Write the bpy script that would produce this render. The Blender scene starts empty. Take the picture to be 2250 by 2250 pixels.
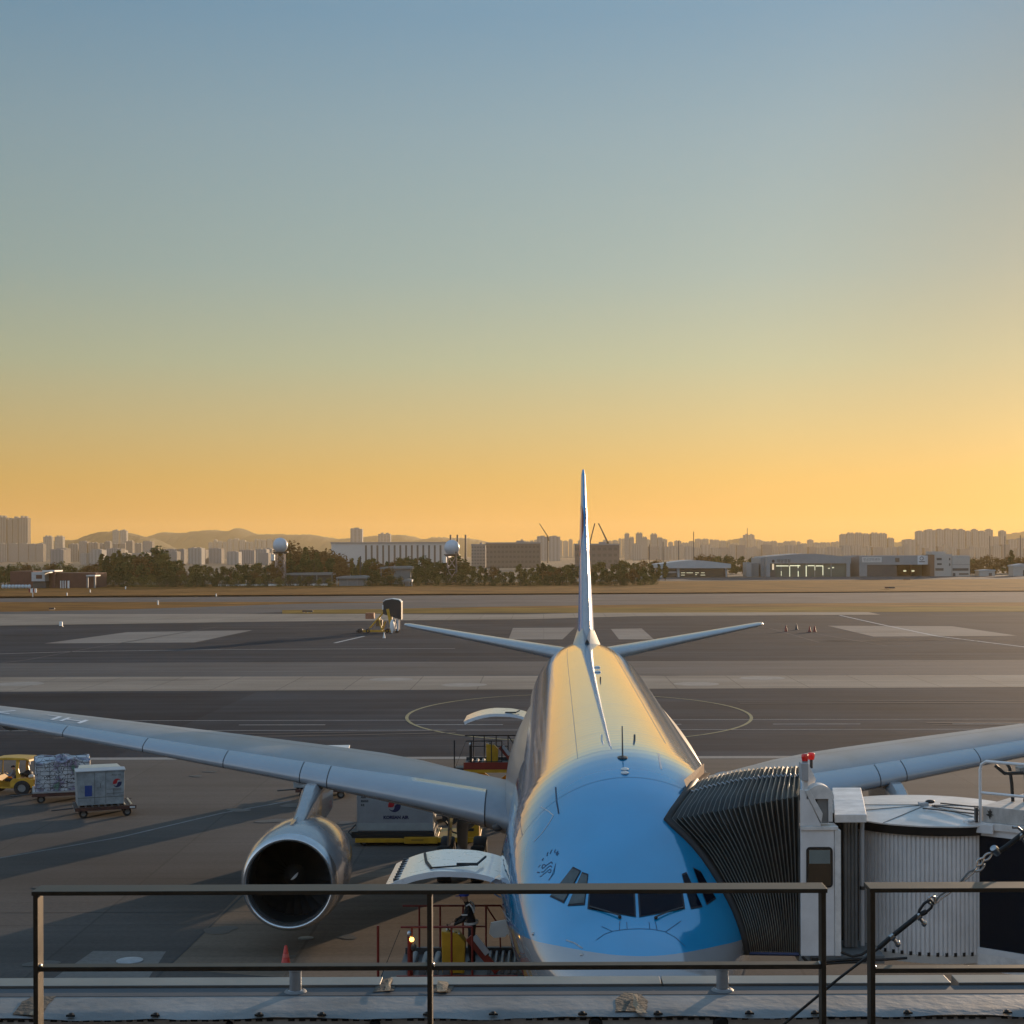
import bpy, bmesh, math, random
from mathutils import Vector, Matrix
from mathutils.bvhtree import BVHTree

S = bpy.context.scene
COL = S.collection
R = math.radians
# ------------------------------------------------------------------ camera
F, U0, VH, H, ROLL = 3500.0, 1194.0, 1216.0, 12.2, 0.0035   # photo of 2250 x 2250 px
cam = bpy.data.cameras.new('camera')
cam.sensor_width = 36.0
cam.sensor_fit = 'HORIZONTAL'
cam.lens = F / 2250 * 36
cam.shift_x = (1125 - U0) / 2250
cam.shift_y = (VH - 1125) / 2250
cam.clip_start = 0.1
cam.clip_end = 60000
camo = bpy.data.objects.new('camera', cam)
camo.matrix_world = Matrix.Translation((0, 0, H)) @ Matrix.Rotation(R(90), 4, 'X') @ Matrix.Rotation(-ROLL, 4, 'Z')
COL.objects.link(camo)
S.camera = camo
# ------------------------------------------------------------------ sky, sun, exposure
SUN_AZ, SUN_EL = R(28.5), R(6.0)            # sun to the right of the view, low
world = bpy.data.worlds.new('World')
S.world = world
world.use_nodes = True
nt = world.node_tree
bg = nt.nodes['Background']
sky = nt.nodes.new('ShaderNodeTexSky')
sky.sky_type = 'NISHITA'
sky.sun_disc = False
sky.sun_elevation = SUN_EL
sky.sun_rotation = SUN_AZ
sky.altitude = 20
sky.air_density = 1.0
sky.dust_density = 1.5
sky.ozone_density = 2.0
SUNDIR = Vector((math.sin(SUN_AZ) * math.cos(SUN_EL), math.cos(SUN_AZ) * math.cos(SUN_EL), math.sin(SUN_EL)))
# evening haze glow added to the clear-air sky: one ramp over elevation, weaker towards the sun's own glow
tcw = nt.nodes.new('ShaderNodeTexCoord')
sep = nt.nodes.new('ShaderNodeSeparateXYZ')
nt.links.new(tcw.outputs['Generated'], sep.inputs[0])
ramp = nt.nodes.new('ShaderNodeValToRGB')
els = [(0.000, (0.486, 0.239, 0.041)), (0.022, (0.486, 0.247, 0.047)), (0.047, (0.437, 0.263, 0.066)), (0.076, (0.369, 0.282, 0.120)), (0.118, (0.279, 0.296, 0.194)), (0.173, (0.207, 0.269, 0.249)), (0.253, (0.166, 0.243, 0.277)), (0.320, (0.112, 0.208, 0.288)), (.6, (.14, .26, .40)), (1.0, (.20, .32, .48))]
cr = ramp.color_ramp
while len(cr.elements) < len(els): cr.elements.new(.5)
for e, (p, c) in zip(cr.elements, els):
    e.position = p; e.color = (*c, 1)
nt.links.new(sep.outputs['Z'], ramp.inputs[0])
dotn = nt.nodes.new('ShaderNodeVectorMath'); dotn.operation = 'DOT_PRODUCT'
nt.links.new(tcw.outputs['Generated'], dotn.inputs[0]); dotn.inputs[1].default_value = SUNDIR
def maprange(a, b, c, d):
    m = nt.nodes.new('ShaderNodeMapRange')
    for k, x in zip(('From Min', 'From Max', 'To Min', 'To Max'), (a, b, c, d)): m.inputs[k].default_value = x
    m.interpolation_type = 'SMOOTHSTEP'
    nt.links.new(dotn.outputs['Value'], m.inputs['Value']); return m
near = maprange(.93, 1.0, 1.0, .62)
side = maprange(.60, .97, .90, 1.12)
back = maprange(-.35, .55, 0.0, 1.0)
ramp2 = nt.nodes.new('ShaderNodeValToRGB')          # the cool half of the sky, away from the sun
els2 = [(0.0, (.58, .56, .60)), (.10, (.62, .68, .78)), (.30, (.54, .70, .88)), (.6, (.33, .49, .68)), (1.0, (.20, .32, .48))]
while len(ramp2.color_ramp.elements) < len(els2): ramp2.color_ramp.elements.new(.5)
for e, (p, c) in zip(ramp2.color_ramp.elements, els2):
    e.position = p; e.color = (*c, 1)
nt.links.new(sep.outputs['Z'], ramp2.inputs[0])
halves = nt.nodes.new('ShaderNodeMix'); halves.data_type = 'RGBA'
nt.links.new(back.outputs[0], halves.inputs['Factor']); nt.links.new(ramp2.outputs[0], halves.inputs[6]); nt.links.new(ramp.outputs[0], halves.inputs[7])
mul = nt.nodes.new('ShaderNodeMath'); mul.operation = 'MULTIPLY'
nt.links.new(near.outputs[0], mul.inputs[0]); nt.links.new(side.outputs[0], mul.inputs[1])
mul2 = nt.nodes.new('ShaderNodeMath'); mul2.operation = 'MULTIPLY'; mul2.inputs[1].default_value = 1 / .12
nt.links.new(mul.outputs[0], mul2.inputs[0])
glow = nt.nodes.new('ShaderNodeVectorMath'); glow.operation = 'SCALE'
nt.links.new(halves.outputs[2], glow.inputs[0]); nt.links.new(mul2.outputs[0], glow.inputs['Scale'])
clear = nt.nodes.new('ShaderNodeVectorMath'); clear.operation = 'SCALE'; clear.inputs['Scale'].default_value = .125
nt.links.new(sky.outputs[0], clear.inputs[0])
addn = nt.nodes.new('ShaderNodeVectorMath'); addn.operation = 'ADD'
nt.links.new(clear.outputs[0], addn.inputs[0]); nt.links.new(glow.outputs[0], addn.inputs[1])
nt.links.new(addn.outputs[0], bg.inputs[0])
bg.inputs[1].default_value = 0.12
sun = bpy.data.lights.new('sun', 'SUN')
sun.energy = 4.5
sun.angle = R(0.53)
sun.color = (1.0, 0.71, 0.46)
suno = bpy.data.objects.new('sun', sun)
suno.rotation_euler = SUNDIR.to_track_quat('Z', 'Y').to_euler()
suno.location = (60, 100, 40)
COL.objects.link(suno)
S.view_settings.view_transform = 'Standard'
S.view_settings.look = 'None'
S.view_settings.gamma = 1
S.view_settings.exposure = 0.32
S.cycles.use_denoising = True
S.cycles.max_bounces = 8
S.cycles.volume_bounces = 1

# ------------------------------------------------------------------ helpers
def ray(u, v):
    du, dv = u - U0, v - VH
    c, s = math.cos(ROLL), math.sin(ROLL)
    a, b = du * c - dv * s, du * s + dv * c
    return Vector((a / F, 1, -b / F))
def at(u, v, D):
    return Vector((0, 0, H)) + ray(u, v) * D
def gp(u, v, z=0.0):
    d = ray(u, v)
    return Vector((0, 0, H)) + d * ((z - H) / d.z)
def lin(c):
    return tuple((x / 12.92 if x <= .04045 else ((x + .055) / 1.055) ** 2.4) for x in c)
def rgb(r, g, b):
    return lin((r / 255, g / 255, b / 255))

def pbr(name, col, rough=.6, metal=0.0, var=.12, scale=3.0, bump=0.0, bscale=40.0, coat=0.0, emit=None, estr=0, stretch=None, spec=None, trans=0):
    m = bpy.data.materials.new(name)
    m.use_nodes = True
    n, l = m.node_tree.nodes, m.node_tree.links
    p = n['Principled BSDF']
    p.inputs['Roughness'].default_value = rough
    p.inputs['Metallic'].default_value = metal
    if coat:
        p.inputs['Coat Weight'].default_value = coat
        p.inputs['Coat Roughness'].default_value = .08
    if spec is not None: p.inputs['Specular IOR Level'].default_value = spec
    if trans: p.inputs['Transmission Weight'].default_value = trans
    p.inputs['Base Color'].default_value = (*col, 1)
    tc = n.new('ShaderNodeTexCoord')
    src = tc.outputs['Object']
    if stretch:
        mp = n.new('ShaderNodeMapping')
        mp.inputs['Scale'].default_value = stretch
        l.new(src, mp.inputs['Vector']); src = mp.outputs['Vector']
    if var:
        nz = n.new('ShaderNodeTexNoise')
        nz.inputs['Scale'].default_value = scale
        nz.inputs['Detail'].default_value = 6
        nz.inputs['Roughness'].default_value = .65
        l.new(src, nz.inputs['Vector'])
        mr = n.new('ShaderNodeMapRange')
        mr.inputs['From Min'].default_value = .3; mr.inputs['From Max'].default_value = .7
        mr.inputs['To Min'].default_value = 1 - var; mr.inputs['To Max'].default_value = 1 + var
        l.new(nz.outputs['Fac'], mr.inputs['Value'])
        mx = n.new('ShaderNodeVectorMath'); mx.operation = 'SCALE'
        mx.inputs[0].default_value = col
        l.new(mr.outputs[0], mx.inputs['Scale'])
        l.new(mx.outputs[0], p.inputs['Base Color'])
        rr = n.new('ShaderNodeMapRange')
        rr.inputs['To Min'].default_value = max(0, rough - .12 * rough); rr.inputs['To Max'].default_value = min(1, rough + .12 * rough)
        l.new(nz.outputs['Fac'], rr.inputs['Value']); l.new(rr.outputs[0], p.inputs['Roughness'])
    if bump:
        nb = n.new('ShaderNodeTexNoise')
        nb.inputs['Scale'].default_value = bscale; nb.inputs['Detail'].default_value = 4
        l.new(src, nb.inputs['Vector'])
        bp = n.new('ShaderNodeBump'); bp.inputs['Strength'].default_value = bump; bp.inputs['Distance'].default_value = .02
        l.new(nb.outputs['Fac'], bp.inputs['Height']); l.new(bp.outputs[0], p.inputs['Normal'])
    if emit:
        p.inputs['Emission Color'].default_value = (*emit, 1)
        p.inputs['Emission Strength'].default_value = estr
    return m

class MB:
    def __init__(s): s.v, s.f, s.m = [], [], []
    def add(s, vs, fs, m=0):
        o = len(s.v)
        s.v += [Vector(p) for p in vs]
        s.f += [tuple(i + o for i in f) for f in fs]
        s.m += [m] * len(fs)
        return s
    def box(s, x0, y0, z0, x1, y1, z1, m=0):
        return s.add([(x0,y0,z0),(x1,y0,z0),(x1,y1,z0),(x0,y1,z0),(x0,y0,z1),(x1,y0,z1),(x1,y1,z1),(x0,y1,z1)],
              [(3,2,1,0),(4,5,6,7),(0,1,5,4),(1,2,6,5),(2,3,7,6),(3,0,4,7)], m)
    def prism(s, pts, vec, m=0):
        n = len(pts); vec = Vector(vec)
        a = [Vector(p) for p in pts]
        return s.add(a + [p + vec for p in a], [tuple(range(n))[::-1], tuple(range(n, 2*n))] + [(i, (i+1) % n, n + (i+1) % n, n + i) for i in range(n)], m)
    def beam(s, p, q, w, h=None, m=0, up=(0, 0, 1)):
        h = h or w
        p, q = Vector(p), Vector(q); d = (q - p).normalized(); up = Vector(up)
        if abs(d.dot(up)) > .98: up = Vector((0, 1, 0))
        a = d.cross(up).normalized(); b = a.cross(d).normalized()
        a *= w / 2; b *= h / 2
        return s.prism([p - a - b, p + a - b, p + a + b, p - a + b], q - p, m)
    def tube(s, pts, r, n=8, m=0, cap=True):
        pts = [Vector(p) for p in pts]; rr = r if isinstance(r, (list, tuple)) else [r] * len(pts)
        vs, fs = [], []
        pa = None
        for i, p in enumerate(pts):
            d = (pts[min(i+1, len(pts)-1)] - pts[max(i-1, 0)]).normalized()
            if pa is None:
                pa = d.cross(Vector((0, 0, 1)) if abs(d.z) < .9 else Vector((0, 1, 0))).normalized()
            a = (pa - d * pa.dot(d)).normalized(); pa = a; b = d.cross(a)
            for k in range(n):
                t = 2 * math.pi * k / n
                vs.append(p + (a * math.cos(t) + b * math.sin(t)) * rr[i])
        for i in range(len(pts) - 1):
            for k in range(n):
                fs.append((i*n+k, i*n+(k+1) % n, (i+1)*n+(k+1) % n, (i+1)*n+k))
        if cap:
            fs.append(tuple(range(n))[::-1]); fs.append(tuple(range((len(pts)-1)*n, len(pts)*n)))
        return s.add(vs, fs, m)
    def cyl(s, p, q, r, r2=None, n=16, m=0):
        return s.tube([p, q], [r, r if r2 is None else r2], n, m)
    def lathe(s, prof, o=(0,0,0), ax=(0,0,1), n=32, m=0):
        o = Vector(o); d = Vector(ax).normalized()
        a = d.cross(Vector((1, 0, 0)) if abs(d.x) < .9 else Vector((0, 1, 0))).normalized(); b = d.cross(a)
        vs, fs = [], []
        for (h, r) in prof:
            for k in range(n):
                t = 2 * math.pi * k / n
                vs.append(o + d * h + (a * math.cos(t) + b * math.sin(t)) * max(r, 1e-4))
        for i in range(len(prof) - 1):
            for k in range(n):
                fs.append((i*n+k, i*n+(k+1) % n, (i+1)*n+(k+1) % n, (i+1)*n+k))
        return s.add(vs, fs, m)
    def sphere(s, c, r, n=16, m=0):
        r = r if isinstance(r, (list, tuple)) else (r, r, r)
        c = Vector(c); k = n // 2
        vs, fs = [], []
        for i in range(k + 1):
            ph = math.pi * i / k
            for j in range(n):
                t = 2 * math.pi * j / n
                vs.append(c + Vector((r[0]*math.sin(ph)*math.cos(t), r[1]*math.sin(ph)*math.sin(t), r[2]*math.cos(ph))))
        for i in range(k):
            for j in range(n):
                fs.append((i*n+j, (i+1)*n+j, (i+1)*n+(j+1) % n, i*n+(j+1) % n))
        return s.add(vs, fs, m)
    def grid(s, fn, nu, nv, closev=False, m=0):
        vs = [fn(i / nu, j / nv) for i in range(nu + 1) for j in range(nv + (0 if closev else 1))]
        w = nv if closev else nv + 1
        fs = []
        for i in range(nu):
            for j in range(nv):
                j2 = (j + 1) % w if closev else j + 1
                fs.append((i*w+j, (i+1)*w+j, (i+1)*w+j2, i*w+j2))
        return s.add(vs, fs, m)
    def xf(s, M):
        s.v = [M @ p for p in s.v]; return s
    def build(s, name, mats, parent=None, smooth=None, bevel=0, merge=True, fixn=True, world=False):
        me = bpy.data.meshes.new(name)
        vs = s.v
        if parent and world:
            rt = parent
            while rt.parent: rt = rt.parent
            M = rt.matrix_basis.inverted(); vs = [M @ p for p in vs]
        me.from_pydata([tuple(p) for p in vs], [], s.f)
        mats = mats if isinstance(mats, (list, tuple)) else [mats]
        for m in mats: me.materials.append(m)
        me.polygons.foreach_set('material_index', s.m)
        bm = bmesh.new(); bm.from_mesh(me)
        if merge: bmesh.ops.remove_doubles(bm, verts=bm.verts, dist=1e-5)
        if fixn: bmesh.ops.recalc_face_normals(bm, faces=bm.faces)
        if smooth is not None:
            lim = R(smooth)
            for f in bm.faces: f.smooth = True
            for e in bm.edges:
                if len(e.link_faces) == 2 and e.calc_face_angle(0) > lim: e.smooth = False
        bm.to_mesh(me); bm.free()
        o = bpy.data.objects.new(name, me)
        COL.objects.link(o)
        if parent: o.parent = parent
        if bevel:
            b = o.modifiers.new('bevel', 'BEVEL'); b.width = bevel; b.segments = 2; b.limit_method = 'ANGLE'; b.angle_limit = R(40)
        return o

def tag(o, label=None, cat=None, group=None, kind=None):
    if label: o['label'] = label
    if cat: o['category'] = cat
    if group: o['group'] = group
    if kind: o['kind'] = kind
    return o
def thing(name, label, cat, loc=(0, 0, 0), rz=0.0, group=None):
    o = bpy.data.objects.new(name, None)
    o.empty_display_size = .3
    o.location = loc; o.rotation_euler = (0, 0, rz)
    COL.objects.link(o)
    return tag(o, label, cat, group)
def copy_tree(o, parent=None):
    c = o.copy(); COL.objects.link(c)
    if parent: c.parent = parent
    for ch in list(o.children): copy_tree(ch, c)
    return c
def pchip(xs, ys):
    n = len(xs); h = [xs[i+1]-xs[i] for i in range(n-1)]; d = [(ys[i+1]-ys[i])/h[i] for i in range(n-1)]
    m = [0.0]*n; m[0] = d[0]; m[-1] = d[-1]
    for i in range(1, n-1):
        if d[i-1]*d[i] > 0:
            w1, w2 = 2*h[i]+h[i-1], h[i]+2*h[i-1]
            m[i] = (w1+w2)/(w1/d[i-1]+w2/d[i])
    def f(x):
        if x <= xs[0]: return ys[0]
        if x >= xs[-1]: return ys[-1]
        i = 0
        while xs[i+1] < x: i += 1
        t = (x-xs[i])/h[i]
        return (2*t**3-3*t*t+1)*ys[i]+(t**3-2*t*t+t)*h[i]*m[i]+(-2*t**3+3*t*t)*ys[i+1]+(t**3-t*t)*h[i]*m[i+1]
    return f
def text_geo(txt, size, align='CENTER', bold=0.0):
    cu = bpy.data.curves.new('text', 'FONT')
    cu.body = txt; cu.size = size; cu.align_x = align; cu.align_y = 'CENTER'; cu.resolution_u = 3; cu.offset = bold
    o = bpy.data.objects.new('text', cu); COL.objects.link(o)
    bpy.context.view_layer.update()
    me = bpy.data.meshes.new_from_object(o.evaluated_get(bpy.context.evaluated_depsgraph_get()))
    vs = [v.co.copy() for v in me.vertices]; fs = [tuple(p.vertices) for p in me.polygons]
    bpy.data.objects.remove(o); bpy.data.curves.remove(cu); bpy.data.meshes.remove(me)
    return vs, fs
def put_text(txt, size, fn, name, mat, parent, align='CENTER', world=False, stretch=1.0, bold=0.0):
    vs, fs = text_geo(txt, size, align, bold)
    mb = MB(); mb.add([fn(v.x * stretch, v.y) for v in vs], fs)
    return mb.build(name, mat, parent, merge=False, fixn=False, world=world)
def swirl(kind):
    # two-comma roundel, unit circle, kind 0 = upper comma, 1 = lower comma
    pts = [(math.cos(R(a)), math.sin(R(a))) for a in range(196, 24, -8)]
    pts += [(.74, .56), (.52, .68), (.30, .70), (.12, .60), (.02, .38), (-.03, .10), (-.16, -.12), (-.36, -.24), (-.58, -.26), (-.80, -.22)]
    return pts if kind == 0 else [(-x, -y) for x, y in pts]

# ------------------------------------------------------------------ materials
M = {}
M['white'] = pbr('white_paint', (.62, .62, .60), .45, var=.10, scale=2)
M['offwhite'] = pbr('weathered_white_paint', (.50, .50, .48), .5, var=.18, scale=1.2)
M['lgrey'] = pbr('light_grey_paint', (.36, .37, .38), .45, var=.12, scale=1.5)
M['mgrey'] = pbr('mid_grey_paint', (.17, .18, .18), .5, var=.15)
M['dgrey'] = pbr('dark_grey_metal', (.045, .046, .048), .5, var=.25)
M['black'] = pbr('black_rubber', (.012, .012, .012), .6, var=.3)
M['tyre'] = pbr('tyre_rubber', (.016, .016, .017), .85, var=.3, scale=8)
M['yellow'] = pbr('yellow_paint', (.48, .26, .015), .4, var=.2, scale=2.5)
M['red'] = pbr('red_paint', (.19, .020, .012), .45, var=.25)
M['steel'] = pbr('bare_steel', (.42, .42, .43), .28, 1.0, var=.15, scale=20)
M['galv'] = pbr('galvanised_steel', (.40, .42, .44), .42, .7, var=.2, scale=4)
M['orange_lens'] = pbr('amber_lens', (.8, .3, .02), .3, var=0, emit=(1, .55, .12), estr=3.5)
M['skin'] = pbr('skin', (.42, .24, .16), .5, var=.06)
M['cloth_black'] = pbr('black_workwear', (.010, .010, .013), .8, var=.3, scale=9)
M['cloth_grey'] = pbr('grey_workwear', (.16, .17, .20), .8, var=.2, scale=9)
M['blue_cap'] = pbr('blue_cap', (.03, .06, .35), .6, var=.15)
M['reflect'] = pbr('reflective_tape', (.6, .6, .58), .4, var=.1)
M['navy'] = pbr('navy_lettering', (.006, .010, .06), .4, var=.05)
M['logo_red'] = pbr('red_emblem', (.36, .012, .018), .4, var=.05)
M['ink'] = pbr('dark_ink', (.02, .022, .03), .5, var=.1)

# ================================================================== setting: ground, apron, runway, grass, hills
def ground_mat(name, col, rough=.85, joint=0, streak=.25, blotch=.3, spec=.35, jcol=.55):
    m = bpy.data.materials.new(name); m.use_nodes = True
    n, l = m.node_tree.nodes, m.node_tree.links
    p = n['Principled BSDF']; p.inputs['Specular IOR Level'].default_value = spec
    tc = n.new('ShaderNodeTexCoord'); src = tc.outputs['Object']
    def noise(scale, det, stretch=None):
        s = src
        if stretch:
            mp = n.new('ShaderNodeMapping'); mp.inputs['Scale'].default_value = stretch
            l.new(src, mp.inputs['Vector']); s = mp.outputs[0]
        z = n.new('ShaderNodeTexNoise'); z.inputs['Scale'].default_value = scale; z.inputs['Detail'].default_value = det; z.inputs['Roughness'].default_value = .6
        l.new(s, z.inputs['Vector']); return z.outputs['Fac']
    def rng(x, lo, hi):
        r = n.new('ShaderNodeMapRange'); r.inputs['From Min'].default_value = .3; r.inputs['From Max'].default_value = .7
        r.inputs['To Min'].default_value = lo; r.inputs['To Max'].default_value = hi; l.new(x, r.inputs['Value']); return r.outputs[0]
    def mulv(a, b):
        r = n.new('ShaderNodeMath'); r.operation = 'MULTIPLY'; l.new(a, r.inputs[0]); l.new(b, r.inputs[1]); return r.outputs[0]
    f = mulv(rng(noise(.06, 5), 1 - blotch, 1 + blotch), rng(noise(.25, 5, (.12, 1.6, 1)), 1 - streak, 1 + streak))
    f = mulv(f, rng(noise(6, 3), .88, 1.12))
    f = mulv(f, rng(noise(.8, 6, (.05, 2.2, 1)), 1 - streak * .5, 1 + streak * .5))
    if joint:
        br = n.new('ShaderNodeTexBrick'); br.offset = 0
        br.inputs['Scale'].default_value = 1; br.inputs['Brick Width'].default_value = joint; br.inputs['Row Height'].default_value = joint
        br.inputs['Mortar Size'].default_value = .05; br.inputs['Mortar Smooth'].default_value = .2
        br.inputs['Color1'].default_value = (.94, .94, .94, 1); br.inputs['Color2'].default_value = (1.06, 1.06, 1.06, 1); br.inputs['Mortar'].default_value = (jcol,) * 3 + (1,)
        l.new(src, br.inputs['Vector'])
        bw = n.new('ShaderNodeRGBToBW'); l.new(br.outputs['Color'], bw.inputs[0]); f = mulv(f, bw.outputs[0])
    v = n.new('ShaderNodeVectorMath'); v.operation = 'SCALE'; v.inputs[0].default_value = col; l.new(f, v.inputs['Scale'])
    l.new(v.outputs[0], p.inputs['Base Color'])
    rr = n.new('ShaderNodeMapRange'); rr.inputs['To Min'].default_value = rough - .1; rr.inputs['To Max'].default_value = min(1, rough + .1)
    l.new(noise(.4, 4), rr.inputs['Value']); l.new(rr.outputs[0], p.inputs['Roughness'])
    bp = n.new('ShaderNodeBump'); bp.inputs['Strength'].default_value = .25; bp.inputs['Distance'].default_value = .01
    l.new(noise(12, 3), bp.inputs['Height']); l.new(bp.outputs[0], p.inputs['Normal'])
    return m
G = {}
G['earth'] = ground_mat('dry_earth', (.07, .06, .045), .95)
G['asphalt'] = ground_mat('apron_asphalt', (.036, .042, .050), .95, streak=.30, blotch=.25, spec=.03)
G['asphalt2'] = ground_mat('lighter_asphalt', (.062, .067, .073), .95, spec=.12, streak=.22, blotch=.15)
G['runway'] = ground_mat('runway_asphalt', (.068, .068, .073), .95, spec=.12, streak=.3)
G['concrete'] = ground_mat('concrete_band', (.21, .178, .145), .95, spec=.12, joint=6.0, streak=.2, blotch=.2)
G['slab'] = ground_mat('apron_concrete', (.078, .071, .065), .95, spec=.15, joint=7.5, streak=.16, blotch=.22, jcol=.8)
G['slab2'] = ground_mat('new_concrete', (.165, .155, .142), .9, spec=.15, joint=7.5, streak=.12, blotch=.15, jcol=.8)
G['grass'] = ground_mat('dry_grass', (.175, .075, .015), 1.0, streak=.5, blotch=.45, spec=.05)
G['grass2'] = ground_mat('greener_grass', (.165, .095, .015), 1.0, streak=.4, blotch=.4, spec=.05)
G['wline'] = pbr('white_marking_paint', (.34, .34, .33), .7, var=.3, scale=1.5)
G['yline'] = pbr('yellow_marking_paint', (.22, .19, .08), .7, var=.3, scale=1.5)
G['joint'] = pbr('sealed_joint', (.022, .022, .023), .8, var=.2)

def sheet(name, pts, z, mat, kind='structure'):
    mb = MB(); mb.add([(p[0], p[1], z) for p in pts], [tuple(range(len(pts)))])
    o = mb.build(name, mat, fixn=False)
    if o.data.polygons[0].normal.z < 0: o.data.flip_normals()
    return tag(o, kind=kind)
def band(name, fl, fr, nl, nr, z, mat, ext=1.2):
    a, b, c, d = gp(0, fl), gp(2250, fr), gp(0, nl), gp(2250, nr)
    e = b - a; g = d - c
    return sheet(name, [a - e * ext, b + e * ext, d + g * ext, c - g * ext], z, mat)
def poly(name, uv, z, mat): return sheet(name, [gp(u, v) for u, v in uv], z, mat)
def stripe(name, pts, w, z, mat, dash=None):
    pts = [Vector((p[0], p[1], 0)) for p in pts]
    mb = MB()
    for i in range(len(pts) - 1):
        a, b = pts[i], pts[i + 1]
        d = (b - a); L = d.length; d.normalize(); nrm = Vector((-d.y, d.x, 0)) * w / 2
        segs = [(0, L)]
        if dash:
            segs = []; t = 0
            while t < L: segs.append((t, min(L, t + dash[0]))); t += dash[0] + dash[1]
        for t0, t1 in segs:
            p, q = a + d * t0, a + d * t1
            mb.add([(*(p - nrm)[:2], z), (*(q - nrm)[:2], z), (*(q + nrm)[:2], z), (*(p + nrm)[:2], z)], [(0, 1, 2, 3)])
    return tag(mb.build(name, mat, merge=False, fixn=False), kind='structure')

sheet('ground', [(-8000, -300), (8000, -300), (8000, 8500), (-8000, 8500)], -.02, G['earth'])
sheet('apron', [(-700, -60), (700, -60), (700, 420), (-700, 420)], 0.0, G['asphalt'])
# far to near: outer taxiway by the hangars, grass, runway, grass, pale strip
band('grass_strip', 1287, 1272, 1315, 1300, .010, G['grass'])
poly('taxiway', [(1290, 1271.5), (2600, 1263), (2600, 1270.5), (1900, 1274), (1290, 1277)], .016, G['asphalt2'])
band('runway', 1314.5, 1300, 1323, 1322.5, .012, G['runway'])
band('grass_strip', 1323, 1322, 1344, 1342, .014, G['grass'])
poly('grass_strip', [(620, 1340.5), (1100, 1336), (2700, 1331), (2700, 1343), (1200, 1347), (620, 1349)], .030, G['grass2'])
poly('taxiway', [(-200, 1352), (-60, 1346), (250, 1340), (650, 1327), (1050, 1320.5), (1050, 1334), (700, 1341), (560, 1348), (300, 1352)], .022, G['asphalt2'])
poly('taxiway', [(850, 1312), (1500, 1306), (2600, 1302), (2600, 1322), (1500, 1327), (900, 1336)], .018, G['runway'])
poly('concrete_strip', [(-400, 1350), (560, 1349), (1150, 1350), (1400, 1344), (1890, 1341), (1935, 1351), (1400, 1354), (1150, 1361), (600, 1366), (270, 1371), (-400, 1381)], .026, G['concrete'])
for uv in ([(97, 1414), (280, 1389), (555, 1385), (427, 1412)], [(1818, 1375), (2091, 1376), (2236, 1397), (1919, 1399)],
           [(1127, 1380), (1263, 1379), (1236, 1405), (1117, 1405)], [(1342, 1382), (1410, 1381), (1437, 1405), (1360, 1405)]):
    poly('concrete_patch', uv, .012, G['slab2'])
band('asphalt_strip', 1457, 1450, 1488, 1483, .004, G['asphalt2'])
band('concrete_band', 1488, 1483, 1520, 1510, .008, G['concrete'])
poly('asphalt_patch', [(563, 1521), (-900, 1526), (-900, 1668), (241, 1667.5)], .005, ground_mat('older_asphalt', (.029, .033, .039), .95, spec=.03))
a, b = gp(0, 1668), gp(2250, 1662.5)
e = b - a
sheet('apron_concrete', [a - e * 3, b + e * 3, (400, 12, 0), (-400, 12, 0)], .004, G['slab'])
stripe('kerb_line', [a - e * 3, b + e * 3], 1.05, .012, pbr('pale_kerb_concrete', (.20, .19, .175), .8, var=.2))
# joints and tone patches of the near concrete
poly('concrete_patch', [(205, 2090), (365, 2091), (300, 2190), (60, 2190)], .009, G['slab2'])
poly('concrete_patch', [(525, 1966), (900, 1900), (1170, 1990), (1120, 2190), (368, 2128)], .008, ground_mat('sunlit_concrete', (.150, .118, .090), .95, spec=.15, joint=7.5, jcol=.75))  # brown tone paints in the sunlit concrete beside the fuselage shadow
stripe('joint_and_shadow_edge', [gp(600, 1905), gp(365, 2128), gp(300, 2190)], .09, .014, G['joint'])  # dark line painted along the edge of the fuselage shadow
stripe('joint_and_shadow_edge', [gp(0, 2006), gp(700, 2003)], .05, .013, G['joint'])
# markings
stripe('taxi_marking', [gp(-250, 1584.5), gp(2500, 1580)], .16, .012, G['wline'])
stripe('taxi_marking', [gp(-250, 1594.5), gp(2500, 1590)], .22, .012, G['wline'], dash=(6.2, 6.5))
stripe('taxi_marking', [gp(-250, 1606.5), gp(2500, 1602)], .16, .012, G['wline'])
stripe('taxi_marking', [gp(-250, 1617.5), gp(2500, 1624)], .07, .012, G['asphalt2'])
cx, cy = 2.6, 120.5
stripe('taxi_line', [(cx + 12.9 * math.cos(R(t)), cy + 17.5 * math.sin(R(t))) for t in range(-240, 61, 5)], .24, .016, G['yline'])
stripe('taxi_line', [(cx + 12.9 * math.cos(R(t)), cy + 17.5 * math.sin(R(t))) for t in range(60, 121, 5)], .20, .016, G['yline'])
stripe('lead_in_line', [gp(-40, 1893), gp(265, 1840), gp(488, 1787), gp(640, 1760)], .14, .014, pbr('faded_line_paint', (.17, .17, .17), .8, var=.4, scale=1.2))
stripe('taxi_marking', [gp(-100, 1440), gp(160, 1432), gp(500, 1427), gp(1000, 1425)], .35, .012, G['wline'])
stripe('taxi_marking', [gp(-150, 1475), gp(60, 1450), gp(200, 1424), gp(480, 1377)], .35, .012, G['asphalt2'])
stripe('taxi_marking', [gp(1845, 1352), gp(1935, 1372), gp(2060, 1398), gp(2350, 1434)], .5, .013, G['wline'])
stripe('taxi_marking', [gp(1690, 1380), gp(1800, 1412)], .3, .013, G['asphalt2'])
stripe('taxi_marking', [gp(1790, 1392), gp(1950, 1420)], .3, .013, G['asphalt2'])
stripe('taxi_marking', [gp(735, 1413), gp(800, 1398)], .5, .013, G['wline'])
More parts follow.
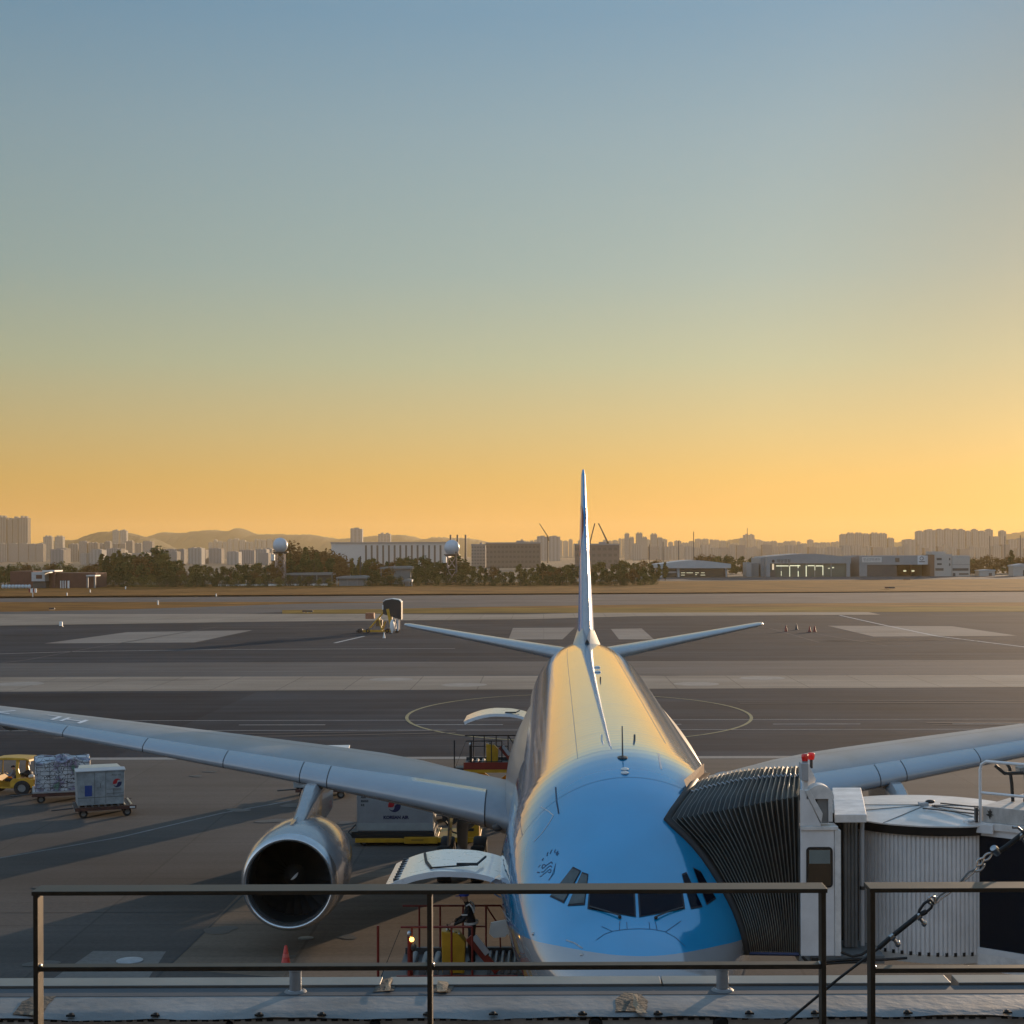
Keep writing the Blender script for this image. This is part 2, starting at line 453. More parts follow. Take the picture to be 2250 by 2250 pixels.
# tyre tracks, sealed cracks and oil stains
rub = pbr('rubber_smear', (.026, .026, .028), .8, var=.35, scale=.7)
rs = random.Random(21)
stain = pbr('oil_stain', (.048, .045, .042), .6, var=.3, scale=2)
for k in range(16):
    y0 = rs.uniform(100, 275); x0 = rs.uniform(-60, 50); L = rs.uniform(14, 46); c = rs.uniform(-.12, .12)
    for dx in (0, rs.choice([1.6, 9.0])):
        stripe('tyre_track', [(x0 + L * t / 8, y0 + dx + c * L * (t / 8) ** 2) for t in range(9)], rs.uniform(.18, .42), .0185, rub)
for k in range(9):
    y0 = rs.uniform(98, 290)
    stripe('sealed_crack', [(-160 + 32 * t, y0 + rs.uniform(-.5, .5)) for t in range(11)], .10, .0175, G['joint'])
for k in range(26):
    x0, y0, r0 = rs.uniform(-26, 2), rs.uniform(40, 92), rs.uniform(.12, .55)
    p1_, p2_ = rs.uniform(0, 6), rs.uniform(0, 6)
    ring = [(t * .2244, r0 * (1 + .22 * math.sin(2 * t * .2244 + p1_) + .12 * math.sin(3 * t * .2244 + p2_))) for t in range(28)]
    sheet('oil_stain', [(x0 + 1.3 * r_ * math.cos(a_), y0 + r_ * math.sin(a_)) for a_, r_ in ring], .0205, stain)
for (u, v, ru, mt) in ((860, 1493, 48, 'slab2'), (1020, 1505, 50, 'slab2'), (1675, 1490, 50, 'slab2'), (1530, 1503, 50, 'slab2'), (40, 1503, 55, 'slab2')):
    c = gp(u, v); rr = ru / F * c.y
    sheet('round_marking', [(c.x + rr * math.cos(t * math.pi / 18), c.y + rr * math.sin(t * math.pi / 18)) for t in range(36)], .014, G['wline'] if 0 else pbr('worn_pale_marking', (.21, .19, .165), .8, var=.3, scale=.6))
for k, (u, v, w) in enumerate(((285, 2112, 29), (672, 2063, 17))):
    c = gp(u, v); rr = w / F * c.y
    mb = MB().lathe([(0, rr), (.02, rr), (.025, rr * .93), (.025, 0.001)], (c.x, c.y, .012), n=40)
    tag(mb.build('manhole_cover', pbr('manhole_metal', (.30, .32, .34) if k == 0 else (.12, .12, .12), .5, .3, var=.25, scale=4), smooth=40),
        ('pale round metal cover in the concrete near the left end of the guard rail', 'small dark round cover in the concrete below the jet engine')[k], 'manhole cover')
# hills
def hill(pts, D, depth, mat):
    top = pchip([p[0] for p in pts], [p[1] for p in pts])
    us, ue = pts[0][0], pts[-1][0]
    rnd = random.Random(int(D))
    def fn(i, j):
        u = us + (ue - us) * i
        h = max(0.5, at(u, top(u), D).z)
        s = j * 2 - 1
        prof = max(0, 1 - s * s) ** .9
        x = (u - U0) / F * D
        return Vector((x, D + s * depth, h * prof + (rnd.uniform(-1, 1) * 3.5 + 2 * math.sin(x * .013)) * (prof > .05)))
    return tag(MB().grid(fn, 260, 14).build('hill', mat, smooth=60), kind='structure')
hm = pbr('wooded_hillside', (.045, .05, .028), 1.0, var=.35, scale=.02)
hill([(60, 1212), (115, 1190), (150, 1187), (185, 1186), (205, 1176), (235, 1170), (250, 1170), (285, 1174), (310, 1181), (335, 1186), (360, 1200), (390, 1212)], 5200, 350, hm)
hill([(300, 1212), (325, 1186), (352, 1173), (372, 1169), (400, 1172), (430, 1169), (465, 1166), (500, 1169), (528, 1162), (548, 1169), (572, 1174), (602, 1173),
      (640, 1175), (680, 1176), (720, 1182), (745, 1186), (800, 1180), (850, 1176), (885, 1175), (915, 1181), (935, 1186), (955, 1181), (985, 1183), (1030, 1184), (1070, 1191), (1130, 1200), (1200, 1214)], 6400, 500, hm)
hill([(1480, 1214), (1560, 1196), (1600, 1188), (1640, 1182), (1668, 1186), (1720, 1194), (1780, 1198), (1880, 1200), (1970, 1192), (2015, 1184), (2060, 1186), (2130, 1186),
      (2180, 1182), (2215, 1174), (2255, 1168), (2330, 1172), (2450, 1190), (2600, 1212)], 6000, 500, hm)

# ================================================================== far city, trees, hangars
def facade_mat(name, wall, win, nx, nz, fx=.55, fz=.5, rough=.8):
    """wall with window bands; pattern follows the object's own generated box coordinates"""
    m = bpy.data.materials.new(name); m.use_nodes = True
    n, l = m.node_tree.nodes, m.node_tree.links
    p = n['Principled BSDF']; p.inputs['Roughness'].default_value = rough
    tc = n.new('ShaderNodeTexCoord'); sp = n.new('ShaderNodeSeparateXYZ'); l.new(tc.outputs['Generated'], sp.inputs[0])
    def pulse(sock, cnt, frac):
        a = n.new('ShaderNodeMath'); a.operation = 'MULTIPLY'; l.new(sock, a.inputs[0]); a.inputs[1].default_value = cnt
        b = n.new('ShaderNodeMath'); b.operation = 'FRACT'; l.new(a.outputs[0], b.inputs[0])
        c = n.new('ShaderNodeMath'); c.operation = 'LESS_THAN'; l.new(b.outputs[0], c.inputs[0]); c.inputs[1].default_value = frac
        return c.outputs[0]
    f = pulse(sp.outputs['X'], nx, fx)
    if nz:
        g = pulse(sp.outputs['Z'], nz, fz); k = n.new('ShaderNodeMath'); k.operation = 'MULTIPLY'; l.new(f, k.inputs[0]); l.new(g, k.inputs[1]); f = k.outputs[0]
    mx = n.new('ShaderNodeMix'); mx.data_type = 'RGBA'
    l.new(f, mx.inputs['Factor']); mx.inputs[6].default_value = (*wall, 1); mx.inputs[7].default_value = (*win, 1)
    l.new(mx.outputs[2], p.inputs['Base Color'])
    return m
APT = [facade_mat('apartment_wall', (.26, .255, .245), (.12, .12, .12), 4, 18, .45, .5),
       facade_mat('apartment_wall', (.22, .215, .21), (.045, .045, .05), 6, 0, .35),
       facade_mat('apartment_wall', (.28, .27, .26), (.13, .13, .13), 3, 22, .5, .45),
       facade_mat('apartment_wall', (.24, .24, .245), (.05, .05, .055), 9, 0, .3)]
roofm = pbr('rooftop_concrete', (.25, .24, .23), .9, var=.1)
def apt_proto(k):
    b = MB(); b.box(-.5, 0, 0, .5, 1, 1)
    o = b.build('apartment_block', APT[k])
    r = MB()
    r.box(-.30, .2, 1, -.08, .8, 1.05) if k in (0, 1) else r.box(-.2, .2, 1, .22, .8, 1.04)
    r.build('rooftop_block', roofm, o)
    r = MB(); r.box(.12, .2, 1, .34, .8, 1.042) if k in (0, 1) else r.box(-.46, .05, 1, -.24, .5, 1.022)
    r.build('rooftop_block', roofm, o)
    return o
PROTO = {}
def block(u0, u1, vtop, D, k, label=None, group='distant apartment towers', depth=16, name='apartment_block', cat='apartment block'):
    if k in PROTO: o = copy_tree(PROTO[k])
    else: o = PROTO[k] = apt_proto(k)
    uc = (u0 + u1) / 2
    zt = at(uc, vtop, D).z
    o.location = ((uc - U0) / F * D, D, 0)
    o.scale = ((u1 - u0) / F * D, depth, zt)
    return tag(o, label or 'pale apartment tower in the hazy skyline beyond the airfield', cat, group)
rnd = random.Random(5)
LB = 'tall curved-front apartment tower at the far left of the skyline'
g = 'cluster of tall towers at the far left'
for (a, b, v) in ((-8, 14, 1134), (16, 27, 1139), (28, 39, 1136), (40, 61, 1135)):
    block(a, b, v + 3, 3300, 1, 'tall grey apartment tower in the cluster rising highest at the left edge', g, 20)
g = 'slab row at the left'
for (a, b) in ((-20, 16), (18, 40), (41, 62), (63, 78), (79, 95)):
    block(a, b, 1194 + rnd.uniform(-2, 2), 2900, 3, 'grey slab apartment block in the long row below the left towers', g)
block(95, 113, 1179, 3500, 0, 'lone pale tower right of the left apartment cluster, nearer its slab row')
block(120, 138, 1179, 3500, 0, 'lone pale tower, second one right of the left apartment cluster')
block(247, 261, 1166, 3600, 2, 'left one of two twin towers standing in front of the leftmost hill', depth=14)
block(264, 278, 1166, 3600, 2, 'right one of two twin towers standing in front of the leftmost hill', depth=14)
g = 'slab row before the hill'
u = 150
while u < 330:
    w = rnd.uniform(13, 24); block(u, u + w - 2, 1196 - rnd.uniform(0, 7), 2800 + rnd.uniform(0, 200), rnd.choice([1, 3, 1]), 'grey apartment slab in the row behind the tall trees at left', g); u += w
g = 'faint towers below the long ridge'
u = 458
while u < 600:
    w = rnd.uniform(8, 15); block(u, u + w - 1.5, rnd.uniform(1184, 1193), 4300, rnd.choice([0, 2]), 'faint hazy apartment tower at the foot of the long ridge', g); u += w
for k in range(26):
    a = rnd.uniform(95, 600); w = rnd.uniform(12, 34)
    block(a, a + w, rnd.uniform(1203, 1216), rnd.uniform(1700, 2300), rnd.choice([0, 2, 3]), 'low hazy town building between trees and apartment slabs at left', 'low town buildings at left', 20, 'town_building', 'building')
block(770, 796, 1162, 3000, 2, 'lone twin-topped tower block above the long white hall')
block(831, 858, 1173, 3400, 0, 'short broad tower block right of the lone twin-topped tower')
block(1180, 1204, 1179, 2500, 2, 'left one of two square towers behind the big brown block')
block(1206, 1231, 1179, 2500, 2, 'right one of two square towers behind the big brown block')
for (a, b, v) in ((1373, 1383, 1173), (1384, 1393, 1181), (1398, 1412, 1172), (1412, 1422, 1181), (1430, 1444, 1174), (1445, 1456, 1182)):
    block(a, b, v, 3000, 0, 'mid height tower standing just right of the aircraft fin', 'towers right of the fin', 14)
g = 'hazy skyline towers'
lab = 'small hazy tower in the ragged golden skyline behind the hangars'
u = 1130
while u < 1380:
    w = rnd.uniform(6, 14); block(u, u + w - 1, rnd.uniform(1184, 1196), 4300, rnd.choice([0, 2]), 'small hazy tower in the low skyline around the fin', 'hazy towers around the fin'); u += w
u = 1380
while u < 1850:
    w = rnd.uniform(7, 17); block(u, u + w - rnd.choice([.5, .5, 3]), rnd.uniform(1183, 1195) if u < 1700 else rnd.uniform(1186, 1195), rnd.uniform(3900, 4400), rnd.choice([0, 2]), lab, g); u += w
u = 1390
while u < 2260:
    w = rnd.uniform(10, 26); block(u, u + w - rnd.choice([0, 2]), rnd.uniform(1196, 1207), rnd.uniform(2600, 3300), rnd.choice([0, 2, 3]), 'low hazy building in the front row of the golden skyline', 'low buildings in the golden skyline'); u += w
block(1634, 1658, 1175, 4200, 0, 'squat tower with a mast on the low hill behind the middle hangar')
g = 'tall blocks above the right hangars'
for (a, b, v) in ((1847, 1860, 1175), (1861, 1878, 1172), (1879, 1896, 1172), (1897, 1911, 1174), (1914, 1931, 1172), (1932, 1949, 1173), (1951, 1965, 1183)):
    block(a, b, v, 3300, 0, 'golden hazy apartment block in the group above the third hangar', g)
g = 'tall blocks at the right edge'
for (a, b, v) in ((1985, 2012, 1186), (2014, 2032, 1168), (2033, 2056, 1165), (2058, 2075, 1164), (2076, 2092, 1163), (2093, 2106, 1164), (2107, 2121, 1164), (2123, 2135, 1168),
                  (2137, 2149, 1164), (2150, 2168, 1168), (2168, 2182, 1164), (2183, 2196, 1180), (2198, 2211, 1167), (2215, 2235, 1186), (2236, 2262, 1183)):
    block(a, b, v, 3200, 2, 'golden hazy apartment block in the high row at the right edge', g)
# large buildings in the middle distance
def wbox(u0, u1, vt, D, depth): return ((u0 - U0) / F * D, D, 0, (u1 - U0) / F * D, D + depth, at((u0 + u1) / 2, vt, D).z)
D = 1500
t = thing('industrial_hall', 'long white hall with a row of dark vertical slots behind the trees', 'hall', ((860 - U0) / F * D, D, 0))
MB().box(*wbox(728, 985, 1193, D, 60)).build('wall', pbr('hall_cladding', (.40, .40, .39), .7, var=.06, scale=.05), t, world=True)
for k in range(14):
    a = 802 + k * 12.6
    x0, y0, z0, x1, y1, z1 = wbox(a, a + 4.2, 1198, D - .3, .3)
    MB().box(x0, y0, 3, x1, y1, z1).build('slot_window', M['dgrey'], t, world=True)
x0, y0, z0, x1, y1, z1 = wbox(726, 987, 1191, D - 1, 62)
MB().box(x0, y0, z1 - 1.2, x1, y1, z1).build('roof', roofm, t, world=True)
for k, (u, v) in enumerate(((990, 1175), (1005, 1175), (1023, 1175))):
    p = at(u, v, 1600)
    tag(MB().lathe([(0, 1.3), (p.z, .95), (p.z, .7), (p.z - 2, .7)], (p.x, 1600, 0), n=14).build('chimney', M['dgrey'], smooth=40),
        ('leftmost', 'middle', 'rightmost')[k] + ' of three slim chimneys beside the second radar dome', 'chimney', 'three slim chimneys')
def bigblock(name, label, u0, u1, vt, D, wall, win, nx, nz):
    t = thing(name, label, 'building', ((u0 + u1) / 2 * D / F - U0 / F * D, D, 0))
    MB().box(*wbox(u0, u1, vt, D, 40)).build('wall', facade_mat('block_wall', wall, win, nx, nz, .6, .45), t, world=True)
    x0, y0, z0, x1, y1, z1 = wbox(u0, u1, vt - 1.5, D, 40)
    MB().box(x0 - .4, y0 - .5, z1 - 1.2, x1 + .4, y1, z1).build('roof_edge', roofm, t, world=True)
    MB().box(x0 + (x1 - x0) * .55, y0 + 10, z1, x0 + (x1 - x0) * .7, y0 + 25, z1 + 1.5).build('plant_room', roofm, t, world=True)
bigblock('office_block', 'big dark brown block in the haze left of the fin', 1068, 1188, 1193, 1350, (.14, .11, .09), (.09, .075, .065), 14, 5)
bigblock('office_block', 'paler banded building adjoining the big brown block on its left', 1036, 1067, 1197, 1400, (.26, .23, .20), (.15, .13, .12), 5, 7)
bigblock('office_block', 'brown unfinished building directly behind the aircraft fin', 1265, 1361, 1196, 1250, (.16, .12, .10), (.11, .09, .075), 8, 4)
def crane(label, p0, p1, D, mast=None):
    a, b = at(*p0, D), at(*p1, D)
    t = thing('tower_crane', label, 'crane', (a.x, D, 0))
    MB().beam((a.x, D, 0), a, 1.6).build('mast', M['dgrey'], t, world=True)
    j = MB(); j.beam(a, b, .9); j.beam(a + Vector((0, 0, -2)), b, .4)
    j.build('jib', M['dgrey'], t, world=True)
    j = MB(); j.beam(a, a + (a - b) * .18 + Vector((0, 0, -4)), 1.6); j.build('counterweight', M['dgrey'], t, world=True)
crane('slim crane with a jib leaning left above the two square towers', (1203, 1177), (1185, 1150), 2000)
crane('crane whose jib leans left to right close beside the fin', (1296, 1192), (1307, 1150), 1300)
crane('crane whose jib leans down to the right, right of the fin', (1335, 1190), (1315, 1150), 1300)
for k, (u, vt, vb, D) in enumerate(((1427, 1196, 1240, 1100), (1457, 1190, 1240, 1100), (1491, 1188, 1240, 1100), (1524, 1168, 1240, 1100), (1642, 1160, 1200, 3800), (2175, 1178, 1240, 1100), (2208, 1178, 1240, 1100), (2242, 1176, 1240, 1100), (792, 1222, 1270, 640), (1002, 1212, 1250, 650))):
    p = at(u, vt, D)
    lab = 'thin dark pole standing among the hazy skyline right of the fin' if u > 1100 and u < 1600 else 'thin mast on the squat hilltop tower' if u == 1642 else 'thin dark pole in front of the blocks at the right edge' if u > 2000 else ('pale pole in front of the trees below the long white hall' if u == 792 else 'short thin pole below the second radar dome')
    o = MB().tube([(p.x, D, 0), p], .28 if D < 2000 else .8, 6).build('mast_pole', M['dgrey'])
    tag(o, lab, 'pole', None if u in (1642, 792, 1002) else ('poles right of the fin' if u < 1600 else 'poles at the right edge'))
# ---------------------------------------------------------------- hangars
glassd = pbr('dark_glazing', (.030, .036, .032), .15, var=.1, scale=.2)
hwall = pbr('hangar_cladding', (.21, .23, .24), .6, var=.08, scale=.3)
hwall2 = pbr('pale_hangar_cladding', (.32, .345, .36), .6, var=.08, scale=.3)
lampm = pbr('hall_lamp', (.8, .8, .6), .5, var=0, emit=(1, .95, .6), estr=.55)
def hx(u, D): return (u - U0) / F * D
def hz(u, v, D): return at(u, v, D).z
D = 800
t = thing('hangar', 'low pale hangar with an overhanging arched roof, leftmost of the hangars', 'hangar', (hx(1525, D), D, 0))
def arch(u0, u1, v0, vm, v1, D, depth, vb, name, mat, t, n=14):
    f = pchip([u0, (u0 + u1) / 2, u1], [v0, vm, v1])
    us = [u0 + (u1 - u0) * i / n for i in range(n + 1)]
    top = [(hx(u, D), D, hz(u, f(u), D)) for u in us]
    bot = [(hx(u, D), D, max(0, hz(u, vb, D))) for u in (u1, u0)]
    return MB().prism(top + bot, (0, depth, 0)).build(name, mat, t, world=True)
arch(1444, 1606, 1240, 1231, 1239, D - 4, 40, 1248.5, 'roof', hwall2, t)
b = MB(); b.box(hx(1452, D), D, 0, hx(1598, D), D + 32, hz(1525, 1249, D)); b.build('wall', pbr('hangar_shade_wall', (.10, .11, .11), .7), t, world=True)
for (a, c) in ((1447, 1455), (1487, 1493), (1593, 1597)):
    MB().prism([(hx(a - (2 if a < 1450 else 0), D - 2), D - 2, hz(a, 1248.5, D - 2)), (hx(c, D - 2), D - 2, hz(a, 1248.5, D - 2)), (hx(c, D - 2), D - 2, 0), (hx(a + 2, D - 2), D - 2, 0)], (0, 2, 0)).build('column', hwall2, t, world=True)
MB().box(hx(1494, D), D - .6, 0.2, hx(1592, D), D - .1, hz(1525, 1250, D)).build('hangar_door', glassd, t, world=True)
MB().box(hx(1456, D), D - .6, hz(1470, 1259, D), hx(1486, D), D - .1, hz(1470, 1255.5, D)).build('sill_band', hwall2, t, world=True)
MB().box(hx(1456, D), D - .5, 0.2, hx(1486, D), D - .05, hz(1470, 1250, D)).build('window', glassd, t, world=True)
for a, w, v in ((1496, 9, 1259), (1508, 14, 1259), (1527, 8, 1259), (1540, 8, 1259), (1496, 8, 1264), (1527, 4, 1263), (1539, 10, 1264)):
    MB().box(hx(a, D), D - .75, hz(a, v, D), hx(a + w, D), D - .62, hz(a, v - .9, D)).build('lamp', lampm, t, world=True)
D = 800
t = thing('hangar', 'large grey arched hangar with lit glass doors, middle of the hangars', 'hangar', (hx(1777, D), D, 0))
arch(1684, 1870, 1223, 1216.5, 1224, D, 45, 1238, 'roof', hwall, t)
MB().box(hx(1684, D), D, 0, hx(1692, D), D + 44, hz(1690, 1238, D)).build('wall', hwall, t, world=True)
MB().box(hx(1860, D), D, 0, hx(1868, D), D + 44, hz(1860, 1238, D)).build('wall', hwall, t, world=True)
MB().box(hx(1692, D), D + 1.2, 0, hx(1860, D), D + 1.6, hz(1777, 1238, D)).build('hangar_door', pbr('greenish_door_glass', (.085, .10, .075), .25, var=.15, scale=.1), t, world=True)
MB().box(hx(1692, D), D + .9, 0, hx(1704, D), D + 1.18, hz(1700, 1239, D)).build('side_door', M['dgrey'], t, world=True)
for u in (1717, 1735, 1754, 1772, 1791, 1809, 1827): MB().box(hx(u, D) - .12, D + 1.0, 0, hx(u, D) + .12, D + 1.18, hz(u, 1238.5, D)).build('mullion', hwall, t, world=True)
MB().box(hx(1697, D), D + .7, hz(1700, 1252, D), hx(1701, D), D + .88, hz(1700, 1239, D)).build('lamp', pbr('warm_panel', (.6, .5, .35), .6, emit=(1, .75, .45), estr=.5), t, world=True)
for (u0, u1, v0, v1) in ((1706, 1733, 1244.5, 1242.5), (1736, 1759, 1244, 1242), (1775, 1790, 1244, 1242), (1793, 1809, 1244.5, 1242.5), (1735, 1736.4, 1267, 1244), (1753.5, 1755, 1248, 1243), (1753.5, 1755.2, 1267, 1255), (1771, 1772.8, 1267, 1243), (1790.5, 1791.6, 1253, 1244), (1807.8, 1809.4, 1264, 1244), (1716.5, 1717.6, 1265, 1255), (1820, 1824, 1249.5, 1248), (1829, 1833, 1248.5, 1246)):
    MB().box(hx(u0, D), D + .75, max(.1, hz(u0, v0, D)), hx(u1, D), D + .95, hz(u0, v1, D)).build('lamp', lampm, t, world=True)
arch(1672, 1686, 1226, 1225, 1224, D + 6, 38, 1268, 'side_wing', hwall, t)
MB().box(hx(1655, D), D + 8, 0, hx(1672, D), D + 30, hz(1660, 1238, D)).build('annex', M['mgrey'], t, world=True)
MB().box(hx(1643, D), D + 5, 0, hx(1654, D), D + 20, hz(1650, 1236, D)).build('annex', hwall, t, world=True)
def wall_text(txt, u, v, D, px, mat, t, stretch=1):
    p = at(u, v, D); return put_text(txt, px / F * D, lambda x, y: Vector((p.x + x, p.y, p.z + y)), 'lettering', mat, t, world=True, stretch=stretch)
wall_text('해양경찰', 1722, 1233, D - .08, 8.5, M['ink'], t)
e = at(1699, 1233, D - .1)
MB().lathe([(0, 0.001), (0, .75), (.05, .75), (.05, 0.001)], e, (0, -1, 0), 18).build('emblem', M['ink'], t, world=True)
D = 805
t = thing('hangar', 'long flat-roofed grey hangar with white signs and one open bay, rightmost hangar', 'hangar', (hx(1965, D), D, 0))
MB().box(hx(1888, D), D, hz(1960, 1241, D), hx(2042, D), D + 40, hz(1960, 1220.5, D)).build('upper_wall', hwall, t, world=True)
MB().prism([(hx(1869, D), D + 8, 0), (hx(1888, D), D, 0), (hx(1888, D), D, hz(1888, 1220.5, D)), (hx(1869, D), D + 8, hz(1869, 1227, D))], (0, 30, 0)).build('side_wing', pbr('brown_cladding', (.17, .15, .14), .7), t, world=True)
MB().box(hx(1888, D), D, 0, hx(1905, D), D + 40, hz(1890, 1241, D)).build('wall', hwall, t, world=True)
MB().box(hx(2040, D), D, 0, hx(2043, D), D + 40, hz(2040, 1241, D)).build('wall', hwall2, t, world=True)
MB().box(hx(1905, D), D + 39, 0, hx(2040, D), D + 39.5, hz(1960, 1241, D)).build('back_wall', pbr('brown_interior', (.10, .065, .03), .8), t, world=True)
MB().box(hx(1905, D), D + .8, 0, hx(1971, D), D + 1.2, hz(1940, 1241, D)).build('hangar_door', M['dgrey'], t, world=True)
MB().box(hx(1894, D), D - .25, hz(1915, 1235.5, D), hx(1937, D), D - .05, hz(1915, 1224, D)).build('sign_board', M['offwhite'], t, world=True)
wall_text('항공정비센터', 1915.5, 1230, D - .3, 8, M['ink'], t, .86)
MB().box(hx(2016, D), D - .25, hz(2028, 1240.5, D), hx(2041, D), D - .05, hz(2028, 1220.8, D)).build('sign_board', pbr('white_sign_panel', (.55, .58, .60), .5), t, world=True)
e = at(2025, 1227, D - .3)
MB().tube([(e.x + .85 * math.cos(a), e.y, e.z + .85 * math.sin(a)) for a in [R(120 + k * 15) for k in range(25)]], .16, 6).build('emblem', M['ink'], t, world=True)
MB().box(hx(2019, D), D - .32, hz(2020, 1235, D), hx(2032, D), D - .28, hz(2020, 1233.4, D)).build('lettering', M['ink'], t, world=True)
MB().box(hx(1967, D), D - .2, hz(1970, 1235, D), hx(1976, D), D - .05, hz(1970, 1226, D)).build('vent_louvre', M['dgrey'], t, world=True)
for u in (1988, 2006): MB().sphere(at(u, 1254.5, D + 20), (.9, .4, .45), 10).build('lamp', lampm, t, world=True)
D = 800
t = thing('office_building', 'pale three storey office with a brown end wall beside the rightmost hangar', 'office', (hx(2088, D), D, 0))
ow = pbr('office_render', (.36, .34, .31), .7, var=.08)
MB().box(hx(2053, D), D, 0, hx(2091, D), D + 18, hz(2070, 1218, D)).build('wall', ow, t, world=True)
MB().box(hx(2049, D), D + 2, hz(2070, 1218, D), hx(2080, D), D + 14, hz(2070, 1211.5, D)).build('roof_room', ow, t, world=True)
MB().box(hx(2044, D), D - .3, 0, hx(2052.8, D), D + 18, hz(2048, 1219, D)).build('end_wall', pbr('brown_tile', (.16, .085, .05), .7), t, world=True)
MB().box(hx(2092, D), D, 0, hx(2131, D), D + 20, hz(2110, 1220.5, D)).build('wing', ow, t, world=True)
for (a, c, v0, v1) in ((2058, 2069, 1231, 1226), (2059, 2069, 1241.5, 1237.5), (2055, 2073, 1254, 1248.5), (2085, 2088, 1231, 1226), (2085, 2088, 1243, 1238), (2093, 2128, 1254, 1248.5), (2107, 2128, 1263, 1259.5), (2093.5, 2099, 1266, 1259)):
    MB().box(hx(a, D), D - .12, max(.1, hz(a, v0, D)), hx(c, D), D - .02, hz(a, v1, D)).build('window', M['dgrey'], t, world=True)
MB().box(hx(2093, D), D - .15, hz(2110, 1241, D), hx(2131, D), D - .03, hz(2110, 1240, D)).build('ledge', M['mgrey'], t, world=True)
for k, (a, c, vt, lab) in enumerate(((2152, 2186, 1252, 'small pale shed right of the three storey office'), (2226, 2262, 1240, 'pale hut cut by the right edge of the airfield view'))):
    t = thing('shed', lab, 'shed', (hx((a + c) / 2, D), D, 0))
    x0, x1, z = hx(a, D), hx(c, D), hz(a, vt, D)
    MB().box(x0, D, 0, x1, D + 8, z * .8).build('wall', ow, t, world=True)
    MB().prism([(x0 - .3, D - .4, z * .8), (x1 + .3, D - .4, z * .8), (x1 + .3, D - .4, z), ((x0 * .4 + x1 * .6), D - .4, z * 1.06), (x0 - .3, D - .4, z * .92)], (0, 9, 0)).build('roof', hwall2, t, world=True)
    MB().box(x0 + (x1 - x0) * .6, D - .1, .1, x0 + (x1 - x0) * .8, D - .01, z * .5).build('door', M['dgrey'], t, world=True)
# ---------------------------------------------------------------- buildings at left below the trees
D = 590
brick = pbr('red_brown_brick', (.10, .042, .032), .9, var=.2, scale=.8)
t = thing('brick_building', 'low red-brown brick building with a white boxed bay, left edge of the airfield', 'building', (hx(110, D), D, 0))
MB().box(hx(22, D), D, 0, hx(72, D), D + 15, hz(50, 1255, D)).build('wall', brick, t, world=True)
MB().box(hx(102, D), D + 3, 0, hx(205, D), D + 18, hz(150, 1259, D)).build('wing', brick, t, world=True)
MB().box(hx(72, D), D - 1.5, hz(85, 1277, D), hx(101, D), D + 10, hz(85, 1257, D)).build('bay', M['lgrey'], t, world=True)
MB().box(hx(82, D), D - 1.62, hz(85, 1271.5, D), hx(95, D), D - 1.5, hz(85, 1263, D)).build('window', brick, t, world=True)
MB().box(hx(72, D), D, 0, hx(101, D), D + 10, hz(85, 1277, D)).build('base', M['dgrey'], t, world=True)
MB().box(hx(100, D), D - 4, hz(110, 1256, D), hx(127, D), D + 6, hz(110, 1253, D)).build('roof_slab', M['offwhite'], t, world=True)
MB().box(hx(119, D), D - 2, 0, hx(124, D), D - 1.2, hz(110, 1256, D)).build('column', brick, t, world=True)
MB().box(hx(194, D), D - 3, hz(200, 1266, D), hx(214, D), D + 4, hz(200, 1263.5, D)).build('roof_slab', M['offwhite'], t, world=True)
for u in (196, 212): MB().box(hx(u, D) - .3, D - 2.5, 0, hx(u, D) + .3, D - 2, hz(200, 1266, D)).build('column', M['mgrey'], t, world=True)
for k, (u, w) in enumerate(((132, 1.6), (137, 1.6), (142, 1.6), (148, 3.6))):
    tag(MB().box(hx(u, D - 5), D - 5, 0, hx(u + w, D - 5), D - 4.4, hz(u, 1276, D - 5), 0).build('white_pillar', M['white'], bevel=.05), 'slim white pillar in front of the brick building' if k < 3 else 'widest white pillar, rightmost before the brick building', 'pillar', 'white pillars before the brick building' if k < 3 else None)
mb = MB(); rr = random.Random(2)
t = thing('wrapped_bales', 'row of pale plastic wrapped bales in front of the brick building', 'bales', (hx(35, D - 8), D - 8, 0))
for k in range(9):
    a = 3 + k * 7.2
    MB().sphere((hx(a + 3.6, D - 8), D - 8, .75), (.68, .6, .8), 10).build('bale', pbr('plastic_wrap', (.42, .47, .50), .4, var=.15, scale=2), t, smooth=60, world=True)
for k, (u0, u1, vt, vb, D, lab) in enumerate(((835, 906, 1244, 1262, 640, 'long low pavilion with a stepped pale roof among the trees'), (738, 808, 1265, 1280, 610, 'open white shelter in front of the trees left of centre'), (883, 905, 1272, 1281, 600, 'tiny white shelter in front of the trees, right of the pavilion'), (625, 732, 1258, 1268, 640, 'long grey shed right of the first radar tower'))):
    t = thing('pavilion', lab, 'pavilion', (hx((u0 + u1) / 2, D), D, 0))
    x0, x1, z = hx(u0, D), hx(u1, D), hz(u0, vt, D)
    MB().prism([(x0, D, z - 1.1), (x1, D, z - 1.1), (x1, D, z - .3), (x1 - 2, D, z), (x0 + 2, D, z - .2), (x0, D, z - .5)], (0, 8, 0)).build('roof', M['mgrey'], t, world=True)
    MB().box(x0 + 1, D + 1.5, 0, x1 - 1, D + 7, z - 1.1).build('wall', M['mgrey'] if k != 3 else M['dgrey'], t, world=True)
    for f in (.03, .35, .66, .97): MB().box(x0 + (x1 - x0) * f - .15, D + .2, 0, x0 + (x1 - x0) * f + .15, D + .5, z - 1.1).build('post', M['mgrey'], t, world=True)
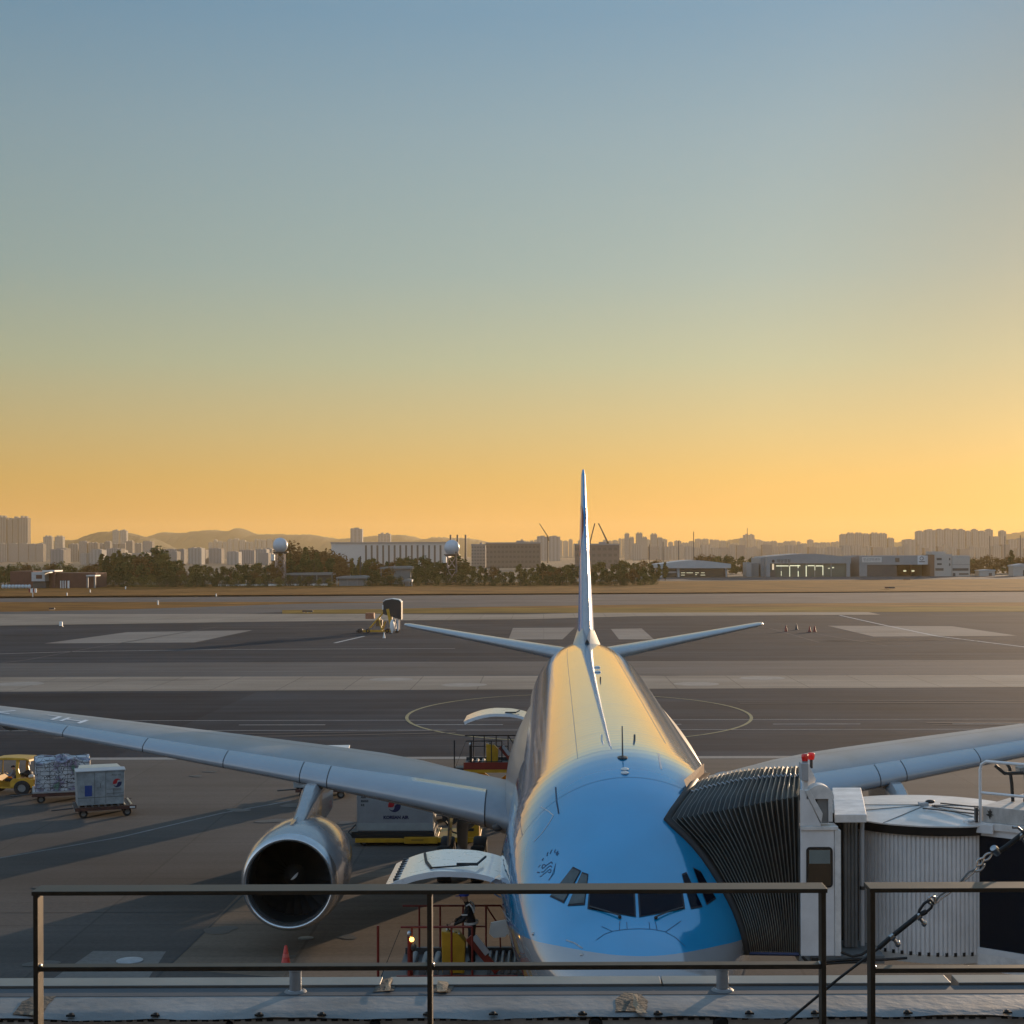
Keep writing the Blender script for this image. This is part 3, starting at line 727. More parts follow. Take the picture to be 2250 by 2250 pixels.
# ---------------------------------------------------------------- radar domes
def radar(u, v, rpx, D, label, base=True):
    c = at(u, v, D); r = rpx / F * D
    t = thing('radar_tower', label, 'radar tower', (c.x, D, 0))
    MB().sphere(c, r, 28).build('radome', pbr('radome_panels', (.40, .45, .50), .45, var=.08, scale=.6), t, smooth=60, world=True)
    MB().lathe([(-r * 1.12, r * .75), (-r * .95, r * 1.05), (-r * .86, r * 1.05), (-r * .86, r * .5)], c, n=24).build('platform', M['dgrey'], t, smooth=40, world=True)
    L = MB(); zt = c.z - r * 1.1; w = r * .62
    for sx in (-1, 1):
        for sy in (-1, 1): L.beam((c.x + sx * w, D + sy * w, 0), (c.x + sx * w * .9, D + sy * w * .9, zt), .28)
    nb = max(2, int(zt / (2 * w)))
    for k in range(nb):
        za, zb = zt * k / nb, zt * (k + 1) / nb
        for sy in (-1, 1):
            L.beam((c.x - w, D + sy * w, za), (c.x + w, D + sy * w, zb), .16); L.beam((c.x + w, D + sy * w, za), (c.x - w, D + sy * w, zb), .16); L.beam((c.x - w, D + sy * w, zb), (c.x + w, D + sy * w, zb), .16)
    L.build('lattice_leg', pbr('red_white_lattice', (.30, .24, .22), .6, var=.4, scale=.3), t, world=True)
    MB().box(c.x - w - 1.6, D - w, zt - 2.8, c.x - w - .3, D + w, zt - .4).build('equipment_cabin', M['offwhite'], t, world=True)
radar(616, 1198, 16.5, 640, 'white radar dome on a lattice tower left of centre above the trees')
radar(993, 1203, 17, 660, 'white radar dome half sunk behind trees beside three chimneys')
# ---------------------------------------------------------------- light aircraft parked beyond the runway
def small_plane(u, v, D, rz, lab):
    p = gp(u, v)
    p = Vector((hx(u, D), D, 0))
    t = thing('light_aircraft', lab, 'light aircraft', p, rz)
    wm = M['offwhite']
    MB().lathe([(-2.2, .05), (-2.1, .35), (-1.2, .55), (.6, .6), (2.5, .35), (5.2, .1)], (0, 0, 1.35), (0, 1, 0), 14).build('fuselage', wm, t, smooth=50)
    MB().prism([(-5.5, -.2, 1.98), (-5.5, 1.0, 2.0), (5.5, 1.0, 2.0), (5.5, -.2, 1.98)], (0, 0, .14)).build('wing', wm, t)
    MB().box(-1.7, 4.5, 1.35, 1.7, 5.3, 1.43).build('tailplane', wm, t)
    MB().prism([(-.05, 4.2, 1.4), (-.05, 5.3, 1.4), (-.05, 5.6, 2.7), (-.05, 5.0, 2.7)], (.1, 0, 0)).build('fin', wm, t)
    for (x, y) in ((-1.1, .7), (1.1, .7), (0, -1.6)):
        MB().cyl((x - .08, y, .22), (x + .08, y, .22), .22, n=12).build('wheel', M['tyre'], t)
        MB().tube([(x * .3, y, 1.0), (x, y, .25)], .05, 6).build('wheel_leg', M['mgrey'], t)
small_plane(1194, 1266, 745, R(0), 'small high-wing aircraft parked left of the fin beyond the runway')
small_plane(1346, 1267, 745, R(8), 'small high-wing aircraft parked right of the fin beyond the runway')
small_plane(1092, 1271, 700, R(90), 'small aircraft seen side-on at the edge of the trees left of the fin')
# ---------------------------------------------------------------- airfield markers
def marker(u, vb, hpx, wpx, mat, name, label, cat, group=None):
    p = gp(u, vb); h = hpx / F * p.y; w = wpx / F * p.y
    t = MB(); t.box(-w / 2, -w / 2, 0, w / 2, w / 2, h)
    o = t.build(name, mat, bevel=w * .12); o.location = (p.x, p.y, 0)
    tag(o, label, cat, group)
    b = MB(); b.box(-w * .7, -w * .7, 0, w * .7, w * .7, w * .25); b.build('base', M['dgrey'], o)
marker(134, 1377, 11, 6.5, M['white'], 'marker_post', 'stout white marker post on the apron at left, nearest of the posts', 'marker post')
marker(347, 1329.5, 10, 3, M['white'], 'marker_post', 'white marker post on the nearer dry grass strip at left', 'marker post')
for u, v in ((276, 1295), (147, 1309), (475, 1311), (198, 1302)):
    marker(u, v, 6.5, 2.2, M['white'], 'marker_post', 'tiny white marker post out on the far grass at left', 'marker post', 'marker posts on the far grass')
def sign(u, vb, wpx, hpx, lab):
    p = gp(u, vb); w, h = wpx / F * p.y, hpx / F * p.y
    t = thing('taxiway_sign', lab, 'airfield sign', (p.x, p.y, 0))
    MB().box(-w / 2, -.15, .25, w / 2, .15, h).build('board', M['dgrey'], t)
    for k in (-.35, 0, .35): MB().box(w * k - .05, -.05, 0, w * k + .05, .05, .25).build('leg', M['mgrey'], t)
    MB().box(-w / 2 + .08, -.17, .33, -w * .1, -.152, h - .1).build('panel', pbr('rusty_red_panel', (.12, .035, .02), .7), t)
sign(114, 1341, 12, 5.5, 'dark low airfield sign on the left dry grass strip')
sign(676, 1347, 23, 6, 'dark low airfield sign on the grass behind the boarding ramp')
sign(1955, 1294.5, 22, 5, 'long dark airfield sign on the far grass before the rightmost hangar')
sign(1992, 1275, 16, 3, 'small dark airfield sign near the far taxiway at right')
p = gp(72, 1312)
t = thing('wind_indicator', 'red and white marker frame on a pole at the left edge of the grass', 'marker', (p.x, p.y, 0))
MB().tube([(0, 0, 0), (0, 0, 2.6)], .12, 8).build('pole', M['white'], t)
for i in range(4):
    MB().box(-1.2 + .6 * i, -.1, 1.4 - .1 * (i % 2), -.66 + .6 * i, .1, 2.5).build('flag_panel', M['red'] if i % 2 == 0 else M['white'], t)
a, b = gp(472, 1288), gp(720, 1286.5)
t = tag(MB().beam((a.x, a.y, .35), (b.x, b.y, .35), .8, .7).build('low_wall', M['white']), 'long thin white barrier at the foot of the trees at left', 'barrier')
for k, (u, v) in enumerate(((1727, 1388), (1750, 1384), (1779, 1389), (1790, 1388.5))):
    p = gp(u, v)
    t = thing('traffic_cone', 'tiny dark cone on the far apron right of the tailplane', 'traffic cone', (p.x, p.y, 0), group='cones on the far apron')
    MB().lathe([(0.04, .26), (.95, .06), (.95, .01)], n=14).build('cone', M['red'] if k != 1 else M['dgrey'], t, smooth=40)
    MB().box(-.34, -.34, 0, .34, .34, .04).build('base', M['dgrey'], t)
# ---------------------------------------------------------------- trees
def leafmat(name, c, var=.5):
    m = pbr(name, c, .9, var=var, scale=.7, spec=.15); return m
LEAF = [leafmat('leaf_dark_green', (.062, .074, .021)), leafmat('leaf_olive', (.115, .105, .028)), leafmat('leaf_autumn_brown', (.14, .078, .024)), leafmat('leaf_deep', (.046, .056, .018))]
bark = pbr('bark', (.05, .038, .028), .95, var=.3)
def tree_proto(seed, h, w, lm, shape, name, label):
    r = random.Random(seed)
    t = thing(name, label, 'tree', (0, 0, 0), group='tree belt across the airfield')
    tb = MB()
    th = h * (.16 if shape != 'bush' else .05)
    tb.tube([(0, 0, 0), (r.uniform(-.1, .1), 0, th), (r.uniform(-.3, .3), r.uniform(-.3, .3), h * .75)], [h * .025, h * .019, h * .006], 7)
    cl = []
    nl = 14
    for k in range(nl):
        a = r.uniform(0, 6.28); f = r.random()
        zz = th + (h * .92 - th) * (k + .6) / nl
        env = {'round': math.sin(math.pi * min(1, max(.12, (zz - th * .6) / (h - th * .6)))) ** .7, 'cone': 1.05 - (zz - th) / (h - th), 'bush': math.cos((zz / h) * 1.4), 'poplar': .55 * math.sin(math.pi * min(1, max(.15, zz / h)))}[shape]
        rad = w / 2 * env * r.uniform(.35, .8)
        c = Vector((rad * math.cos(a), rad * math.sin(a), zz + r.uniform(-.05, .05) * h))
        cl.append((c, w * r.uniform(.17, .29) * (.6 + .4 * env)))
        tb.tube([(0, 0, max(th * .8, zz - h * .18)), c * .6 + Vector((0, 0, .4 * zz * .98)), c], [h * .010, h * .006, h * .002], 5)
    tb.build('trunk', bark, t)
    cb = MB()
    for c, rad in cl:
        for q in range(95):
            d = Vector((r.gauss(0, 1), r.gauss(0, 1), r.gauss(0, .8))); d.normalize()
            p = c + d * rad * (r.random() ** .45)
            if p.z < .2: p.z = .2
            s = r.uniform(.30, .66) * h / 12
            n = Vector((r.gauss(0, 1), r.gauss(0, 1), r.gauss(.4, 1))).normalized()
            a = n.cross(Vector((0, 0, 1)) if abs(n.z) < .9 else Vector((1, 0, 0))).normalized(); b = n.cross(a)
            cb.add([p - a * s, p - b * s * .6, p + a * s, p + b * s * .6], [(0, 1, 2, 3)])
    cb.build('crown', lm, t, merge=False, fixn=False)
    return t
GR = 'tree belt across the airfield'
protos = [tree_proto(1, 12, 10, LEAF[0], 'round', 'broadleaf_tree', 'x'), tree_proto(2, 13, 9, LEAF[1], 'round', 'broadleaf_tree', 'x'), tree_proto(3, 11, 10, LEAF[2], 'round', 'autumn_tree', 'x'),
          tree_proto(4, 12, 6.5, LEAF[3], 'cone', 'conifer_tree', 'x'), tree_proto(5, 5, 8, LEAF[3], 'bush', 'shrub', 'x'), tree_proto(6, 14, 6, LEAF[1], 'poplar', 'poplar_tree', 'x'), tree_proto(7, 5, 7, LEAF[1], 'bush', 'shrub', 'x')]
tlab = ['dark green rounded tree in the belt across the airfield', 'olive green rounded tree in the belt across the airfield', 'brown autumn tree in the belt across the airfield', 'dark pointed conifer in the belt across the airfield',
        'dark low shrub at the foot of the tree belt', 'slender upright tree in the belt across the airfield', 'olive low shrub at the foot of the tree belt']
tgrp = ['dark green trees in the belt', 'olive trees in the belt', 'autumn trees in the belt', 'conifers in the belt', 'dark shrubs along the belt', 'slender trees in the belt', 'olive shrubs along the belt']
ph = [12, 13, 11, 12, 5, 14, 5]
used = set()
def tree(u, vtop, D, k, label=None):
    o = protos[k] if k not in used else copy_tree(protos[k])
    used.add(k)
    h = max(1.5, at(u, vtop, D).z); s = h / ph[k]
    r2 = rnd.uniform(.85, 1.25)
    o.location = (hx(u, D), D, 0); o.rotation_euler = (0, 0, rnd.uniform(0, 6.28)); o.scale = (s * r2, s * r2, s)
    o['label'] = label or tlab[k]; o['category'] = 'shrub' if k in (4, 6) else 'tree'
    if label:
        if 'group' in o: del o['group']
    else: o['group'] = tgrp[k]
prof = pchip([-40, 20, 60, 150, 205, 230, 262, 300, 340, 372, 400, 460, 560, 600, 636, 660, 700, 740, 770, 830, 880, 960, 1000, 1050, 1100, 1160, 1220, 1290, 1340, 1400, 1450, 1480],
             [1236, 1240, 1252, 1250, 1232, 1215, 1212, 1222, 1212, 1224, 1236, 1241, 1240, 1232, 1206, 1203, 1205, 1208, 1224, 1230, 1226, 1224, 1226, 1240, 1246, 1238, 1236, 1240, 1234, 1234, 1236, 1242])
u = -30
while u < 1470:
    if not (20 < u < 205):
        tree(u, prof(u) + rnd.uniform(-3, 15), rnd.uniform(650, 720), rnd.choice([0, 0, 1, 1, 2, 3, 5] if not 600 < u < 800 else [2, 2, 0, 5, 2]))
    u += rnd.uniform(10, 18)
u = -30
while u < 1450:
    if not (10 < u < 212):
        tree(u, min(1268, prof(u) + rnd.uniform(14, 26)), rnd.uniform(625, 650), rnd.choice([0, 1, 2, 0, 3]))
    u += rnd.uniform(20, 34)
u = 206
while u < 1450:
    if not (725 < u < 815): tree(u, rnd.uniform(1262, 1272), rnd.uniform(600, 622), rnd.choice([4, 6, 4]))
    u += rnd.uniform(15, 25)
u = 20
while u < 205: tree(u, rnd.uniform(1238, 1250), rnd.uniform(640, 700), rnd.choice([1, 2, 6])); u += rnd.uniform(14, 24)
tree(340, 1201, 690, 0, 'tallest spreading dark tree in the belt at left')
tree(262, 1209, 680, 5, 'tall slender tree left of the tallest spreading tree')
tree(636, 1194, 700, 2, 'tall brown autumn tree just right of the first radar dome')
tree(1000, 1219, 672, 0, 'broad dark tree hiding the foot of the second radar dome')
for (u0, u1, vt, D) in ((1395, 1470, 1230, 880), (1540, 1650, 1217, 900), (1606, 1650, 1236, 870), (2125, 2270, 1222, 900), (2128, 2270, 1240, 850), (1395, 1450, 1246, 830)):
    u = u0
    while u < u1: tree(u, vt + rnd.uniform(-2, 8), D + rnd.uniform(0, 40), rnd.choice([1, 2, 2, 0])); u += rnd.uniform(12, 22)
tree(2223, 1206, 890, 3, 'tall pointed conifer near the right edge behind the hut')

# ================================================================== the airliner
X0, D0, PSI = 1.75, 28.1, -0.008
plane = thing('airliner', 'wide-body twin-engine airliner, light blue above and grey below, nose towards the terminal', 'airliner', (X0, D0, 0), PSI)
PM = Matrix.Translation((X0, D0, 0)) @ Matrix.Rotation(PSI, 4, 'Z')
PMI = PM.inverted()
ZC, FR = 4.95, 2.82
_s = [0, .04, .1, .3, .6, 1.05, 1.6, 1.9, 2.3, 2.8, 3.4, 4, 5, 6, 7, 8, 9, 40, 45, 50, 54, 58, 61, 62.8]
f_top = pchip(_s, [-.95, -.75, -.62, -.40, -.20, .0, .19, .31, .66, 1.08, 1.54, 1.90, 2.33, 2.60, 2.75, 2.81, 2.82, 2.82, 2.82, 2.78, 2.66, 2.40, 2.10, 1.85])
f_bot = pchip(_s, [-.95, -1.13, -1.22, -1.45, -1.68, -1.93, -2.14, -2.22, -2.33, -2.44, -2.54, -2.62, -2.71, -2.77, -2.81, -2.82, -2.82, -2.82, -2.55, -1.80, -1.05, -.15, .70, 1.25])
f_w = pchip(_s, [0, .27, .42, .76, 1.07, 1.40, 1.70, 1.83, 1.99, 2.15, 2.31, 2.44, 2.60, 2.71, 2.78, 2.82, 2.82, 2.82, 2.78, 2.58, 2.22, 1.60, .85, .30])
f_zm = pchip(_s, [-.95, -.94, -.92, -.88, -.83, -.76, -.66, -.60, -.52, -.43, -.34, -.26, -.15, -.07, -.02, 0, 0, 0, .10, .40, .75, 1.10, 1.40, 1.55])
def fus(s, th, off=0.0):
    w, t, b, zm = f_w(s), f_top(s), f_bot(s), f_zm(s)
    c = math.cos(th)
    z = zm + (t - zm) * c if c > 0 else zm + (zm - b) * c
    return Vector((math.sin(th) * w, s, ZC + z))
ss = [0.0, .01, .03, .06, .1, .15, .22, .3, .4, .5, .62, .76, .9, 1.05, 1.2, 1.4, 1.6, 1.75, 1.9, 2.1, 2.3, 2.55, 2.8, 3.1, 3.4, 3.7, 4, 4.5, 5, 5.5, 6, 6.5, 7, 7.5, 8, 9] + [9 + k * 1.0 for k in range(1, 36)] + [44.5 + k * .7 for k in range(0, 27)]
ss = [s for s in ss if s <= 62.8] + [62.8]
NT = 72
def paint_fuselage():
    m = bpy.data.materials.new('fuselage_paint'); m.use_nodes = True
    n, l = m.node_tree.nodes, m.node_tree.links
    p = n['Principled BSDF']
    tc = n.new('ShaderNodeTexCoord'); sp = n.new('ShaderNodeSeparateXYZ'); l.new(tc.outputs['Object'], sp.inputs[0])
    # paint line: height above ground falls from the nose to s = 8 m, then level
    mr = n.new('ShaderNodeMapRange'); mr.interpolation_type = 'SMOOTHSTEP'
    for k, x in zip(('From Min', 'From Max', 'To Min', 'To Max'), (.3, 8, 4.88, 4.32)): mr.inputs[k].default_value = x
    l.new(sp.outputs['Y'], mr.inputs['Value'])
    df = n.new('ShaderNodeMath'); df.operation = 'SUBTRACT'; l.new(sp.outputs['Z'], df.inputs[0]); l.new(mr.outputs[0], df.inputs[1])
    up = n.new('ShaderNodeMath'); up.operation = 'GREATER_THAN'; l.new(df.outputs[0], up.inputs[0]); up.inputs[1].default_value = 0
    nz = n.new('ShaderNodeTexNoise'); nz.inputs['Scale'].default_value = .9; nz.inputs['Detail'].default_value = 7; l.new(tc.outputs['Object'], nz.inputs['Vector'])
    g = n.new('ShaderNodeMapRange'); g.inputs['From Min'].default_value = .3; g.inputs['From Max'].default_value = .7; g.inputs['To Min'].default_value = .93; g.inputs['To Max'].default_value = 1.07; l.new(nz.outputs['Fac'], g.inputs['Value'])
    mx = n.new('ShaderNodeMix'); mx.data_type = 'RGBA'; l.new(up.outputs[0], mx.inputs['Factor'])
    mx.inputs[6].default_value = (.30, .30, .305, 1); mx.inputs[7].default_value = (.0, .27, .54, 1)
    v = n.new('ShaderNodeVectorMath'); v.operation = 'SCALE'; l.new(mx.outputs[2], v.inputs[0]); l.new(g.outputs[0], v.inputs['Scale'])
    l.new(v.outputs[0], p.inputs['Base Color'])
    p.inputs['Roughness'].default_value = .16
    p.inputs['Metallic'].default_value = .15
    p.inputs['Coat Weight'].default_value = 1; p.inputs['Coat Roughness'].default_value = .015; p.inputs['Coat IOR'].default_value = 1.95
    # frames and skin panels: very slight waviness
    wv = n.new('ShaderNodeTexWave'); wv.wave_type = 'BANDS'; wv.bands_direction = 'Y'; wv.inputs['Scale'].default_value = .6; wv.inputs['Distortion'].default_value = .6; wv.inputs['Detail'].default_value = 1
    l.new(tc.outputs['Object'], wv.inputs['Vector'])
    n2 = n.new('ShaderNodeTexNoise'); n2.inputs['Scale'].default_value = 1.0; n2.inputs['Detail'].default_value = 2
    mp2 = n.new('ShaderNodeMapping'); mp2.inputs['Scale'].default_value = (.55, 1.0, .9); mp2.inputs['Rotation'].default_value = (.5, 0, 0); l.new(tc.outputs['Object'], mp2.inputs['Vector']); l.new(mp2.outputs[0], n2.inputs['Vector'])
    ad = n.new('ShaderNodeMath'); ad.operation = 'MULTIPLY_ADD'; l.new(n2.outputs['Fac'], ad.inputs[0]); ad.inputs[1].default_value = 1.4; l.new(wv.outputs['Fac'], ad.inputs[2])
    bp = n.new('ShaderNodeBump'); bp.inputs['Strength'].default_value = .09; bp.inputs['Distance'].default_value = .012
    l.new(ad.outputs[0], bp.inputs['Height']); l.new(bp.outputs[0], p.inputs['Normal']); l.new(bp.outputs[0], p.inputs['Coat Normal'])
    return m
FP = paint_fuselage()
mb = MB()
vs = [fus(s, 2 * math.pi * k / NT) for s in ss for k in range(NT)]
fs = []
for i in range(len(ss) - 1):
    for k in range(NT):
        fs.append((i * NT + k, (i + 1) * NT + k, (i + 1) * NT + (k + 1) % NT, i * NT + (k + 1) % NT))
fs.append(tuple((len(ss) - 1) * NT + k for k in range(NT)))
mb.add(vs, fs)
fuselage = mb.build('fuselage', FP, plane, smooth=60)
BV = BVHTree.FromPolygons([tuple(v) for v in vs], fs)
ORG = PMI @ Vector((0, 0, H))
PRM = PMI.to_3x3()
def hit(u, v, off=0.0):
    d = (PRM @ ray(u, v)).normalized()
    p, nrm, i, dist = BV.ray_cast(ORG, d)
    if p is None:
        p, nrm, i, dd = BV.find_nearest(ORG + d * ((PRM @ ray(u, v)).length * 0 + 36))
    if nrm.dot(d) > 0: nrm = -nrm
    return p + nrm * off, nrm
def surf_stroke(uvs, w, off, name, mat, sub=4, closed=False):
    """a thin painted line or seam lying on the fuselage skin"""
    pts = []
    for i in range(len(uvs) - 1):
        for k in range(sub):
            f = k / sub
            pts.append((uvs[i][0] * (1 - f) + uvs[i+1][0] * f, uvs[i][1] * (1 - f) + uvs[i+1][1] * f))
    pts.append(uvs[-1])
    P = [hit(*q, off) for q in pts]
    vs, fs = [], []
    for i, (p, nrm) in enumerate(P):
        d = P[min(i+1, len(P)-1)][0] - P[max(i-1, 0)][0]
        if d.length < 1e-6: d = Vector((1, 0, 0))
        sd = d.normalized().cross(nrm).normalized() * w / 2
        vs += [p - sd, p + sd]
        if i: fs.append((2*i-2, 2*i-1, 2*i+1, 2*i))
    return MB().add(vs, fs).build(name, mat, fuselage, merge=False)
def surf_patch(quad, off, name, mat, parent, n=8):
    a, b, c, d = [Vector((q[0], q[1])) for q in quad]
    vs = []
    for i in range(n + 1):
        for j in range(n + 1):
            s, t = i / n, j / n
            q = (a * (1 - s) + b * s) * (1 - t) + (d * (1 - s) + c * s) * t
            vs.append(hit(q.x, q.y, off)[0])
    fs = [(i*(n+1)+j, (i+1)*(n+1)+j, (i+1)*(n+1)+j+1, i*(n+1)+j+1) for i in range(n) for j in range(n)]
    return MB().add(vs, fs).build(name, mat, parent, smooth=60)
glass_c = pbr('cockpit_glass', (.003, .005, .012), .03, var=0, spec=.16)
grey_c = pbr('grey_cockpit_glass', (.075, .095, .10), .08, var=.25, scale=4, spec=.4)  # paler grey base colour for the two left panes
frame_m = pbr('window_seal', (.008, .012, .022), .5, var=.1)
trim_m = pbr('window_trim', (.05, .32, .60), .35, var=.05, coat=.5)
def grow(q, k):
    c = sum((Vector(p) for p in q), Vector((0, 0))) / len(q)
    return [tuple(Vector(p) + (Vector(p) - c).normalized() * k) for p in q]
WIN = [[(1299, 1947), (1391, 1949), (1394, 2013), (1295, 1996)], [(1404, 1949), (1494, 1947), (1501, 1996), (1408, 2013)],
       [(1279, 1921), (1291, 1925), (1284, 1985), (1250, 1988)], [(1258, 1909), (1274, 1917), (1240, 1981), (1212, 1968)],
       [(1500, 1925), (1509, 1921), (1541, 1990), (1518, 1994)], [(1524, 1910), (1540, 1919), (1570, 1972), (1552, 1985)]]
for i, q in enumerate(WIN):
    w = surf_patch(grow(q, 4.5), .012, 'cockpit_window', frame_m, fuselage)
    surf_patch(q, .022, 'pane', glass_c if i not in (2, 3) else grey_c, w)
for q in ([(1362, 2015), (1330, 2004), (1297, 1995)], [(1440, 2018), (1470, 2005), (1500, 1996)]):
    P = [hit(u, v, .05)[0] for u, v in q]
    MB().tube(P, .014, 6).build('wiper', M['dgrey'], fuselage, smooth=60)
for (u, v) in ((1362, 2016), (1441, 2018)): MB().sphere(hit(u, v, .02)[0], .035, 10).build('wiper_pivot', M['black'], fuselage, smooth=60)
seam = pbr('panel_seam', (.004, .035, .09), .5, var=.1)
pale = pbr('pale_line', (.42, .46, .50), .4, var=.1)
surf_stroke([(1310, 2066), (1328, 2053), (1348, 2046), (1378, 2042), (1405, 2041), (1432, 2042), (1460, 2047), (1484, 2060), (1506, 2080)], .012, .006, 'radome_seam', seam)
for q in ([(1322, 2036), (1346, 2047)], [(1462, 2048), (1496, 2024)], [(1362, 2024), (1361, 2044)], [(1377, 2026), (1378, 2041)], [(1426, 2026), (1428, 2042)], [(1440, 2026), (1444, 2044)]):
    surf_stroke(q, .010, .006, 'panel_seam', seam, 2)
surf_stroke([(1221, 1730), (1223, 1760), (1228, 1788)], .035, .006, 'skin_seam', seam)
surf_stroke([(1188, 1773), (1206, 1783), (1216, 1792), (1205, 1812), (1190, 1832), (1173, 1850)], .026, .006, 'door_outline', pale)
surf_stroke([(1447, 1656), (1450, 1674), (1453, 1690)], .04, .006, 'skin_seam', pale)
surf_stroke([(1104, 1960), (1105, 2000), (1113, 2014), (1122, 2023), (1124, 1996)], .020, .006, 'door_outline', pale)
surf_stroke([(1220, 1902), (1218, 1918), (1206, 1935)], .012, .006, 'skin_seam', seam)
# alliance emblem beside the cockpit: ribbon swirls and a ring of letters
ink = pbr('emblem_navy', (.008, .035, .11), .4, var=.05)
def zz(pts): return [(1180 + x * .0776, 1840 + y * .0776) for x, y in pts]
for q in ([(430, 750), (420, 705), (395, 700), (330, 750), (260, 800), (180, 870), (150, 880), (140, 830), (165, 780), (195, 768), (230, 785), (250, 810)],
          [(420, 845), (385, 808), (365, 808), (310, 850), (230, 930), (175, 985), (120, 980)],
          [(320, 985), (350, 1000), (385, 990), (400, 950), (385, 915), (360, 908), (320, 935), (250, 995), (170, 1055), (115, 1105), (80, 1108)]):
    surf_stroke(zz(q), .022, .006, 'alliance_emblem', ink, 3)
for q in ([(75, 1000), (5, 990)], [(95, 780), (40, 850)], [(190, 590), (145, 640), (180, 640)], [(320, 425), (290, 460), (295, 500), (275, 535)], [(430, 350), (395, 400), (375, 470)], [(525, 345), (500, 400), (515, 440)],
          [(600, 385), (555, 440), (545, 490)], [(610, 450), (560, 520)], [(585, 440), (612, 462)]):
    surf_stroke(zz(q), .026, .006, 'emblem_lettering', ink, 2)
surf_stroke(zz([(535, 740), (490, 890), (440, 1030), (380, 1140), (325, 1215)]), .012, .006, 'emblem_ring', ink, 3)
# crown fittings
def crown(s, dx=0): return fus(s, math.asin(dx / FR) if dx else 0)
p, nrm = hit(1368, 1664)
b = MB(); b.prism([p + Vector((-.012, -.22, 0)), p + Vector((-.012, .22, 0)), p + Vector((-.008, .30, .66)), p + Vector((-.008, .22, .66))], (.022, 0, 0))
b.sphere(p, (.12, .24, .025), 14)
b.build('blade_antenna', M['dgrey'], fuselage, smooth=40)
for (u, v) in ((1373, 1690), (1373, 1698)):
    p, nrm = hit(u, v); MB().sphere(p, (.09, .14, .035), 12).build('satellite_antenna', M['white'], fuselage, smooth=60)
for (u, v) in ((1312, 1467), (1313, 1477)):
    p, nrm = hit(u, v); MB().sphere(p + Vector((0, 0, .02)), (.13, .15, .05), 12).build('satellite_antenna', M['white'], fuselage, smooth=60)
for (u, v, m_) in ((1319, 1496, 'black'), (1322, 1627, 'white'), (1394, 1627, 'dgrey')):
    p, nrm = hit(u, v); MB().prism([p + Vector((-.02, -.12, -.02)), p + Vector((-.02, .12, -.02)), p + Vector((-.012, .14, .13)), p + Vector((-.012, .05, .13))], (.04, 0, 0)).build('fin_antenna', M[m_], fuselage)
# ring and lap joints of the skin panels
joint_m = pbr('skin_joint', (.002, .16, .31), .35, var=.1, coat=.6)
for s0 in (5.6, 8.0, 11.5, 15.2, 18.8, 24.5, 29.0, 34.6, 40.2, 44.8, 49.5):
    vs = []
    for k in range(41):
        th = R(-88 + 176 * k / 40)
        vs += [fus(s0 - .008, th, 0) * 1, fus(s0 + .008, th, 0) * 1]
    c0 = Vector((0, s0, ZC)); vs = [c0 + (v - c0) * 1.0016 for v in vs]
    MB().add(vs, [(2*k, 2*k+1, 2*k+3, 2*k+2) for k in range(40)]).build('skin_seam', joint_m, fuselage, smooth=60)
for th0, s0, s1 in ((-22, 8, 49), (24, 11, 49), (-58, 5.6, 44), (55, 8, 44)):
    vs = []
    for k in range(61):
        s_ = s0 + (s1 - s0) * k / 60; c0 = Vector((0, s_, ZC))
        for d in (-.18, .18): vs.append(c0 + (fus(s_, R(th0 + d)) - c0) * 1.0016)
    MB().add(vs, [(2*k, 2*k+1, 2*k+3, 2*k+2) for k in range(60)]).build('skin_seam', joint_m, fuselage, smooth=60)
# anti-collision light, pitot probes
for (u, v) in ((1172, 2052), (1278, 2098)): MB().sphere(hit(u, v)[0], .035, 8).build('probe', M['steel'], fuselage)
surf_stroke([(1244, 2066), (1262, 2072), (1280, 2084)], .03, .006, 'static_plate', M['steel'], 2)

# ---------------------------------------------------------------- wings
wing_m = pbr('wing_skin', (.225, .25, .28), .42, .25, var=.20, scale=.9, coat=.0, stretch=(1, .35, 1))
slat_m = pbr('slat_skin', (.27, .30, .335), .25, .12, var=.05, scale=.8, coat=.7)
edge_m = pbr('wing_joint', (.012, .013, .015), .6, var=.1)
W_t = [1.2, 2.82, 3.8, 9.37, 14, 20, 26, 29.4]
W_le = pchip(W_t, [19.0, 20.1, 20.8, 24.4, 27.4, 31.3, 35.2, 37.4])
W_c = pchip(W_t, [12.2, 10.9, 10.2, 7.3, 6.1, 4.7, 3.3, 2.4])
W_z = pchip(W_t, [3.75, 3.95, 4.12, 4.66, 5.02, 5.48, 5.92, 6.18])
W_th = pchip(W_t, [.150, .145, .14, .118, .112, .108, .105, .10])
def yt(x, t): return 5 * t * (.2969 * math.sqrt(max(x, 0)) - .126 * x - .3516 * x * x + .2843 * x ** 3 - .1036 * x ** 4)
W_inc = pchip([2.8, 4.6, 6.5, 9, 14, 30], [-.036, -.02, .01, .034, .04, .03])
def wing_pt(t, x, up, sgn, off=0.0):
    """x: chord fraction; up: +1 top, -1 bottom"""
    c, th = W_c(t), W_th(t)
    inc = W_inc(t) * c * x
    y = yt(x, th) * c
    z = W_z(t) + inc + (y if up > 0 else -y * .82)
    return Vector((sgn * t, W_le(t) + x * c - (off if x < .02 else 0), z + up * off))
XS = [0, .004, .012, .03, .06, .10, .16, .25, .38, .52, .68, .84, 1.0]
def loop(t, sgn): return [wing_pt(t, x, 1, sgn) for x in XS[::-1]] + [wing_pt(t, x, -1, sgn) for x in XS[1:]]
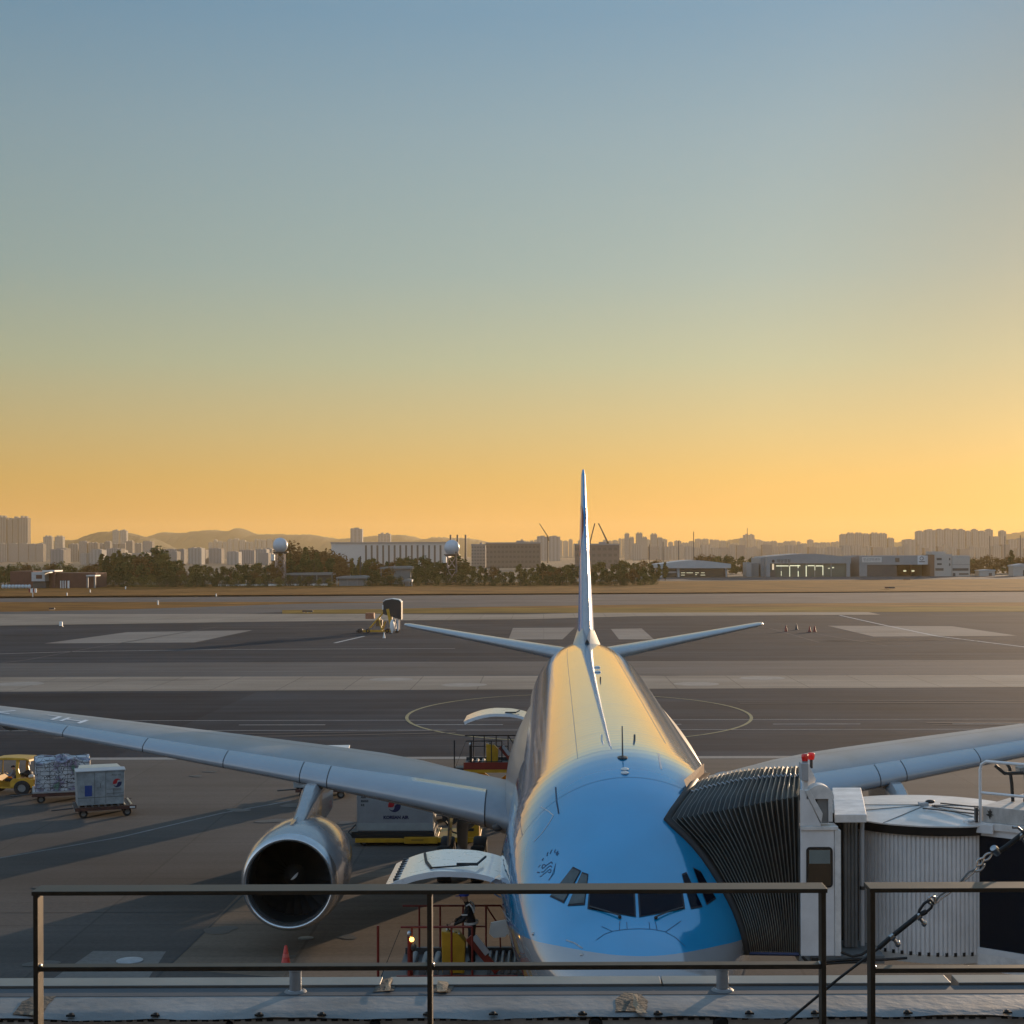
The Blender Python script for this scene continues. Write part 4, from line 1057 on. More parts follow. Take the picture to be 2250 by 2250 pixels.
for sgn, side in ((-1, 'picture left'), (1, 'picture right')):
    ts = [1.2, 2.0, 2.82, 3.8, 5, 6.5, 8, 9.37, 11, 13, 15, 17, 19, 21, 23, 25, 27, 29.4]
    L = [loop(t, sgn) for t in ts]; n = len(L[0])
    mb = MB(); vs = [p for l_ in L for p in l_]; fs = []
    for i in range(len(ts) - 1):
        for k in range(n): fs.append((i*n+k, i*n+(k+1) % n, (i+1)*n+(k+1) % n, (i+1)*n+k))
    fs.append(tuple((len(ts)-1)*n + k for k in range(n)))
    mb.add(vs, fs)
    wing = mb.build('wing', wing_m, plane, smooth=50)
    # winglet
    a = [wing_pt(29.4, x, u_, sgn) for x, u_ in ((0, 1), (.4, 1), (1, 1), (.4, -1))]
    q = [Vector((sgn * 30.15, p.y + 1.6 + (.35 if k == 0 else -.2), p.z + 1.55)) for k, p in enumerate(a)]
    MB().add(a + q, [(0, 1, 5, 4), (1, 2, 6, 5), (2, 3, 7, 6), (3, 0, 4, 7), (4, 5, 6, 7)]).build('winglet', wing_m, wing, smooth=50)
    brk = [3.75, 9.1, 10.1, 13.05, 16.4, 20.0, 24.0, 28.3]
    for i in range(len(brk) - 1):
        t0, t1 = brk[i] + .018, brk[i + 1] - .018
        xs = [(.155, 1), (.10, 1), (.06, 1), (.03, 1), (.012, 1), (.004, 1), (0, 1), (.004, -1), (.012, -1), (.03, -1), (.06, -1), (.085, -1)]
        nn = 7
        vs = []
        for j in range(nn):
            t = t0 + (t1 - t0) * j / (nn - 1)
            vs += [wing_pt(t, x, u_, sgn, .022) for x, u_ in xs]
        w_ = len(xs)
        fs = [(j*w_+k, j*w_+k+1, (j+1)*w_+k+1, (j+1)*w_+k) for j in range(nn-1) for k in range(w_-1)]
        # return edges to the skin
        o = len(vs)
        sl = MB().add(vs, fs)
        for j in (0, nn - 1):
            t = t0 if j == 0 else t1
            inner = [wing_pt(t, x, u_, sgn, .0) for x, u_ in xs]
            outer = [wing_pt(t, x, u_, sgn, .022) for x, u_ in xs]
            sl.add(outer + inner, [(k, k+1, w_+k+1, w_+k) for k in range(w_-1)])
        for (x, u_) in (xs[0], xs[-1]):
            tt = [t0 + (t1 - t0) * j / (nn - 1) for j in range(nn)]
            sl.add([wing_pt(t, x, u_, sgn, .022) for t in tt] + [wing_pt(t, x + .004 * (1 if 1 else 0), u_, sgn, -.01) for t in tt], [(k, k+1, nn+k+1, nn+k) for k in range(nn-1)])
        sl.build('slat', slat_m, wing, smooth=50)
    for i, t in enumerate(brk):
        w_ = [wing_pt(t - .02, x, u_, sgn, .006) for x, u_ in xs] + [wing_pt(t + .02, x, u_, sgn, .006) for x, u_ in xs]
        k0 = len(xs)
        MB().add(w_, [(k, k+1, k0+k+1, k0+k) for k in range(k0-1)]).build('slat_gap', edge_m, wing, smooth=60)
    # flap hinge fairings
    for t in (6.2, 14.3, 19.2, 23.5):
        c = W_c(t)
        MB().lathe([(-.50*c, .02), (-.42*c, .22), (-.25*c, .36), (0, .36), (.22*c, .22), (.36*c, .03)], (sgn * t, W_le(t) + .82 * c, W_z(t) - .30), (0, 1, -.06), 14).build('flap_fairing', wing_m, wing, smooth=60)
    # control surface seams on the upper skin
    for xf_ in (.70,):
        tt = [3.6 + k * (28 - 3.6) / 24 for k in range(25)]
        w_ = [wing_pt(t, xf_, 1, sgn, .005) for t in tt] + [wing_pt(t, xf_ + .006, 1, sgn, .005) for t in tt]
        MB().add(w_, [(k, k+1, 26+k-1+1-1, 25+k) if 0 else (k, k+1, 25+k+1, 25+k) for k in range(24)]).build('spoiler_seam', edge_m, wing, smooth=60)
    # root fairing
    def rf(i, j):
        s = 17.2 + 18.5 * i; a = R(60 + 90 * j)
        k = math.sin(math.pi * min(1, max(0, i))) ** .6
        base = fus(s, a)
        return Vector((sgn * (abs(base.x) + .42 * k * math.sin(math.pi * j) ** .5), s, base.z - .05 * k))
    MB().grid(rf, 30, 12).build('root_fairing', pbr('root_fairing_paint', (.31, .32, .33), .3, .1, var=.1, coat=.5), wing, smooth=60)
    if sgn < 0:
        # registration letters upside down on the upper skin as seen from the front, and the landing light
        for txt, tcen in (('HL', 20.6), ('7', 23.4)):
            def tf(x, y, tc=tcen):
                t = tc + x; return wing_pt(t, .42 - y / W_c(t), 1, -1, .012)
            put_text(txt, 1.7, tf, 'registration', pbr('registration_paint', (.62, .64, .66), .5, var=.1), wing)
    lp = wing_pt(3.35, .012, -1, sgn, .02)
    MB().sphere(lp + Vector((0, -.02, .0)), (.17, .08, .13), 14).build('landing_light', M['dgrey'], wing, smooth=60)
# ---------------------------------------------------------------- engines
lip_m = pbr('polished_lip', (.58, .59, .60), .22, .9, var=.08, scale=3)
cowl_m = pbr('cowling_paint', (.30, .31, .32), .25, .25, var=.10, coat=.6)
fan_m = pbr('fan_metal', (.03, .031, .034), .35, .6, var=.2)
for sgn in (-1, 1):
    o = Vector((sgn * 9.62, 19.75, 2.28))
    eng = MB().lathe([(.30, 1.47), (.6, 1.535), (1.2, 1.58), (2.0, 1.60), (3.0, 1.55), (4.2, 1.40), (5.2, 1.18), (5.75, 1.02), (5.72, .98), (4.6, 1.0)], o, (0, 1, 0), 56).build('engine', cowl_m, plane, smooth=40)
    MB().lathe([(.30, 1.472), (.16, 1.445), (.06, 1.40), (.01, 1.36), (0, 1.335), (.02, 1.305), (.08, 1.27), (.18, 1.245), (.32, 1.235)], o, (0, 1, 0), 56).build('inlet_lip', lip_m, eng, smooth=60)
    MB().lathe([(.32, 1.235), (.7, 1.24), (1.3, 1.25), (1.5, 1.25)], o, (0, 1, 0), 56).build('inlet_liner', pbr('inlet_liner', (.016, .017, .018), .5, .0, var=.1), eng, smooth=60)
    fb = MB()
    for k in range(26):
        a = 2 * math.pi * k / 26
        vs = []
        for rr, tw, ch in ((.36, R(30), .22), (.7, R(45), .30), (1.0, R(58), .36), (1.235, R(66), .38)):
            for sd in (-1, 1):
                aa = a + sd * ch * math.sin(tw) / rr / 2
                vs.append((o.x + rr * math.cos(aa), o.y + 1.30 + sd * ch * math.cos(tw) / 2, o.z + rr * math.sin(aa)))
        fb.add(vs, [(0, 1, 3, 2), (2, 3, 5, 4), (4, 5, 7, 6)])
    fb.build('fan', fan_m, eng, smooth=60, merge=False)
    MB().lathe([(1.62, 1.25), (1.62, .001)], o, (0, 1, 0), 40).build('fan_backing', M['black'], eng)
    sp_ = MB().lathe([(.88, .001), (.92, .08), (1.02, .18), (1.16, .28), (1.32, .37)], o, (0, 1, 0), 32).build('spinner', M['black'], eng, smooth=60)
    sw = []
    cone = pchip([0, .08, .18, .28, .37], [.88, .92, 1.02, 1.16, 1.32])
    for k in range(13):
        f = k / 12; px_ = -.02 * sgn * 0 - .075 + .20 * f + .03 * math.sin(math.pi * f); pz_ = -.06 + .20 * f
        sw.append((o.x + px_, o.y + cone(math.hypot(px_, pz_)) - .012, o.z + pz_))
    MB().tube(sw, [.012 + .030 * math.sin(math.pi * k / 12) for k in range(13)], 8).build('swirl_mark', M['white'], sp_, smooth=60)
    MB().lathe([(4.8, .62), (5.8, .52), (6.6, .40), (7.1, .04)], o, (0, 1, 0), 28).build('exhaust_cone', M['dgrey'], eng, smooth=60)
    # pylon: rises from the cowl to the wing leading edge
    def pyl(i, j):
        # i along, j around (0..1 half profile loop)
        s = 21.0 + 8.0 * i
        zt = pchip([21.0, 22.0, 23.2, 24.4, 26, 29], [3.78, 4.02, 4.34, 4.62, 4.55, 4.55])(s)
        zb = pchip([21.0, 23, 25, 27, 29], [3.45, 3.45, 3.35, 3.4, 4.2])(s)
        wd = pchip([21.0, 21.6, 23, 24.4, 27, 29], [.06, .20, .26, .34, .30, .04])(s)
        prof = [(-1, 0), (-1, .5), (-.9, .85), (-.5, 1), (.5, 1), (.9, .85), (1, .5), (1, 0)]
        k = j * 7; a_ = int(min(6, k)); f = k - a_
        px, pz = (prof[a_][q] * (1 - f) + prof[a_ + 1][q] * f for q in (0, 1))
        return Vector((o.x + px * wd, s, zb + (zt - zb) * pz))
    MB().grid(pyl, 26, 21).build('pylon', cowl_m, eng, smooth=50)
    MB().prism([(o.x - .30, 20.9, 3.72), (o.x - .02, 20.9, 3.86), (o.x - .02, 21.8, 3.92), (o.x - .30, 21.8, 3.78)], (0, 0, .05)).build('cowl_strake', lip_m, eng)
# ---------------------------------------------------------------- tail
tail_m = pbr('tail_paint', (.34, .36, .38), .22, .0, var=.08, coat=0)
fin_m = pbr('fin_paint', (.012, .225, .53), .2, .0, var=.08, coat=0)
def slab(stations, n=14, tc=.10):
    """stations: (LE point, TE point, thickness axis)"""
    xs = [0, .005, .02, .06, .14, .28, .45, .65, .85, 1]
    mb = MB(); vs, fs = [], []
    for (le, te, ax, th) in stations:
        le, te, ax = Vector(le), Vector(te), Vector(ax); c = (te - le).length
        lp = [le.lerp(te, x) + ax * yt(x, th) * c for x in xs[::-1]] + [le.lerp(te, x) - ax * yt(x, th) * c for x in xs[1:]]
        vs += lp
    m_ = len(xs) * 2 - 1
    for i in range(len(stations) - 1):
        for k in range(m_): fs.append((i*m_+k, i*m_+(k+1) % m_, (i+1)*m_+(k+1) % m_, (i+1)*m_+k))
    fs.append(tuple((len(stations)-1)*m_ + k for k in range(m_)))
    return mb.add(vs, fs)
for sgn in (-1, 1):
    st = [((sgn * t, 53.6 + (60.3 - 53.6) * (t - .9) / 9.1, 6.87 + .151 * (t - .9)), (sgn * t, 59.6 + (62.6 - 59.6) * (t - .9) / 9.1, 6.87 + .151 * (t - .9)), (0, 0, 1), .122 - .003 * t) for t in (.5, 2.5, 4.5, 6.5, 8.5, 9.7)]
    st.append(((sgn * 10.03, 60.75, 8.24), (sgn * 10.03, 62.6, 8.24), (0, 0, 1), .06))
    tp = slab(st).build('tailplane', tail_m, plane, smooth=50)
    e = [(sgn * 9.72, 60.9, 8.20), (sgn * 9.72, 62.6, 8.20), (sgn * 9.60, 62.6, 8.30), (sgn * 9.60, 60.7, 8.30)]
st = []
for z in (7.2, 8.2, 10, 12, 14, 15.6, 16.5):
    f = (z - 7.7) / (16.9 - 7.7)
    st.append(((0, 51.6 + 8.4 * f, z), (0, 60.6 + 2.4 * f, z), (1, 0, 0), .098 - .02 * f))
st.append(((0, 60.2, 16.85), (0, 62.9, 16.85), (1, 0, 0), .05))
fin = slab(st).build('fin', fin_m, plane, smooth=50)
fe = MB()
for z in [7.75 + k * .35 for k in range(26)]:
    pass
# bright bare-metal leading edge of the fin and of the tailplanes
def le_strip(p0, p1, th0, th1, ax, name, parent):
    mb = MB(); n = 20; vs = []
    ax = Vector(ax); xs = [(.03, 1), (.012, 1), (.004, 1), (0, 0), (.004, -1), (.012, -1), (.03, -1)]
    for k in range(n + 1):
        f = k / n; le = Vector(p0[0]).lerp(Vector(p1[0]), f); te = Vector(p0[1]).lerp(Vector(p1[1]), f); c = (te - le).length; th = th0 + (th1 - th0) * f
        for x, sd in xs: vs.append(le.lerp(te, x - .0012) + ax * sd * (yt(x, th) * c + .006))
    w_ = len(xs)
    return mb.add(vs, [(k*w_+i, k*w_+i+1, (k+1)*w_+i+1, (k+1)*w_+i) for k in range(n) for i in range(w_-1)]).build(name, tail_m, parent, smooth=60)
le_strip(((0, 51.6, 7.7), (0, 60.6, 7.7)), ((0, 59.65, 16.5), (0, 62.9, 16.5)), .098, .08, (1, 0, 0), 'leading_edge', fin)
for sgn in (-1, 1):
    A, B, C_ = fus(50.9, sgn * .05), fus(52.7, sgn * .30), fus(55.2, sgn * .30)
    D_, E_, G_ = Vector((sgn * .20, 52.5, 8.42)), Vector((sgn * .40, 55.4, 8.30)), Vector((0, 51.6, ZC + 2.98))
    MB().add([A, B, C_, D_, E_, G_], [(0, 1, 3, 5), (1, 2, 4, 3)]).build('fin_fillet', tail_m, fin, smooth=70)
# roundel on both sides of the fin
for sgn in (-1, 1):
    for k, mt in ((0, 'logo_red'), (1, 'navy')):
        pts = swirl(k)
        vs = []
        for x, y in pts:
            z = 12.6 + y * 2.2; f = (z - 7.7) / 9.2; le, te = 51.6 + 8.4 * f, 60.6 + 2.4 * f
            s = 58.9 - sgn * 0 + x * 2.2 * (-sgn); c = te - le; xf_ = min(.98, max(.03, (s - le) / c))
            vs.append(Vector((sgn * (yt(xf_, .098 - .02 * f) * c + .012), s, z)))
        MB().add(vs, [tuple(range(len(vs)))]).build('emblem', M[mt], fin)
# ---------------------------------------------------------------- doors of the two holds (hinged up on the picture-left side), cabin door
door_m = pbr('cargo_door_skin', (.72, .74, .76), .28, .05, var=.06, coat=.7)
inner_m = pbr('cargo_door_inner', (.30, .30, .29), .6, var=.2, scale=5)
def cargo_door(s0, s1, hinge_a, name):
    """curved door lifted above horizontal; returns part"""
    prof = [(-2.50, 4.50), (-2.72, 4.72), (-3.05, 4.86), (-3.5, 4.95), (-4.0, 4.97), (-4.45, 4.90), (-4.85, 4.76), (-5.12, 4.62)]
    prof = [(-2.5 + (x + 2.5) * 1.13, z) for x, z in prof] if s0 < 30 else [(-2.5 + (x + 2.5) * 1.22, z + .06) for x, z in prof]
    fx, fz = pchip(list(range(len(prof))), [p[0] for p in prof]), pchip(list(range(len(prof))), [p[1] for p in prof])
    prof = [(fx(k * (len(prof) - 1) / 35), fz(k * (len(prof) - 1) / 35)) for k in range(36)]
    mb = MB(); n = len(prof); vs = []
    for s in (s0, s1):
        vs += [(x, s, z) for x, z in prof]
    for s in (s0, s1):
        vs += [(x * .995 + .03, s, z - .13) for x, z in prof]
    o2 = 2 * n
    fs, ms = [], []
    for k in range(n - 1):
        mb.add([vs[k], vs[k+1], vs[n+k+1], vs[n+k]], [(0, 1, 2, 3)], 0)
        mb.add([vs[o2+k], vs[o2+k+1], vs[o2+n+k+1], vs[o2+n+k]], [(0, 1, 2, 3)], 1)
        mb.add([vs[k], vs[k+1], vs[o2+k+1], vs[o2+k]], [(0, 1, 2, 3)], 0)
        mb.add([vs[n+k], vs[n+k+1], vs[o2+n+k+1], vs[o2+n+k]], [(0, 1, 2, 3)], 0)
    mb.add([vs[0], vs[n], vs[o2+n], vs[o2]], [(0, 1, 2, 3)], 0); mb.add([vs[n-1], vs[2*n-1], vs[o2+2*n-1], vs[o2+n-1]], [(0, 1, 2, 3)], 0)
    d = mb.build(name, [door_m, inner_m], plane, smooth=35)
    # hinge lobe at the fuselage, latches along the free edge, operating rods
    MB().grid(lambda i, j: Vector((-2.46 - .62 * math.sin(math.pi * j) ** .7, s0 - .16 + .16 * i, 4.28 + .72 * j)), 4, 10).build('hinge_panel', FP if 0 else pbr('hinge_blue', (.20, .38, .55), .3, var=.05, coat=.6), d, smooth=60)
    for k in range(9):
        f = (k + .5) / 9; MB().box(-5.28, s0 + (s1 - s0) * f - .018, 4.70, -5.14, s0 + (s1 - s0) * f + .018, 4.775).build('latch', M['dgrey'], d)
    r0 = Vector((-4.72, s0 + .30, 4.86)); 
    MB().tube([(-4.74, s1 - .3, 4.92), (-4.62, s0 + 1.3, 4.95), (-4.42, s0 + .35, 4.97)], .034, 8).build('door_rod', M['black'], d, smooth=60)
    MB().tube([(-4.42, s0 + .35, 4.98), (-3.55, s0 + .45, 5.02)], .02, 6).build('door_cable', M['black'], d)
    MB().tube([(-3.85, s0 + .5, 5.03), (-3.35, s0 + .5, 5.03)], .035, 8).build('door_handle', M['black'], d)
    MB().tube([(-3.38, s0 + .5, 5.03), (-3.22, s0 + 1.4, 5.03)], .028, 8).build('door_handle', M['black'], d)
    return d
cargo_door(8.15, 10.85, 0, 'cargo_door')
cargo_door(43.2, 45.9, 0, 'cargo_door')
hold_m = pbr('hold_shade', (.010, .010, .009), .9, var=.2)  # near-black sheets laid on the skin stand for shade inside the holds
for s0, s1 in ((8.2, 10.8), (43.3, 45.8)):
    MB().grid(lambda i, j: fus(s0 + (s1 - s0) * i, R(-(98 + 38 * j))) * 1.0 + Vector((-.012, 0, 0)), 6, 10).build('hold_shade_sheet', hold_m, fuselage, smooth=60)
# static port plate hanging by the front hold
p = Vector((-2.75, 8.0, 3.15))
MB().prism([(-3.02, 7.6, 3.92), (-2.70, 7.6, 3.98), (-2.62, 7.6, 3.70), (-2.70, 7.6, 3.60), (-2.95, 7.6, 3.58), (-3.06, 7.6, 3.68)], (0, .06, 0)).build('access_panel', M['offwhite'], fuselage)
# ---------------------------------------------------------------- landing gear
def wheel(x, y, r, w, parent):
    t = MB().lathe([(-w/2, r*.6), (-w/2, r*.93), (-w*.35, r), (w*.35, r), (w/2, r*.93), (w/2, r*.6), (w*.3, r*.55), (w*.3, .01), (-w*.3, .01), (-w*.3, r*.55), (-w/2, r*.6)], (x, y, r), (1, 0, 0), 28).build('wheel', M['tyre'], parent, smooth=40)
    MB().lathe([(-w*.36, .02), (-w*.36, r*.54), (w*.36, r*.54), (w*.36, .02)], (x, y, r), (1, 0, 0), 20).build('hub', M['lgrey'], t, smooth=40)
for sgn in (-1, 1):
    x = sgn * 5.1
    lg = MB().tube([(sgn * 4.6, 31.6, 3.9), (x, 31.9, 1.9), (x, 32.0, .75)], [.30, .22, .17], 14).build('main_gear', M['lgrey'], plane, smooth=50)
    MB().tube([(x, 31.0, .62), (x, 33.0, .62)], .13, 10).build('bogie_beam', M['lgrey'], lg, smooth=50)
    MB().tube([(sgn * 3.2, 31.8, 3.2), (x, 32.0, 1.7)], .09, 8).build('side_stay', M['lgrey'], lg, smooth=50)
    MB().prism([(sgn * 5.45, 30.9, 3.6), (sgn * 5.55, 30.9, 1.25), (sgn * 5.55, 32.6, 1.25), (sgn * 5.45, 32.9, 3.6)], (sgn * .06, 0, 0)).build('gear_door', cowl_m, lg)
    for dx in (-.62, .62):
        for y in (31.0, 33.0): wheel(x + dx, y, .68, .50, lg)
ng = MB().tube([(0, 6.5, 2.4), (0, 6.8, .6)], [.16, .12], 12).build('nose_gear', M['lgrey'], plane, smooth=50)
for dx in (-.32, .32): wheel(dx, 6.8, .52, .34, ng)
for sgn in (-1, 1): MB().box(sgn * .55 - .02, 5.4, 1.3, sgn * .55 + .02, 7.6, 2.35).build('gear_door', cowl_m, ng)

# ================================================================== passenger boarding bridge
pbb = thing('boarding_bridge', 'white passenger boarding bridge with a black bellows canopy held against the airliner nose', 'boarding bridge', (7.7, 32.2, 0))
bw = pbr('bridge_paint', (.68, .69, .70), .45, var=.14, scale=1.2, coat=.15)
bw2 = pbr('bridge_dirty_paint', (.68, .67, .65), .5, var=.25, scale=2.5)
bell_m = pbr('bellows_fabric', (.011, .012, .011), .55, var=.4, scale=5)
rib_m = pbr('bellows_rib', (.20, .20, .18), .35, .5, var=.2)
# bellows: from a curve lying on the fuselage skin to the cab portal
near_uv = [(1466, 1803), (1482, 1818), (1502, 1836), (1524, 1858), (1545, 1884), (1566, 1915), (1584, 1945), (1600, 1975), (1614, 2005), (1626, 2040), (1634, 2075), (1637, 2095)]
near = [PM @ hit(u, v, .03)[0] for u, v in near_uv]
NB, NK = 25, len(near)
zt0, zb0 = 7.72, 4.62
XP = 4.80
fh = hit(1527, 1716)[0]; FS = fh.y
FTH = math.atan2(fh.x / f_w(FS), (fh.z - ZC - f_zm(FS)) / (f_top(FS) - f_zm(FS)))
NT_ = 5
XF = 5.38                                    # the portal stands a little skew: its far side is further right
topfus = [PM @ hit(1466 + 61 * k / (NT_ + 1), 1803 - 87 * k / (NT_ + 1), .05)[0] for k in range(1, NT_ + 1)]
def sect(f):
    """open section: near bottom -> near top -> across the crown -> far top -> far bottom"""
    out = []
    ca, cb = Vector((XP, 30.05, zt0 - .10)), Vector((XF, 33.5, zt0))
    for k in range(NK - 1, -1, -1):
        g = 1 - k / (NK - 1)
        p1 = Vector((XP, 30.05, zb0 + (zt0 - .10 - zb0) * g))
        out.append(near[k].lerp(p1, f))
    for k in range(NT_):
        out.append(topfus[k].lerp(ca.lerp(cb, (k + 1) / (NT_ + 1)), f) + Vector((0, 0, .10 * math.sin(math.pi * f))))
    for k in range(NK):
        g = 1 - k / (NK - 1)
        q = PM @ fus(FS - .10 * k, FTH + (R(100) - FTH) * k / (NK - 1), .03)
        p1 = Vector((XF, 33.5, zb0 + (zt0 - zb0) * g))
        out.append(q.lerp(p1, f) + Vector((0, 0, .10 * math.sin(math.pi * f) * g)))
    return out
SECT = [sect(i / (2 * NB)) for i in range(2 * NB + 1)]
def inset(sec, i):
    c = sum(sec, Vector()) / len(sec)
    jr = random.Random(i)
    return [p + (c - p).normalized() * ((.06 if i % 2 else 0) + (jr.uniform(-.012, .012) if 0 < i < 2 * NB else 0)) for p in sec]
rows = [inset(s_, i) for i, s_ in enumerate(SECT)]
w_ = len(rows[0]); vs = [p for r_ in rows for p in r_]
MB().add(vs, [(i*w_+k, i*w_+k+1, (i+1)*w_+k+1, (i+1)*w_+k) for i in range(len(rows)-1) for k in range(w_-1)]).build('bellows', bell_m, pbb, smooth=25, world=True)
for i in range(2, len(rows), 2):
    MB().tube([rows[i][k] for k in range(0, w_)], .0065, 5).build('bellows_rib', rib_m, pbb, smooth=60, world=True)
MB().tube(rows[0][: NK + NT_ + 1], .085, 10).build('seal_cushion', M['black'], pbb, smooth=60, world=True)
tp_ = [rows[i][NK + 3] + Vector((0, 0, .02)) for i in range(0, len(rows))]
MB().tube(tp_, .018, 5).build('canopy_cable', M['steel'], pbb, world=True)
# torn orange-brown flap on the top corner of the canopy
a, b = PM @ hit(1505, 1742, .10)[0], PM @ hit(1540, 1708, .12)[0]
MB().add([a, a + Vector((-.05, .2, .16)), b + Vector((0, 0, .22)), b, b + Vector((.14, -.1, .02)), a + Vector((.16, -.1, -.03))], [(0, 1, 2, 3), (0, 3, 4, 5)]).build('canopy_flap', pbr('tan_canvas', (.24, .13, .06), .8, var=.5, scale=9), pbb, world=True)
def bx(u, D=30.0): return (u - U0) / F * D
def bz(v, D=30.0): return H - (v - VH) / F * D
def W(mb, name, mat, parent=None, **k): return mb.build(name, mat, parent or pbb, world=True, **k)
W(MB().box(XP, 30.0, 4.45, 6.4, 33.6, 4.598), 'cab_floor', M['mgrey'])
W(MB().lathe([(4.36, .01), (4.36, 1.85), (4.52, 1.85), (4.52, .01)], (7.72, 32.15, 0), n=48), 'cab_floor', M['offwhite'], smooth=40)
MB().tube([rows[0][0], rows[-1][0]], .035, 6).build('bellows_hem', pbr('blue_hem', (.02, .03, .09), .6), pbb, world=True)
MB().box(4.45, 31.2, 4.48, 4.795, 33.4, 4.58).build('floor_extension', pbr('blue_floor_edge', (.03, .05, .16), .5), pbb, world=True)
# portal side panel with its window
x0, x1 = bx(1757), bx(1845)
D = 30.0
W(MB().box(x0, D, 4.60, x1 - .12, D + .12, bz(1826)), 'portal_panel', bw, bevel=.008)
W(MB().box(x1 - .115, D - .02, 4.60, x1, D + .16, bz(1826)), 'corner_post', bw2, bevel=.008)
W(MB().box(x0, D - .03, bz(1826), x1 - .05, D + .4, bz(1818)), 'portal_ledge', bw2, bevel=.006)
def rrect(xa, za, xb, zb, r, n=6):
    pts = []
    for cx_, cz_, a0 in ((xb - r, zb - r, 0), (xa + r, zb - r, 90), (xa + r, za + r, 180), (xb - r, za + r, 270)):
        pts += [(cx_ + r * math.cos(R(a0 + 90 * k / n)), cz_ + r * math.sin(R(a0 + 90 * k / n))) for k in range(n + 1)]
    return pts
wo = rrect(bx(1769), bz(1952), bx(1827), bz(1863), .075); wi = rrect(bx(1773), bz(1948), bx(1823), bz(1867), .06)
wn = W(MB().prism([(x, D - .025, z) for x, z in wo], (0, .023, 0)), 'cab_window', M['black'])
W(MB().prism([(x, D - .032, z) for x, z in wi], (0, .005, 0)), 'pane', pbr('cab_glass', (.012, .011, .009), .08, var=0), wn)
W(MB().box(bx(1775), D - .036, bz(1899), bx(1821), D - .033, bz(1869)), 'blind', pbr('roller_blind', (.16, .20, .20), .5, var=.1), wn)
W(MB().box(x0 + .02, D + .14, 4.6, x1 - .1, 33.5, 7.0), 'cab_core', M['dgrey'])
# top plates, arm, motor drum
W(MB().prism([(x0, D + .02, bz(1817)), (bx(1803), D + .02, bz(1817)), (bx(1766), D + .02, bz(1738)), (x0, D + .02, bz(1738))], (0, .06, 0)), 'gusset_plate', bw)
W(MB().prism([(bx(1767), D + .0, bz(1740)), (bx(1777), D, bz(1737)), (bx(1806), D, bz(1790)), (bx(1803), D, bz(1812)), (bx(1797), D, bz(1800))], (0, .22, 0)), 'lift_arm', bw2, bevel=.01)
W(MB().prism([(bx(1761), D + .05, bz(1718)), (bx(1776), D + .05, bz(1720)), (bx(1776), D + .05, bz(1680)), (bx(1760), D + .05, bz(1680))], (0, .3, 0)), 'junction_box', M['lgrey'], bevel=.01)
W(MB().prism([(bx(1766), D + .1, bz(1742)), (bx(1776), D + .1, bz(1742)), (bx(1775), D + .1, bz(1716)), (bx(1767), D + .1, bz(1716))], (0, .2, 0)), 'box_bracket', bw2)
W(MB().prism([(bx(1778), D + .45, bz(1690)), (bx(1782), D + .45, bz(1684)), (bx(1800), D + .45, bz(1722)), (bx(1794), D + .45, bz(1740)), (bx(1776), D + .45, bz(1735))], (0, .5, 0)), 'canopy_arm', bw2)
dc = Vector((bx(1801), D + .02, bz(1758))); rd = .262
hp = [(dc.x + rd * math.cos(R(a)), dc.y, dc.z + rd * math.sin(R(a))) for a in range(0, 181, 9)]
W(MB().prism(hp, (0, .34, 0)), 'motor_drum', bw2, smooth=30)
W(MB().box(bx(1795), D + .06, bz(1812), bx(1818.5), D + .28, bz(1758.4)), 'drum_post', M['mgrey'])
W(MB().box(bx(1819), D + .02, bz(1808), bx(1828), D + .32, bz(1758.4)), 'drum_bracket', bw2)
for k, (u, v, m0, Dd) in enumerate(((1767, 1667, 'red', D + .2), (1781, 1664, 'red', D + .5))):
    p = Vector((bx(u, Dd), Dd, bz(v, Dd)))
    bl = W(MB().tube([(p.x, p.y, bz(1690, Dd)), (p.x, p.y, p.z - .05)], .03 if k else .055, 10), 'beacon_stem', M['dgrey'] if k else M['mgrey'])
    W(MB().lathe([(-.06, .001), (-.06, .055), (.0, .066), (.055, .066), (.07, .05), (.075, .001)], p, n=20), 'beacon_lens', pbr('red_beacon', (.55, .006, .006), .25, var=.05, coat=.3, emit=(1, .03, .02), estr=.03 + .10 * k), bl, smooth=50)
# hood box over the gap
zf = bz(1792, 30.15); zl = bz(1810, 30.15)
xa, xb = bx(1832, 30.15), bx(1902, 30.15)
SK = .168
h1 = MB(); h1.prism([(xa, 30.15, zl), (xa, 30.15, zf), (xa + 1.6 * SK, 31.75, zf + .02), (xa + 1.6 * SK, 31.75, zl)], (xb - xa, 0, 0))
W(h1, 'hood_panel', bw2, bevel=.012)
h1 = MB(); h1.prism([(xa + 1.63 * SK, 31.78, zl), (xa + 1.63 * SK, 31.78, zf + .015), (xa + 3.45 * SK, 33.6, zf), (xa + 3.45 * SK, 33.6, zl)], (xb - xa, 0, 0))
W(h1, 'hood_panel', bw2, bevel=.012)
